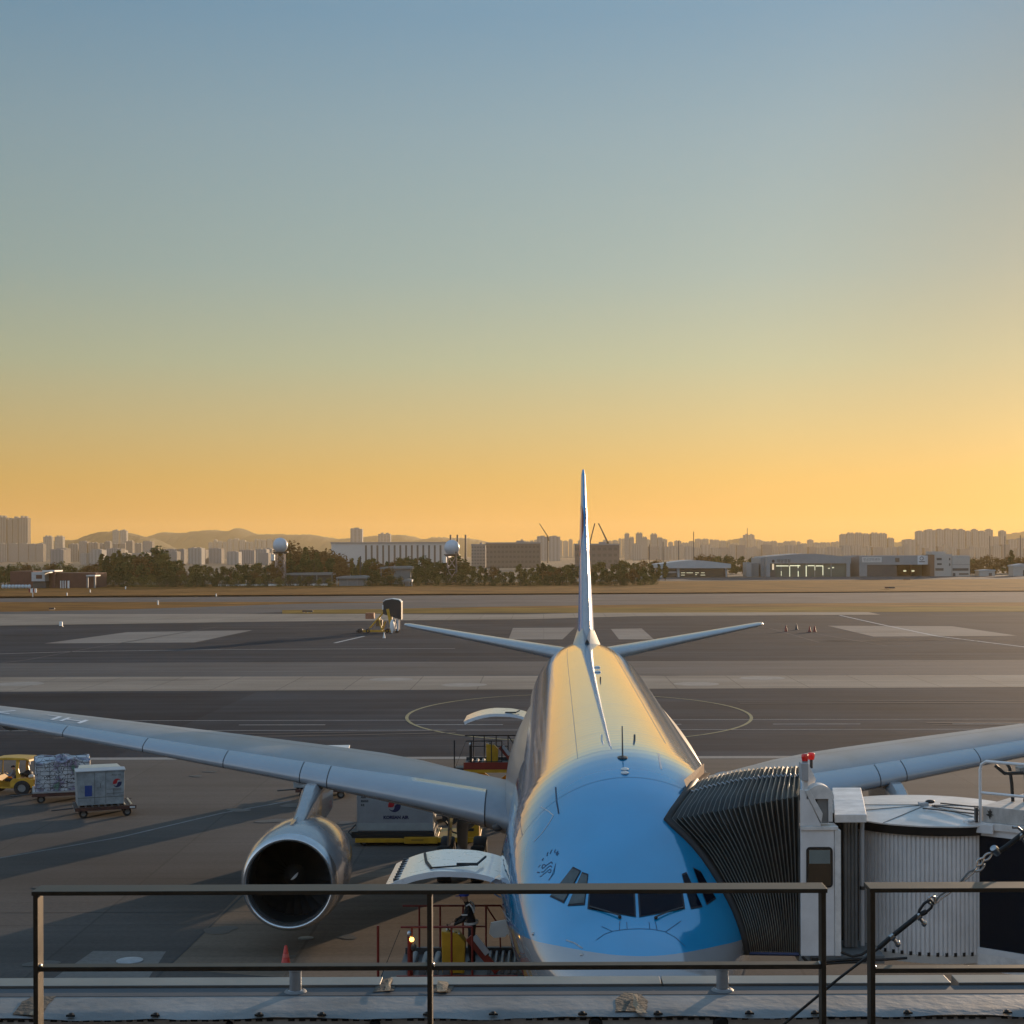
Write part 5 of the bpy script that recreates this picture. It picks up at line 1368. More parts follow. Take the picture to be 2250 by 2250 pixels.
# dark gap behind the posts, tube, pipes
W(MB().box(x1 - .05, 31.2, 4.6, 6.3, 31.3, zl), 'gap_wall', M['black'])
for a in (1851, 1858, 1866, 1874):
    W(MB().cyl((bx(a + 3.5, 30.6), 30.6, 4.62), (bx(a + 3.5, 30.6), 30.6, zl - .02), .036, n=10), 'fabric_pleat', M['mgrey'], smooth=50)
for z0, z1 in ((4.7, bz(1955, 30.4)), (bz(1951, 30.4), zl)):
    W(MB().cyl((bx(1892, 30.4), 30.4, z0), (bx(1892, 30.4), 30.4, z1), .043, n=12), 'drain_pipe', M['lgrey'], smooth=50)
W(MB().cyl((bx(1892, 30.4), 30.4, bz(1957, 30.4)), (bx(1892, 30.4), 30.4, bz(1949, 30.4)), .05, n=12), 'pipe_joint', M['black'], smooth=50)
for pts in ([(1760, 2104), (1768, 2114), (1785, 2118), (1830, 2113), (1880, 2110), (1930, 2112), (1990, 2108)], [(1845, 2095), (1870, 2104), (1890, 2100), (1906, 2090)], [(1762, 2106), (1780, 2122), (1840, 2118), (1900, 2114)]):
    W(MB().tube([(bx(u, 29.8), 29.8, bz(v, 29.8)) for u, v in pts], .026, 7), 'hose', M['black'], smooth=60)
W(MB().box(bx(1780, 29.9), 29.85, bz(2116, 29.9), bx(1806, 29.9), 30.0, bz(2105, 29.9)), 'cable_clamp', M['black'])
# round cab: slatted curtain and shallow conical roof
cc = Vector((7.72, 32.15, 0)); RC = 1.85
ca = MB()
n = 34; zb, zt = 4.52, 6.90
prev = None
for k in range(n):
    a0, a1 = R(196 + k * 88 / n * 1.0 + 8), R(196 + (k + 1) * 88 / n + 8)
    for (aa, ab, rr) in ((a0, a0 + (a1 - a0) * .62, RC), (a0 + (a1 - a0) * .62, a1, RC - .028)):
        p0 = cc + Vector((rr * math.cos(aa), rr * math.sin(aa), 0)); p1 = cc + Vector((rr * math.cos(ab), rr * math.sin(ab), 0))
        ca.add([(p0.x, p0.y, zb), (p1.x, p1.y, zb), (p1.x, p1.y, zt), (p0.x, p0.y, zt)], [(0, 1, 2, 3)])
        if prev is not None: ca.add([(prev.x, prev.y, zb), (p0.x, p0.y, zb), (p0.x, p0.y, zt), (prev.x, prev.y, zt)], [(0, 1, 2, 3)])
        prev = p1
W(ca, 'slat_curtain', bw)
tk = MB()
for k in range(0, n, 2):
    for z in (zb - .02, zt - .05):
        a = R(204 + (k + .3) * 88 / n)
        p0 = cc + Vector(((RC + .01) * math.cos(a), (RC + .01) * math.sin(a), 0)); a += R(1.6)
        p1 = cc + Vector(((RC + .01) * math.cos(a), (RC + .01) * math.sin(a), 0))
        tk.prism([(p0.x, p0.y, z), (p1.x, p1.y, z), (p1.x, p1.y, z + .07), (p0.x, p0.y, z + .07)], (0, .03, 0))
W(tk, 'curtain_guide', M['black'])
W(MB().lathe([(6.80, RC + .06), (6.97, RC + .10), (6.97, RC + .0), (6.86, .01)], cc, n=64), 'roof_rim', M['black'], smooth=40)
roof = W(MB().lathe([(6.975, RC + .13), (7.0, RC + .13), (7.03, 1.2), (7.07, .5), (7.09, .02)], cc, n=64), 'round_roof', pbr('roof_sheet', (.58, .57, .55), .45, var=.22, scale=1.4), smooth=30)
for a in (160, 190, 232, 300, 8):
    W(MB().beam(cc + Vector((.15 * math.cos(R(a)), .15 * math.sin(R(a)), 7.093)), cc + Vector(((RC + .1) * math.cos(R(a)), (RC + .1) * math.sin(R(a)), 7.003)), .020, .012), 'roof_seam', M['mgrey'], roof)
W(MB().box(cc.x - .16, cc.y - .10, 7.08, cc.x + .02, cc.y + .10, 7.15), 'roof_bracket', M['lgrey'], roof, bevel=.01)
W(MB().sphere(cc + Vector((.08, .05, 7.155)), (.10, .08, .04), 12), 'roof_fitting', M['black'], roof, smooth=60)
# tunnel: glass walled, runs right and towards the terminal
q0 = Vector((bx(2116, 30.55), 30.55, 0)); td = Vector((.775, -.632, 0)); tn = Vector((.632, .775, 0))
LT = 9.0
def tb(l0, l1, n0, n1, z0, z1, name, mat, parent=None, **k):
    pts = [q0 + td * l0 + tn * n0, q0 + td * l1 + tn * n0, q0 + td * l1 + tn * n1, q0 + td * l0 + tn * n1]
    return W(MB().prism([(p.x, p.y, z0) for p in pts], (0, 0, z1 - z0)), name, mat, parent, **k)
tb(0, LT, 0, 2.9, 4.25, 4.55, 'tunnel_floor', bw2)
tb(-.05, .06, -.01, .1, 4.552, 6.93, 'corner_post', bw2)
tb(.06, .12, .02, .1, 4.66, 6.80, 'glass_frame', M['mgrey'])
tb(.06, LT, 0, .1, 4.552, 4.66, 'sill_beam', bw)
tb(.06, LT, 0, .1, 6.80, 6.93, 'head_beam', bw)
gl = tb(.12, LT, .035, .055, 4.66, 6.80, 'tunnel_glass', pbr('tunnel_glass', (.010, .012, .018), .05, var=0, spec=.5))
for l in (2.3, 4.6, 6.9): tb(l, l + .08, .0, .1, 4.662, 6.798, 'mullion', bw)
tb(.42, .45, .06, .09, 6.3, 6.8, 'hanging_strip', M['lgrey'])
tb(.12, LT, 2.8, 2.9, 4.56, 6.93, 'back_wall', bw)
tb(.0, LT, -.05, 2.95, 6.932, 7.06, 'tunnel_roof', bw2)
tb(.35, LT, .02, 2.9, 7.062, 7.36, 'roof_box', pbr('streaked_roof', (.44, .43, .41), .5, var=.3, scale=2.2, stretch=(1, 4, 1)), bevel=.01)
tb(.06, .62, -.10, -.055, 6.86, 7.04, 'bracket_box', bw, bevel=.01)
for nn in (.5, .9, 1.3): tb(-1.1, .9, nn, nn + .03, 7.364 if 0 else 7.10, 7.125, 'roof_rail', M['dgrey'])
# soot marks on the side of the roof box
sm = pbr('soot', (.035, .035, .032), .9, var=.6, scale=18)
for l, w in ((.52, .16), (1.25, .2)):
    c = q0 + td * l + tn * .008
    pts = []
    r_ = random.Random(int(l * 100))
    for k in range(16):
        a = 2 * math.pi * k / 16; f = r_.uniform(.25, 1)
        pts.append(c + td * (w / 2 * f * math.cos(a)) + Vector((0, 0, 7.21 + .12 * f * math.sin(a))))
    W(MB().prism(pts, tn * .008), 'soot_mark', sm)
# guard rail, lamp and cables on the tunnel roof
gr = MB()
def tp(l, n, z): 
    p = q0 + td * l + tn * n; return Vector((p.x, p.y, z))
rl = [tp(.34, -.02, 6.95), tp(.34, -.02, 8.06), tp(.37, -.02, 8.16), tp(.46, -.02, 8.22), tp(4.5, -.02, 8.22)]
W(MB().tube(rl, .030, 10), 'guard_rail', bw, smooth=60)
W(MB().tube([tp(.36, -.02, 7.62), tp(4.5, -.02, 7.62)], .026, 8), 'guard_rail', bw, smooth=60)
for l in (2.4, 4.4): W(MB().tube([tp(l, -.02, 6.95), tp(l, -.02, 8.19)], .028, 8), 'guard_post', bw, smooth=60)
rl = [tp(.9, 2.6, 7.362), tp(.9, 2.6, 8.20), tp(4.5, 2.6, 8.20)]
W(MB().tube(rl, .035, 8), 'guard_rail', bw2, smooth=60)
for l in (2.0,): W(MB().tube([tp(l, 2.6, 7.362), tp(l, 2.6, 8.16)], .035, 8), 'guard_post', bw2, smooth=60)
W(MB().tube([tp(.93, 2.6, 7.75), tp(4.5, 2.6, 7.75)], .03, 8), 'guard_rail', bw2, smooth=60)
tb(1.25, 1.52, .6, .9, 7.362, 8.30, 'equipment_column', bw2, bevel=.01)
lp = tp(.85, 1.1, 8.0)
W(MB().tube([tp(.85, 1.1, 7.362), lp], .035, 8), 'lamp_post', bw)
W(MB().prism([lp + Vector((-.22, -.1, .02)), lp + Vector((.20, -.1, .10)), lp + Vector((.30, -.1, .02)), lp + Vector((.05, -.1, -.10)), lp + Vector((-.20, -.1, -.08))], (0, .3, 0)), 'flood_lamp', M['mgrey'], bevel=.01)
for pts in ([tp(.60, .9, 7.365), tp(.58, .9, 7.7), tp(.54, .9, 8.0), tp(.46, .9, 8.12)], [tp(.80, 1.0, 7.365), tp(.83, 1.0, 7.7), tp(.80, 1.0, 7.98)], [tp(.46, .4, 8.1), tp(.6, .5, 7.95), tp(.8, .9, 7.93)]):
    W(MB().tube(pts, .035, 8), 'cable', M['black'], smooth=60)
W(MB().tube([tp(.14, -.1, 7.06), tp(.22, -.16, 7.07), tp(.30, -.1, 7.10), tp(.30, -.05, 7.3)], .022, 8), 'hook', M['lgrey'], smooth=60)
W(MB().box(bx(2140, 30.3), 30.25, 7.065, bx(2146, 30.3), 30.35, 7.34), 'rail_stub', M['dgrey'])
# drive column that carries the bridge
for s_ in (-1, 1):
    p = q0 + td * 4.2 + tn * (1.45 + s_ * 1.9)
    lg = W(MB().tube([(p.x, p.y, .9), (p.x, p.y, 7.3)], .2, 12), 'drive_leg', bw, smooth=50)
    W(MB().lathe([(-.2, .35), (-.2, .6), (.2, .6), (.2, .35)], (p.x, p.y, .6), td, 24), 'drive_wheel', M['tyre'], lg, smooth=40)
p = q0 + td * 4.2 + tn * 1.45
W(MB().beam(p + tn * -1.9 + Vector((0, 0, 1.1)), p + tn * 1.9 + Vector((0, 0, 1.1)), .35, .4), 'cross_beam', bw)

# ================================================================== terminal roof edge below the viewer
term = thing('terminal_building', 'grey sheet metal roof edge of the terminal along the bottom of the view', 'building', (0, 10, 0))
sheet_m = pbr('roof_flashing', (.20, .207, .210), .58, .1, var=.42, scale=1.1, bump=.25, bscale=14)
slate_m = pbr('roof_membrane', (.07, .08, .09), .7, .0, var=.18, scale=2)
lipm = pbr('coping_metal', (.25, .245, .23), .38, .45, var=.2, scale=1.5)
def T(mb, name, mat, **k): return mb.build(name, mat, term, world=True, **k)
nx = 260
r_ = random.Random(4)
wob = [r_.uniform(-1, 1) for _ in range(nx + 3)]
def flash(i, j):
    x = -6 + 12 * i; k = int(i * nx)
    wv = (.5 * wob[k] + .3 * wob[max(0, k - 1)] + .3 * wob[k + 1]) * .004 + .006 * math.sin(x * 3.1) + .005 * math.sin(x * 7.3 + 1)
    y = 10.0 + .455 * j
    return Vector((x, y + wv * (1 - j) * .8, 9.285 + .015 * min(1, j * 4) + wv * .8 * max(0, 1 - j * 3)))
T(MB().grid(flash, nx, 10), 'roof_flashing', sheet_m, smooth=60)
T(MB().box(-6, 10.456, 9.25, 6, 10.645, 9.303), 'roof_membrane', slate_m)
xs_ = [(-6, -1.105), (-1.05, .78), (.79, 2.72), (2.77, 6)]
for a, b in xs_: T(MB().box(a, 10.662, 9.2, b, 10.86, 9.318), 'coping', lipm, bevel=.004)
T(MB().box(-6, 10.645, 9.15, 6, 10.662, 9.27), 'shadow_gap', M['black'])
T(MB().box(-6, 10.03, 8.4, 6, 10.08, 9.27), 'slotted_wall', pbr('slotted_wall', (.50, .50, .49), .6, var=.25, scale=3))
sl_ = MB(); x = -5.9
k = 0
while x < 5.9:
    if k % 11 != 7: sl_.box(x, 10.022, 9.262, x + .040, 10.0295, 9.276)
    x += .068; k += 1
tag(T(sl_, 'slot_row', M['black'], merge=False), kind='stuff')
for k in range(22):
    x = -5.5 + k * .52 + r_.uniform(-.1, .1)
    b = MB(); b.prism([(x - .028, 10.012, 9.297), (x + .03, 10.01, 9.297), (x + .012, 10.05, 9.297), (x - .02, 10.045, 9.297)], (0, 0, .012)); b.sphere((x, 10.03, 9.309), (.016, .014, .010), 8)
    T(b, 'fixing_clip', M['black'])
for k, (u, v, w) in enumerate(((500, 2245, .05), (820, 2244, .07), (1305, 2247, .09), (1580, 2245, .10))):
    x = (u - U0) / F * 10.02
    T(MB().lathe([(0, .001), (0, w / 2), (.03, w / 2 * .7), (.03, .001)], (x, 10.03, 9.24), (0, -1, 0), 14), 'wall_fitting', M['black'], smooth=40)
torn = pbr('torn_sealant', (.085, .072, .055), .8, var=.6, scale=14, bump=.6, bscale=30)
torn2 = pbr('peeling_tape', (.26, .19, .12), .7, var=.5, scale=18, bump=.5, bscale=40)
def patch(uv, z, mat, seed, name):
    r2 = random.Random(seed); P = [gp(u, v, z) for u, v in uv]
    c = sum(P, Vector()) / len(P)
    n_ = 14
    ring = []
    for i in range(len(P)):
        for k in range(4): ring.append(P[i].lerp(P[(i + 1) % len(P)], k / 4) + Vector((r2.uniform(-.006, .006), r2.uniform(-.004, .004), 0)))
    m_ = len(ring); vs = [c + Vector((0, 0, .008))] + [c.lerp(p, .55) + Vector((0, 0, r2.uniform(.001, .004))) for p in ring] + ring
    fs = [(0, 1 + k, 1 + (k + 1) % m_) for k in range(m_)] + [(1 + k, 1 + m_ + k, 1 + m_ + (k + 1) % m_, 1 + (k + 1) % m_) for k in range(m_)]
    T(MB().add(vs, fs), name, mat, smooth=20)
patch([(28, 2228), (50, 2200), (70, 2190), (125, 2188), (108, 2205), (88, 2232)], 9.304, torn, 1, 'sealing_patch')
patch([(62, 2228), (90, 2208), (95, 2216), (74, 2231)], 9.318, torn2, 2, 'peeled_tape')
patch([(820, 2180), (832, 2153), (872, 2145), (866, 2176)], 9.308, torn, 3, 'sealing_patch')
patch([(846, 2176), (852, 2150), (862, 2148), (856, 2176)], 9.328, torn2, 4, 'peeled_tape')
patch([(948, 2180), (956, 2150), (1006, 2152), (988, 2180)], 9.308, torn, 5, 'sealing_patch')
patch([(960, 2178), (962, 2154), (986, 2158), (980, 2178)], 9.328, torn2, 6, 'peeled_tape')
patch([(1352, 2222), (1354, 2195), (1372, 2180), (1408, 2183), (1424, 2200), (1420, 2222)], 9.304, torn, 7, 'sealing_patch')
patch([(1392, 2182), (1400, 2186), (1402, 2208), (1425, 2226), (1400, 2226), (1390, 2205)], 9.322, torn2, 8, 'peeled_tape')
T(MB().box(-40, -14, 0, 40, 10.02, 8.4), 'wall', pbr('terminal_wall', (.20, .20, .20), .7, var=.1))
T(MB().box(-40, 7.5, 8.4, 40, 10.02, 9.10), 'roof_deck', pbr('roof_deck', (.10, .105, .11), .8, var=.2))
T(MB().box(-40, -14, 8.4, 40, 3.6, 10.55), 'viewing_deck', pbr('deck_paving', (.06, .06, .058), .8, var=.15))
T(MB().box(-40, -14, 10.55, 40, -4.5, 27), 'upper_storey', pbr('curtain_wall', (.035, .045, .055), .25, .0, var=.1))  # unseen behind the camera, built taller to darken faces turned this way
# vent pipes on the roof edge
for k, (u, lab) in enumerate(((646, 'short capped vent pipe on the roof edge in front of the red traffic cone'), (1584, 'short capped vent pipe on the roof edge below the airliner nose'))):
    x = (u - U0) / F * 10.55
    t = thing('vent_pipe', lab, 'vent pipe', (x, 10.55, 9.304))
    MB().lathe([(0, .052), (.008, .052), (.012, .040), (.14, .040)], n=24).build('pipe', M['galv'], t, smooth=40)
    MB().lathe([(.135, .041), (.140, .046), (.160, .045), (.172, .030), (.176, .001)], n=24).build('cap', M['galv'], t, smooth=40)
    MB().lathe([(0, .075), (.006, .070), (.012, .053)], n=20).build('collar', sheet_m, t, smooth=40)

# ================================================================== guard rails
rail_m = pbr('bronze_painted_steel', (.088, .079, .066), .48, 1.0, var=.18, scale=9)
K = F / 9.0
def rx(u): return (u - U0) / K
def rz(v): return H - (v - VH) / K
def railframe(name, label, ul, ur, posts, ztop, zmid, right_open=False):
    t = thing(name, label, 'guard rail', ((rx(ul) + rx(ur)) / 2, 9.0, 9.1))
    xl, xr = rx(ul), rx(ur)
    MB().box(xl, 9.0, ztop - .024, xr, 9.178, ztop).build('top_rail', rail_m, t, world=True, bevel=.003)
    px = [rx(u) for u in posts]
    for i, x in enumerate(px):
        MB().box(x, 9.012, 9.1, x + .027, 9.117, ztop - .0245).build('post', rail_m, t, world=True, bevel=.003)
        MB().box(x - .03, 9.0, 9.1, x + .057, 9.13, 9.112).build('foot_plate', rail_m, t, world=True)
        b = MB(); b.sphere((x + (.031 if i < len(px) - 1 else -.004), 9.05, zmid + .004), (.010, .03, .009), 8)
        b.build('weld_bead', M['steel'], t, world=True, smooth=60)
    ends = px + ([xr] if right_open else [])
    for i in range(len(ends) - 1):
        MB().box(ends[i] + .0275, 9.02, zmid - .026, ends[i + 1] - .0005, 9.10, zmid).build('mid_rail', rail_m, t, world=True, bevel=.003)
railframe('guard_rail', 'long dark metal guard rail in front of the airliner nose and engine', 66, 1816, (68, 935, 1803), rz(1955.3), rz(2123.5))
railframe('guard_rail', 'shorter dark metal guard rail before the slatted cab of the boarding bridge', 1909, 3600, (1911, 2760), rz(1955), rz(2133), True)

# ================================================================== steel stay rope with its fittings
def cp(u, v, D): return at(u, v, D)
D0c, D1c = 9.45, 9.95
def cD(u): return D0c + (D1c - D0c) * (u - 1722) / (2250 - 1722)
stay = thing('stay_rope', 'black sheathed steel stay rope slanting up at the right, with bright metal clamps', 'stay rope', tuple(gp(1700, 2262, 9.1)))
def C(mb, name, mat, parent=None, **k): return mb.build(name, mat, parent or stay, world=True, **k)
chrome = pbr('galvanised_fitting', (.40, .40, .40), .22, .95, var=.15, scale=30)
path = lambda pts: [cp(u, v, cD(u)) for u, v in pts]
C(MB().tube([Vector((cp(1700, 2268, 9.43).x, 9.43, 9.105))] + path([(1722, 2251), (1842, 2151), (1893, 2112), (1931, 2083)]), .0085, 8), 'wire_rope', M['black'], smooth=60)
C(MB().tube(path([(1931, 2083), (1959, 2058), (2017, 2012), (2035, 2003)]), .0155, 10), 'rope_sheath', M['black'], smooth=60)
C(MB().tube(path([(2017, 2012), (2020, 2000), (2030, 1986), (2044, 1976), (2050, 1984), (2046, 1995), (2035, 2004), (2022, 2012)]), .009, 8), 'rope_eye', M['black'], smooth=60)
C(MB().tube(path([(2040, 1975), (2046, 1969), (2054, 1972), (2055, 1981), (2048, 1988), (2041, 1984), (2040, 1975)]), .0085, 8), 'shackle', chrome, smooth=60)
for off in (-2.5, 2.5):
    C(MB().tube(path([(2053, 1984 + off), (2066, 1971 + off * 1.6), (2084, 1960 + off * 1.5), (2110, 1940 + off * .9), (2128, 1921 + off * 1.8), (2142, 1912 + off * .6)]), .0065, 8), 'twisted_wire', chrome if off > 0 else M['mgrey'], smooth=60)
for a, b in (((2140, 1914), (2164, 1900)), ((2146, 1902), (2160, 1886)), ((2158, 1892), (2180, 1874))):
    ax_, bx_ = cp(*a, cD(a[0])), cp(*b, cD(b[0])); d = bx_ - ax_; nn = Vector((-d.z, 0, d.x)).normalized() * .016
    ring = [ax_ + d * f + nn * math.sin(math.pi * f) for f in [k / 8 for k in range(9)]] + [bx_ - d * f - nn * math.sin(math.pi * f) for f in [k / 8 for k in range(9)]]
    C(MB().tube(ring, .0075, 8), 'chain_link', chrome, smooth=60)
p = cp(2187, 1869, cD(2187))
C(MB().lathe([(-.03, .012), (-.03, .022), (0, .026), (.028, .022), (.032, .001)], p, (-.5, -.35, .6), 14), 'anchor_bolt', chrome, smooth=50)
C(MB().tube(path([(2196, 1870), (2210, 1861), (2241, 1837), (2262, 1818)]), .0155, 10), 'rope_sheath', M['black'], smooth=60)
C(MB().tube(path([(2241, 1840), (2256, 1822), (2420, 1690), (2600, 1545), (3300, 981)]), .0125, 10), 'wire_rope', M['black'], smooth=60)
C(MB().tube(path([(2225, 1818), (2236, 1818), (2246, 1826), (2250, 1836)]), .009, 8), 'shackle', chrome, smooth=60)
for (u, v) in ((1960, 2059), (2018, 2014), (2243, 1838)):
    p = cp(u, v, cD(u)); cl_ = MB()
    d = (cp(u + 20, v - 16, cD(u)) - p).normalized(); nn = Vector((-d.z, 0, d.x)).normalized()
    cl_.tube([p - d * .016, p + d * .016], .021, 12); 
    k_ = C(cl_, 'rope_clamp', chrome, smooth=50)
    C(MB().tube([p, p - nn * .05 + d * -.0], .011, 8), 'clamp_bolt', chrome, k_, smooth=50)
    C(MB().sphere(p - nn * .056, (.017, .014, .02), 10), 'clamp_nut', chrome, k_, smooth=50)
e_ = cp(3300, 981, cD(3300))
mst = tag(MB().tube([(e_.x, e_.y, 9.1), (e_.x, e_.y, e_.z + .5)], .06, 12).build('stay_mast', M['galv'], smooth=50), 'grey mast out at the right that holds the top of the stay rope', 'mast')

# ================================================================== ground equipment and people
def person_body(name, J, edges, rad, mats, parent=None, matfn=None):
    """one continuous skinned body; J joints, rad radius per joint"""
    me = bpy.data.meshes.new(name); keys = list(J)
    idx = {k: i for i, k in enumerate(keys)}
    me.from_pydata([J[k] for k in keys], [(idx[a], idx[b]) for a, b in edges], [])
    o = bpy.data.objects.new(name, me); COL.objects.link(o)
    sk = o.modifiers.new('skin', 'SKIN'); sk.branch_smoothing = .6
    for i, k in enumerate(keys):
        r = rad[k]; r = r if isinstance(r, tuple) else (r, r)
        me.skin_vertices[0].data[i].radius = r
        me.skin_vertices[0].data[i].use_root = (k == 'pelvis')
    sb = o.modifiers.new('sub', 'SUBSURF'); sb.levels = 2; sb.render_levels = 2
    bpy.context.view_layer.update()
    m2 = bpy.data.meshes.new_from_object(o.evaluated_get(bpy.context.evaluated_depsgraph_get()))
    bpy.data.objects.remove(o); bpy.data.meshes.remove(me)
    m2.name = name; m2.materials.clear()
    for m in mats: m2.materials.append(m)
    for p in m2.polygons:
        p.use_smooth = True
        if matfn: p.material_index = matfn(p.center)
    o = bpy.data.objects.new(name, m2); COL.objects.link(o)
    if parent: o.parent = parent
    return o
ED = [('pelvis', 'waist'), ('waist', 'chest'), ('chest', 'neck'), ('neck', 'head'), ('head', 'crown'), ('chest', 'shl'), ('shl', 'ell'), ('ell', 'wrl'), ('wrl', 'hal'), ('chest', 'shr'), ('shr', 'elr'), ('elr', 'wrr'), ('wrr', 'har'),
      ('pelvis', 'hil'), ('hil', 'knl'), ('knl', 'anl'), ('anl', 'tol'), ('pelvis', 'hir'), ('hir', 'knr'), ('knr', 'anr'), ('anr', 'tor')]
RAD = dict(pelvis=(.165, .125), waist=(.155, .115), chest=(.185, .125), neck=.062, head=(.082, .095), crown=(.07, .08), shl=.075, ell=.052, wrl=.038, hal=(.045, .028), shr=.075, elr=.052, wrr=.038, har=(.045, .028),
           hil=.098, knl=.068, anl=.048, tol=(.05, .035), hir=.098, knr=.068, anr=.048, tor=(.05, .035))
def head_details(parent, c, face, cap=None, r=.1):
    """face features on the head, facing direction face (unit, horizontal)"""
    f = Vector(face).normalized(); s = Vector((-f.y, f.x, 0)); up = Vector((0, 0, 1))
    b = MB()
    b.sphere(c + f * .098 - up * .012, (.016, .016, .024), 8)
    b.build('nose', M['skin'], parent, smooth=60)
    for k in (-1, 1):
        MB().sphere(c + f * .086 + s * k * .033 + up * .018, .012, 8).build('eye', M['black'], parent, smooth=60)
        MB().sphere(c + s * k * .084 - f * .005, (.014, .022, .03), 8).build('ear', M['skin'], parent, smooth=60)
    MB().sphere(c + f * .088 - up * .048, (.022, .012, .006), 8).build('mouth', M['logo_red'], parent, smooth=60)
    if cap:
        h = MB()
        h.grid(lambda i, j: c + up * (.028 + .105 * math.sin(math.pi / 2 * i)) + (f * math.cos(2 * math.pi * j) * .118 + s * math.sin(2 * math.pi * j) * .105) * math.cos(math.pi / 2 * i), 6, 20)
        h.add([c + f * .10 + s * .085 + up * .035, c + f * .205 + s * .05 + up * .025, c + f * .205 - s * .05 + up * .025, c + f * .10 - s * .085 + up * .035], [(0, 1, 2, 3)])
        h.build('cap', cap, parent, smooth=60)
def fingers(parent, wrist, tip, side, mat):
    d = (Vector(tip) - Vector(wrist)).normalized(); s = Vector(side).normalized(); n = d.cross(s)
    for k in range(4):
        b = Vector(tip) + s * (k - 1.5) * .02
        L = (.072, .082, .078, .06)[k]
        MB().tube([b - d * .02, b + d * L * .45 - n * .004, b + d * L * .75 - n * .02, b + d * L * .85 - n * .045], [.010, .0095, .009, .007], 8).build('finger', mat, parent, smooth=60)
    b = Vector(wrist) + d * .03 + s * .035
    MB().tube([b, b + s * .028 + d * .03, b + s * .032 + d * .062 - n * .015], [.013, .011, .008], 8).build('thumb', mat, parent, smooth=60)

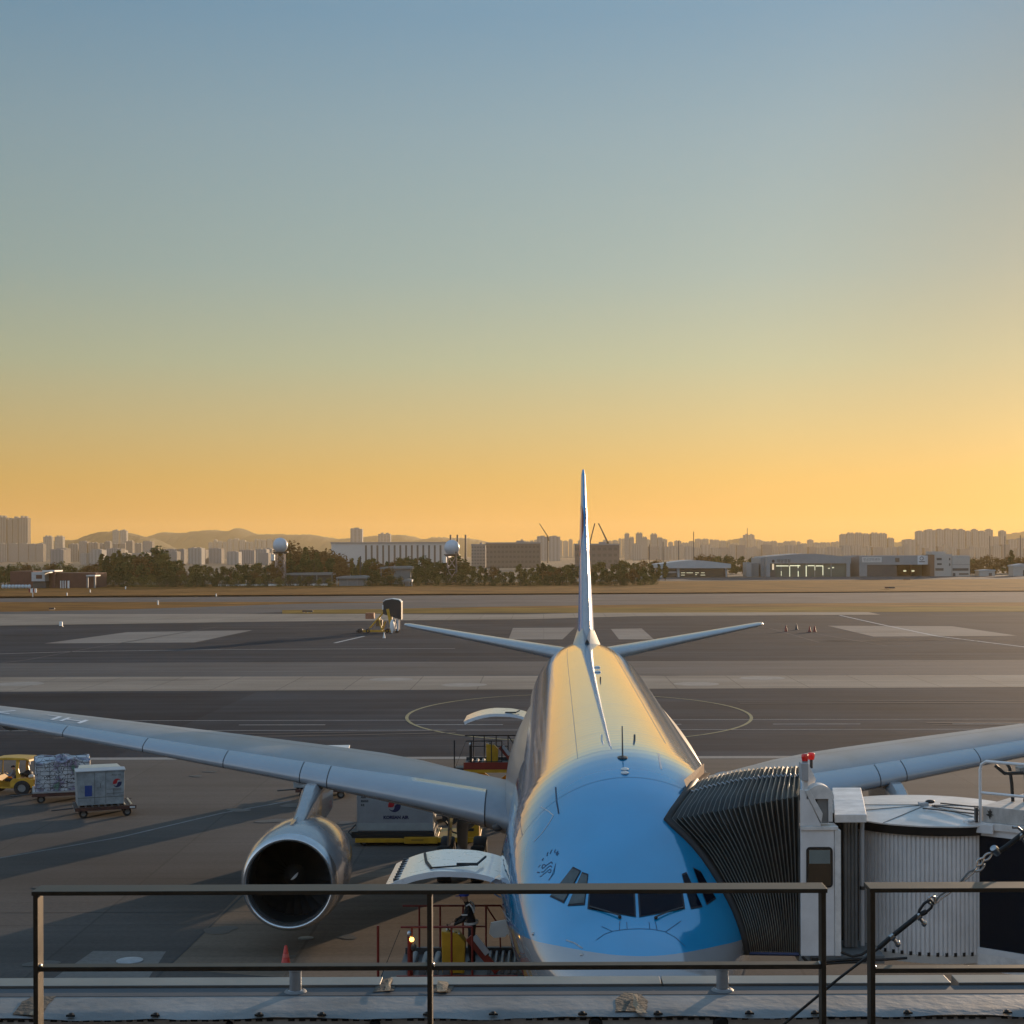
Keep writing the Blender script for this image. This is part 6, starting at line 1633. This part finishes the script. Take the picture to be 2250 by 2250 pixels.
# ---------------------------------------------------------------- hold loaders
def roller_bed(x0, y0, x1, y1, z, n, parent, mat_r):
    for k in range(n):
        x = x0 + (x1 - x0) * (k + .5) / n
        MB().cyl((x, y0, z), (x, y1, z), (x1 - x0) / n * .30, n=10).build('roller', mat_r, parent, smooth=40)
roll_m = pbr('worn_roller', (.20, .21, .22), .45, .4, var=.25)
def loader(name, label, loc, redside, zdeck=2.70):
    t = thing(name, label, 'cargo loader', loc)
    wdt, dep = 2.95, 2.3           # local x: 0 = outer end .. wdt = fuselage; y: 0 near .. dep far
    d = MB(); d.box(0, 0, zdeck - .30, wdt, dep, zdeck - .08); deck = d.build('deck', M['dgrey'], t)
    roller_bed(.15, .25, 1.25, 1.9, zdeck - .03, 4, deck, roll_m)
    roller_bed(2.0, .3, 2.9, 2.1, zdeck - .03, 6, deck, roll_m)
    d = MB(); d.box(0.02, dep - .14, zdeck - .079, wdt, dep - .02, zdeck + .06); d.build('deck_curb', M['dgrey'], deck)
    MB().box(.0, -.06, zdeck - .22, wdt - .2, -.005, zdeck + (.10 if redside else -.02)).build('side_skirt', M['red'], t)
    MB().box(.0, -.055, zdeck - .36, wdt - .2, -.006, zdeck - .225).build('side_skirt', M['yellow'], t)
    rt = zdeck + 1.05
    def rail(pts, r=.025): return MB().tube(pts, r, 8).build('guard_rail', M['red'] if not redside else M['black'], t, smooth=50)
    for y, xs_ in ((.06, (.35, 1.25, 1.72)), (dep - .06, (.35, .85, 1.4, 1.95))):
        e = xs_[-1]
        rail([(-.05 if y > 1 else .1, y, rt), (e + .35 if y > 1 else e, y, rt)] + ([(e + .62, y, rt - .35), (e + .64, y, zdeck + .05)] if y > 1 else []))
        rail([(.2, y, zdeck + .55 if y > 1 else zdeck + .12), (e, y, zdeck + .55 if y > 1 else zdeck + .12)], .02)
        for x in xs_: MB().tube([(x, y, zdeck - .08), (x, y, rt)], .024, 8).build('guard_post', M['red'] if not redside else M['black'], t, smooth=50)
    rail([(1.95, dep - .06, rt), (2.28, dep - .1, zdeck + .55), (2.3, dep - .1, zdeck)], .02)
    if not redside:
        rail([(2.35, dep - .06, rt), (2.86, dep - .06, rt), (2.95, dep - .06, rt - .42)], .02)
    # operator console
    c = MB(); c.prism([(1.02, .35, zdeck - .08), (1.52, .35, zdeck - .08), (1.55, .35, zdeck + .62), (1.38, .35, zdeck + .82), (1.0, .35, zdeck + .88)], (0, .42, 0))
    con = c.build('console', M['yellow'], t, bevel=.02)
    for k in range(5): MB().sphere((1.12 + .07 * k, .45, zdeck + .90 - .025 * k), (.022, .022, .03), 8).build('control_knob', M['white'] if k % 2 == 0 else M['black'], con)
    MB().tube([(1.15, .55, zdeck + .86), (1.12, .55, zdeck + 1.0)], .015, 6).build('lever', M['black'], con)
    # slanting stair guard by the operator
    MB().beam((1.62, .30, zdeck + .75), (2.28, .30, zdeck - .02), .10, .16).build('slanted_guard', M['red'], t)
    MB().beam((1.75, .22, zdeck + .80), (2.06, .22, zdeck + .40), .02, .14).build('label_plate', M['lgrey'], t)
    # beacon and marker pole
    p = MB().tube([(.30, .0, zdeck - .2), (.30, .0, zdeck + .85)], .045, 10).build('beacon_post', M['red'] if not redside else M['black'], t, smooth=50)
    MB().lathe([(0, .05), (.02, .055), (.10, .05), (.13, .02), (.132, .001)], (.30, -.02, zdeck + .86), n=16).build('beacon_cap', M['steel'], p, smooth=50)
    if not redside:
        MB().sphere((.36, -.06, zdeck + .80), .055, 14).build('beacon_lens', M['orange_lens'], p, smooth=60)
        MB().sphere((.40, -.03, zdeck + .62), (.07, .05, .10), 10).build('horn', M['dgrey'], p, smooth=60)
    MB().tube([(-.42, .1, zdeck - .25), (-.42, .1, zdeck + 1.08)], .03, 8).build('marker_pole', M['red'] if not redside else M['black'], t, smooth=50)
    MB().beam((-.45, .1, zdeck - .22), (.1, .1, zdeck - .22), .08).build('pole_arm', M['dgrey'], t)
    MB().tube([(-.40, .1, zdeck - .2), (.08, .1, zdeck + .98)], .008, 5).build('tie_wire', M['black'], t)
    MB().box(-.40, .15, zdeck - .34, .02, .9, zdeck - .16).build('step', M['dgrey'], t)
    # lift and chassis
    for y in (.3, dep - .3):
        for a, b in (((.3, .7), (2.6, zdeck - .34)), ((2.6, .7), (.3, zdeck - .34))):
            MB().beam((a[0], y + (.1 if a[0] < 1 else -.1), a[1]), (b[0], y + (.1 if a[0] < 1 else -.1), b[1]), .14, .22).build('scissor_arm', M['yellow'], t)
    MB().box(-.2, .1, .42, 3.0, dep - .1, .72).build('chassis', M['yellow'], t, bevel=.02)
    MB().box(-4.6, .15, .5, -.25, dep - .15, .78).build('main_deck', M['dgrey'], t)
    for x in (-4.0, -.6, 2.4):
        for y in (.15, dep - .15):
            MB().lathe([(-.13, .2), (-.13, .38), (.13, .38), (.13, .2)], (x, y, .38), (0, 1, 0), 20).build('wheel', M['tyre'], t, smooth=40)
    return t
DL = 36.0
loader('cargo_loader', 'hold loader with red rails and a yellow console at the front hold door', (-3.36, DL, 0), False)
loader('cargo_loader', 'hold loader with a red side at the rear hold door beyond the wing', (-3.62, 71.6, 0), True, 2.72)
# ---------------------------------------------------------------- loader operator
op = thing('person', 'worker in black with a blue cap standing at the front loader console', 'person', (-1.72, 37.0, 2.62))
Jx = dict(pelvis=(.02, 0, .93), waist=(.02, 0, 1.08), chest=(-.03, 0, 1.32), neck=(-.10, -.01, 1.50), head=(-.15, -.02, 1.60), crown=(-.165, -.02, 1.68), shl=(-.06, -.20, 1.40), ell=(-.14, -.27, 1.14), wrl=(-.36, -.24, 1.03), hal=(-.44, -.23, 1.01),
          shr=(-.04, .19, 1.41), elr=(-.10, .25, 1.15), wrr=(-.32, .18, 1.04), har=(-.40, .16, 1.02), hil=(.03, -.10, .88), knl=(-.01, -.11, .48), anl=(.04, -.12, .08), tol=(-.12, -.13, .04), hir=(.03, .10, .88), knr=(.02, .11, .48), anr=(.07, .12, .08), tor=(-.09, .13, .04))
def opm(c): return 0 if (c.z > 1.51 or c.x < -.37) else 1
bd = person_body('body', Jx, ED, RAD, [M['skin'], M['cloth_black']], op, opm)
head_details(op, Vector((-.15, -.02, 1.615)), (-.9, -.25, 0), M['blue_cap'])
fingers(op, Jx['wrl'], Jx['hal'], (0, 1, .2), M['skin']); fingers(op, Jx['wrr'], Jx['har'], (0, -1, .2), M['skin'])
def band_ring(c, rx_, ry_, h, tilt, parent, mat, a0=0, a1=360):
    n = 24; vs = []
    for k in range(n + 1):
        a = R(a0 + (a1 - a0) * k / n)
        x, y = rx_ * math.cos(a), ry_ * math.sin(a)
        for dz in (-h / 2, h / 2): vs.append(Vector(c) + Vector((x, y, dz + tilt * x)))
    return MB().add(vs, [(2*k, 2*k+1, 2*k+3, 2*k+2) for k in range(n)]).build('reflective_band', mat, parent, smooth=60)
band_ring((.015, 0, 1.02), .165, .205, .055, .1, op, M['reflect'])
MB().tube([(.09, -.16, 1.28), (.05, -.19, 1.40), (-.02, -.17, 1.475), (-.09, -.15, 1.42)], .022, 8).build('reflective_band', M['reflect'], op, smooth=60)
MB().tube([(.09, .16, 1.28), (.05, .18, 1.41), (-.02, .16, 1.475)], .022, 8).build('reflective_band', M['reflect'], op, smooth=60)
MB().box(-.20, -.30, 1.24, -.06, -.285, 1.27).build('arm_badge', M['reflect'], op)
# ---------------------------------------------------------------- container transporter with the big container
def wheel_y(x, y, r, w, parent, name='wheel'):
    o = MB().lathe([(-w/2, r*.55), (-w/2, r*.94), (-w*.36, r), (w*.36, r), (w/2, r*.94), (w/2, r*.55)], (x, y, r), (0, 1, 0), 24).build(name, M['tyre'], parent, smooth=40)
    MB().lathe([(-w*.4, .01), (-w*.4, r*.56), (w*.4, r*.56), (w*.4, .01)], (x, y, r), (0, 1, 0), 16).build('hub', M['mgrey'], o, smooth=40)
DT = 66.4
tx = (770 - U0) / F * DT
t = thing('container_transporter', 'low yellow transporter carrying the white container under the left wing', 'transporter', (tx, DT, 0))
MB().box(.15, .02, .16, 2.2, 2.4, .34).build('frame', M['yellow'], t, bevel=.02)
MB().box(2.2, -.02, .12, 3.6, 2.4, .40).build('battery_box', M['yellow'], t, bevel=.02)
MB().box(3.6, .02, .16, 5.35, 2.4, .36).build('rear_frame', M['yellow'], t, bevel=.02)
MB().box(2.5, -.03, .26, 3.0, -.021, .29).build('slot', M['black'], t)
MB().box(.0, .0, .42, 3.45, 2.45, .62).build('bed', M['black'], t)
MB().box(.0, .1, .34, 3.5, 2.3, .419).build('bed_beam', M['dgrey'], t)
con = MB().box(4.75, .1, .36, 5.32, 1.0, .98).build('console', M['yellow'], t, bevel=.02)
MB().box(4.85, .07, .62, 5.1, .098, .74).build('panel', M['black'], con)
MB().tube([(.05, .0, .45), (-.12, -.05, .62), (.18, .02, .92)], .03, 8).build('corner_guide', M['black'], t)
MB().tube([(4.7, .3, .4), (4.2, .3, .55), (3.9, .3, 1.0)], .04, 8).build('hose', M['black'], t, smooth=60)
for x in (.5, 3.0, 4.6):
    for y in (.25, 2.15): wheel_y(x, y, .17, .2, t)
cw = pbr('container_panel', (.26, .275, .29), .45, .2, var=.12, scale=2)
cx0 = (782 - U0) / F * DT - tx
ct = thing('air_container', 'large white air container with a roundel on the low yellow transporter', 'air container', (tx + cx0, DT + .12, .622))
MB().prism([(0, 0, 0), (3.16, 0, 0), (3.16, 0, 1.62), (0, 0, 1.62)], (0, 2.2, 0)).build('body', cw, ct, bevel=.015)
MB().box(-.01, -.012, .05, 3.17, -.001, .34).build('kick_strip', pbr('kick_strip', (.31, .34, .34), .5, .2, var=.1), ct)
for x in (-.015, 3.145): MB().box(x, -.015, .0, x + .03, -.002, 1.63).build('edge_profile', M['galv'], ct)
def emb(cx_, cz_, r, y, parent, sx=1):
    for k, mt in ((0, 'logo_red'), (1, 'navy')):
        MB().prism([(cx_ + x * r * sx, y, cz_ + z * r) for x, z in swirl(k)], (0, -.004, 0)).build('emblem', M[mt], parent)
emb(1.56, 1.06, .265, -.002, ct)
put_text('KOREAN AIR', .18, lambda x, y: Vector((1.62 + x * 1.0, -.008, .57 + y)), 'lettering', M['navy'], ct, bold=.010)
for k, s in enumerate(('AAP', '85053', 'KE')): put_text(s, .125, lambda x, y, k=k: Vector((.16 + x, -.006, 1.42 - .165 * k + y)), 'lettering', M['ink'], ct, align='LEFT', bold=.006)
# ---------------------------------------------------------------- dollies, net pallet, small container
rust = pbr('rusty_red_rail', (.060, .022, .016), .7, var=.4, scale=3)
def dolly(name, label, loc, rz, w=3.1, d=2.2, group=None):
    t = thing(name, label, 'cargo dolly', loc, rz, group)
    f = MB(); f.box(-w/2, -d/2, .38, w/2, d/2, .50); fr = f.build('frame', pbr('dolly_frame', (.045, .035, .028), .7, var=.4, scale=4), t)
    for k in range(9): MB().cyl((-w/2 + .2 + k * (w - .4) / 8, -d/2 + .08, .525), (-w/2 + .2 + k * (w - .4) / 8, d/2 - .08, .525), .045, n=8).build('roller', M['steel'], fr)
    for s_ in (-1, 1):
        MB().box(-w/2, s_ * (d/2 + .02) - .02, .36, w/2, s_ * (d/2 + .02) + .02, .52).build('side_rail', rust, t)
        MB().box(s_ * w/2 - (.12 if s_ > 0 else 0), -d/2 + .1, .34, s_ * w/2 + (.12 if s_ < 0 else 0), d/2 - .1, .379).build('end_beam', M['galv'], t)
        for x in (-w * .36, w * .36):
            wheel_y(x, s_ * d * .38, .2, .16, t)
            MB().box(x - .06, s_ * d * .38 - .12, .30, x + .06, s_ * d * .38 + .12, .379).build('axle_mount', M['dgrey'], t)
    MB().tube([(-w/2, 0, .36), (-w/2 - 1.0, 0, .30)], .035, 8).build('tow_bar', M['dgrey'], t)
    MB().box(w/2 - .06, -d/2 - .046, .40, w/2 - .3, -d/2 - .041, .48).build('reflector', M['reflect'], t)
    return t
p1 = gp(209, 1799); p2 = gp(118, 1767)
dolly('cargo_dolly', 'dark cargo dolly under the small grey container with the blue sticker', (p1.x + .05, p1.y + 1.3, 0), R(20), 2.75)
dolly('cargo_dolly', 'dark cargo dolly under the netted pallet behind the yellow tug', (p2.x + .1, p2.y + 1.4, 0), R(18))
p3 = gp(703, 1757)
dd = dolly('cargo_dolly', 'empty dolly half hidden behind the left engine pylon', (p3.x, p3.y + 1.2, 0), R(4), 2.6)
# small container
ct = thing('air_container', 'small scuffed grey air container with a blue sticker and roundel', 'air container', (p1.x - .12, p1.y + 1.25, .572), R(20))
cw2 = pbr('scuffed_container', (.25, .275, .285), .55, .1, var=.3, scale=3)
b = MB(); b.prism([(-1.05, -.80, 0), (1.02, -.80, 0), (1.06, -.80, 1.55), (-1.12, -.80, 1.55)], (0, 1.55, 0)); b.build('body', cw2, ct, bevel=.012)
MB().prism([(-1.16, -.86, 1.552), (1.10, -.86, 1.552), (1.10, -.15, 1.60), (-1.16, -.15, 1.60)], (0, 0, .05)).build('lid', M['lgrey'], ct, bevel=.01)
MB().prism([(-1.0, -.12, 1.552), (.95, -.12, 1.552), (.85, .72, 1.60), (-.9, .72, 1.60)], (0, 0, .10)).build('cover_sheet', pbr('cream_sheet', (.50, .47, .38), .7, var=.1), ct, bevel=.02)
MB().box(-.74, -.812, .42, -.42, -.801, .92).build('blue_sticker', pbr('blue_sticker', (.012, .05, .22), .5, var=.1), ct)
for x in (-.30, .20): MB().box(x - .008, -.808, .05, x + .008, -.801, 1.5).build('panel_joint', M['dgrey'], ct)
for (x0, z0, x1, z1) in ((-1.05, .34, 1.01, .36), (.25, .50, 1.0, .515), (.25, .70, .60, .715), (-.05, .80, -.03, 1.0), (-.2, .78, .02, .79), (.55, .44, .57, .68), (.80, .40, 1.0, .41)):
    MB().box(x0, -.807, z0, x1, -.801, z1).build('scuff_line', M['dgrey'], ct)
emb(.72, .98, .20, -.801, ct)
MB().box(.52, -.806, .62, .90, -.801, .74).build('label_plate', M['mgrey'], ct)
for (x, s_) in ((.68, '45021 KE'),): put_text(s_, .11, lambda a_, b_: Vector((x + a_, -.806, 1.36 + b_)), 'lettering', M['ink'], ct)
# net covered pallet
def net_mat():
    m = bpy.data.materials.new('netted_wrap'); m.use_nodes = True
    n, l = m.node_tree.nodes, m.node_tree.links; p = n['Principled BSDF']; p.inputs['Roughness'].default_value = .5
    tc = n.new('ShaderNodeTexCoord')
    vz = n.new('ShaderNodeTexVoronoi'); vz.feature = 'DISTANCE_TO_EDGE'; vz.inputs['Scale'].default_value = 4.2; l.new(tc.outputs['Object'], vz.inputs['Vector'])
    lt = n.new('ShaderNodeMath'); lt.operation = 'LESS_THAN'; lt.inputs[1].default_value = .028; l.new(vz.outputs['Distance'], lt.inputs[0])
    nd = n.new('ShaderNodeTexNoise'); nd.inputs['Scale'].default_value = 3; l.new(tc.outputs['Object'], nd.inputs['Vector'])
    am = n.new('ShaderNodeMix'); am.data_type = 'VECTOR'; am.inputs[0].default_value = .35; l.new(tc.outputs['Object'], am.inputs[4]); l.new(nd.outputs['Color'], am.inputs[5]); l.new(am.outputs[1], vz.inputs['Vector'])
    nz = n.new('ShaderNodeTexNoise'); nz.inputs['Scale'].default_value = 1.7; nz.inputs['Detail'].default_value = 5; l.new(tc.outputs['Object'], nz.inputs['Vector'])
    cr = n.new('ShaderNodeValToRGB'); e = cr.color_ramp.elements
    e[0].position = .36; e[0].color = (.10, .20, .16, 1); e[1].position = .62; e[1].color = (.42, .45, .48, 1)
    x = cr.color_ramp.elements.new(.48); x.color = (.30, .33, .37, 1); y = cr.color_ramp.elements.new(.43); y.color = (.17, .13, .22, 1)
    l.new(nz.outputs['Fac'], cr.inputs[0])
    mx = n.new('ShaderNodeMix'); mx.data_type = 'RGBA'; l.new(lt.outputs[0], mx.inputs['Factor']); l.new(cr.outputs[0], mx.inputs[6]); mx.inputs[7].default_value = (.03, .035, .045, 1)
    l.new(mx.outputs[2], p.inputs['Base Color'])
    return m
np_ = thing('net_pallet', 'bulky shrink-wrapped pallet under a cargo net on the dolly behind the yellow tug', 'cargo pallet', (p2.x + .05, p2.y + 1.35, .572), R(18))
r_ = random.Random(8)
def npf(i, j):
    # i: height 0..1 then top, j: around
    a = 2 * math.pi * j; c, s = math.cos(a), math.sin(a)
    k = max(abs(c), abs(s)); x, y = c / k * 1.35, s / k * 1.05
    rr = .96 - .06 * abs(math.sin(4 * a)) ** 6
    hgt = 1.52 * min(1, i * 1.35); ins = 1 if i < .74 else 1 - (i - .74) / .26
    bul = 1 + .035 * math.sin(7 * a + 3 * hgt) + .02 * math.sin(17 * a)
    return Vector((x * rr * bul * ins, y * rr * bul * ins, hgt + (.07 * math.sin(9 * a) + .05 * math.sin(4 * a)) * (i > .6) + (.10 if i > .95 else 0)))
MB().grid(npf, 22, 72, True).build('wrapped_load', net_mat(), np_, smooth=40)
for k in range(7):
    z = .2 + .2 * k
    MB().tube([npf(z / 1.52 / 1.35, j / 48) * 1.008 for j in range(49)], .012, 5).build('net_rope', M['dgrey'], np_)
for k in range(20):
    MB().tube([npf(i / 14 * .98, (k + .5) / 20) * 1.006 for i in range(14)], .010, 5).build('net_rope', M['dgrey'], np_)
MB().box(-1.45, -1.12, -.04, 1.45, 1.12, .03).build('pallet_base', M['galv'], np_)
# ---------------------------------------------------------------- yellow tug with its driver
pt = gp(38, 1748)
tug = thing('tow_tractor', 'yellow canopied tow tractor at the left edge pulling the dollies', 'tow tractor', (pt.x - .3, pt.y + .75, 0), R(-8))
tug.scale = (1, 1, .87)
def side(pts, y0, y1, name, mat, bev=.03):
    return MB().prism([(x, y0, z) for x, z in pts], (0, y1 - y0, 0)).build(name, mat, tug, bevel=bev)
side([(-1.75, .45), (-1.75, 1.02), (-1.55, 1.10), (-.75, 1.12), (-.72, .62), (-.50, .42), (.0, .42), (.15, .78), (.30, .92), (1.30, .96), (1.34, .45)], -.62, .62, 'body', M['yellow'])
for y in (-.70, .62):
    side([(.02, .45), (.0, .80), (.16, .98), (.90, 1.0), (1.25, .92), (1.32, .45), (1.05, .45), (.98, .66), (.80, .82), (.55, .82), (.36, .66), (.30, .45)], y, y + .08, 'rear_fender', M['yellow'], .015)
    side([(-1.75, .45), (-1.7, .95), (-1.4, 1.02), (-.8, .98), (-.72, .45), (-.9, .45), (-.98, .62), (-1.12, .72), (-1.36, .72), (-1.50, .62), (-1.56, .45)], y, y + .08, 'front_fender', M['yellow'], .015)
side([(-1.05, 2.05), (-.95, 2.14), (-.2, 2.20), (.75, 2.18), (.98, 2.10), (1.04, 1.96), (.96, 1.96), (.90, 2.05), (-.95, 2.05)], -.66, .66, 'canopy', M['yellow'])
for y in (-.56, .56):
    MB().tube([(-.98, y, 2.06), (-1.02, y, 1.1)], .03, 8).build('canopy_post', M['yellow'], tug, smooth=50)
    MB().prism([(.30, y - .04, 2.06), (.46, y - .04, 2.06), (.40, y - .04, 1.55), (.52, y - .04, 1.02), (.30, y - .04, .98), (.26, y - .04, 1.5)], (0, .08, 0)).build('canopy_post', M['yellow'], tug)
MB().box(.92, -.5, 1.78, .98, -.4, 1.94).build('rear_lamp', M['white'], tug, bevel=.01)
MB().box(-.28, -.45, .62, .18, .45, .74).build('seat', M['black'], tug, bevel=.03)
MB().box(.14, -.45, .74, .24, .45, 1.18).build('backrest', M['black'], tug, bevel=.03)
MB().tube([(-.78, -.2, 1.1), (-.62, -.2, 1.22)], .025, 8).build('steering_column', M['black'], tug)
MB().tube([(-.60 + .05 * math.cos(a), -.2 + .19 * math.sin(a), 1.24 + .10 * math.cos(a)) for a in [2 * math.pi * k / 20 for k in range(21)]], .016, 6).build('steering_wheel', M['black'], tug, smooth=60)
for x, r in ((-1.22, .36), (.67, .44)):
    for y in (-.66, .66):
        o = MB().lathe([(-.13, r*.5), (-.13, r*.92), (-.09, r), (.09, r), (.13, r*.92), (.13, r*.5)], (x, y, r), (0, 1, 0), 28).build('wheel', M['tyre'], tug, smooth=40)
        MB().lathe([(-.10, .01), (-.10, r*.5), (.10, r*.5), (.10, .01)], (x, y, r), (0, 1, 0), 20).build('rim', M['mgrey'], o, smooth=40)
MB().box(1.34, -.2, .42, 1.5, .2, .56).build('tow_hitch', M['dgrey'], tug)
MB().sphere((.60, .1, 1.16), (.24, .3, .22), 12).build('folded_tarp', M['black'], tug, smooth=60)
MB().sphere((.92, -.2, 1.05), (.16, .2, .12), 10).build('folded_tarp', M['offwhite'], tug, smooth=60)
dm = Matrix.Translation(tug.location) @ Matrix.Rotation(R(-8), 4, 'Z')
dr = thing('person', 'driver in a grey top seated at the wheel of the yellow tow tractor', 'person', tuple(dm @ Vector((-.02, -.2, .38))), R(-8))
dr.scale = (.92, .92, .90)
Jd = dict(pelvis=(.03, 0, .38), waist=(.05, 0, .53), chest=(.03, 0, .76), neck=(-.02, 0, .94), head=(-.05, 0, 1.05), crown=(-.06, 0, 1.14), shl=(.02, -.19, .84), ell=(-.12, -.26, .62), wrl=(-.40, -.17, .76), hal=(-.50, -.15, .78), shr=(.02, .19, .84), elr=(-.12, .25, .62), wrr=(-.40, .15, .76), har=(-.50, .13, .78),
          hil=(-.05, -.10, .36), knl=(-.42, -.12, .40), anl=(-.56, -.12, .06), tol=(-.70, -.12, .04), hir=(-.05, .10, .36), knr=(-.42, .12, .40), anr=(-.56, .12, .06), tor=(-.70, .12, .04))
person_body('body', Jd, ED, RAD, [M['skin'], M['cloth_grey'], M['cloth_black']], dr, lambda c: 0 if (c.z > .955 or c.x < -.44 and c.z > .6) else (1 if c.z > .46 else 2))
head_details(dr, Vector((-.05, 0, 1.07)), (-1, 0, 0), M['cloth_black'])
fingers(dr, Jd['wrl'], Jd['hal'], (0, 1, .1), M['skin']); fingers(dr, Jd['wrr'], Jd['har'], (0, -1, .1), M['skin'])
# ---------------------------------------------------------------- red cone beside the roof edge
pc = gp(628, 2124)
t = thing('traffic_cone', 'red traffic cone on the concrete between the engine and the roof edge', 'traffic cone', (pc.x, pc.y, 0))
MB().lathe([(.03, .19), (.06, .17), (.72, .05), (.74, .03), (.74, .001)], n=24).build('cone', pbr('cone_plastic', (.50, .035, .02), .45, var=.15), t, smooth=40)
MB().lathe([(.34, .1225), (.46, .102)], n=24).build('cone_band', pbr('cone_band', (.60, .12, .10), .4), t, smooth=60)
MB().box(-.22, -.22, 0, .22, .22, .03).build('base', M['black'], t, bevel=.008)
t.scale = (.85, .85, .85)
# container on that dolly, mostly hidden by the wing; only its roof and foot show
hc = thing('air_container', 'pale air container mostly hidden behind the left wing, its white roof showing', 'air container', (p3.x - .1, p3.y + 1.2, .575), R(4))
MB().prism([(-1.30, -1.0, 0), (1.30, -1.0, 0), (1.38, -1.0, 1.80), (-1.38, -1.0, 1.80)], (0, 2.0, 0)).build('body', cw2, hc, bevel=.012)
MB().box(-1.40, -1.04, 1.802, 1.40, 1.04, 1.86).build('lid', M['white'], hc, bevel=.01)
put_text('8501', .16, lambda x, y: Vector((-.9 + x, -1.012, .22 + y)), 'lettering', M['ink'], hc)
# ---------------------------------------------------------------- covered boarding ramp on the far apron
pr = gp(830, 1391)
rp = thing('boarding_ramp', 'tall covered boarding ramp on yellow struts standing alone on the far apron', 'boarding ramp', (pr.x, pr.y, 0))
s_ = pr.y / F
def q(u, v): return ((u - 830) * s_, (1391 - v) * s_)
def rb(a, b, w, name, mat, y=0.0): 
    (x0, z0), (x1, z1) = q(*a), q(*b); return MB().beam((x0, y, z0), (x1, y, z1), w).build(name, mat, rp)
x0, z0 = q(842, 1362); x1, z1 = q(882, 1318)
fr = pbr('canopy_black', (.012, .012, .013), .6, var=.2)
ar = [(x0, z0 + .9), (x0, z1 - .35), (x0 + .35, z1 - .05), ((x0 + x1) / 2, z1 + .12), (x1 - .35, z1 - .05), (x1, z1 - .4), (x1, z0)]
MB().prism([(x, -.2, z) for x, z in ar], (0, 2.6, 0)).build('canopy', fr, rp)
top = [(x, z) for x, z in ar[1:6]]
MB().prism([(x, -.25, z) for x, z in top] + [(x, -.25, z + .10) for x, z in top[::-1]], (0, 2.7, 0)).build('canopy_roof', M['white'], rp)
MB().box(x0 - .12, -.3, z0 + 1.6, x0 + .06, -.22, z0 + 2.3).build('side_lamp', M['white'], rp)
for y in (-.1, 1.8):
    rb((812, 1380), (850, 1337), .16, 'strut', M['yellow'], y)
    rb((852, 1338), (862, 1385), .42, 'column', M['yellow'], y)
    rb((832, 1356), (840, 1388), .18, 'strut', M['yellow'], y)
    rb((846, 1366), (838, 1388), .14, 'strut', M['yellow'], y)
    rb((874, 1362), (874, 1386), .30, 'column', M['lgrey'], y)
    rb((864, 1362), (868, 1386), .22, 'column', M['lgrey'], y)
rb((790, 1387), (858, 1387), .32, 'chassis', M['yellow'], .8)
rb((782, 1388), (796, 1386), .5, 'tow_head', M['dgrey'], .8)
(xa, za), (xb, zb) = q(803, 1360), q(830, 1350)
MB().box(xa, 0, za, xa + 1.3, 1.6, za + .9).build('stair_box', pbr('stair_box', (.30, .12, .06), .7, var=.3), rp)
(xa, za) = q(826, 1376)
MB().box(xa, .1, za, xa + .95, 1.5, za + .95).build('drive_unit', pbr('brown_unit', (.16, .09, .03), .6, var=.3), rp, bevel=.03)
MB().lathe([(0, .10), (.9, .35), (1.6, .32), (2.1, .1)], (q(862, 1391)[0], -.4, 0), n=14).build('reflective_cover', M['white'], rp, smooth=50)
for u in (790, 808, 850, 872):
    for y in (.1, 1.7):
        MB().lathe([(-.1, .15), (-.1, .32), (.1, .32), (.1, .15)], (q(u, 1391)[0], y, .32), (0, 1, 0), 16).build('wheel', M['tyre'], rp, smooth=40)
pp = gp(844, 1402)
tag(MB().lathe([(0, .22), (.06, .22), (.08, .16), (.85, .05), (.87, .01)], (pp.x, pp.y, 0), n=14).build('traffic_cone', M['white'], smooth=40), 'tiny white cone on the apron in front of the covered boarding ramp', 'traffic cone')

# ================================================================== evening haze over the whole field
hzm = bpy.data.materials.new('haze_air'); hzm.use_nodes = True
hn = hzm.node_tree.nodes; hn.remove(hn['Principled BSDF'])
pv = hn.new('ShaderNodeVolumePrincipled')
pv.inputs['Color'].default_value = (1.0, .77, .42, 1)
pv.inputs['Density'].default_value = 7e-5
pv.inputs['Anisotropy'].default_value = .30
hzm.node_tree.links.new(pv.outputs[0], hn['Material Output'].inputs['Volume'])
hz_o = tag(MB().box(-8050, -320, -1.2, 8050, 8550, 170).build('haze', hzm), kind='stuff')
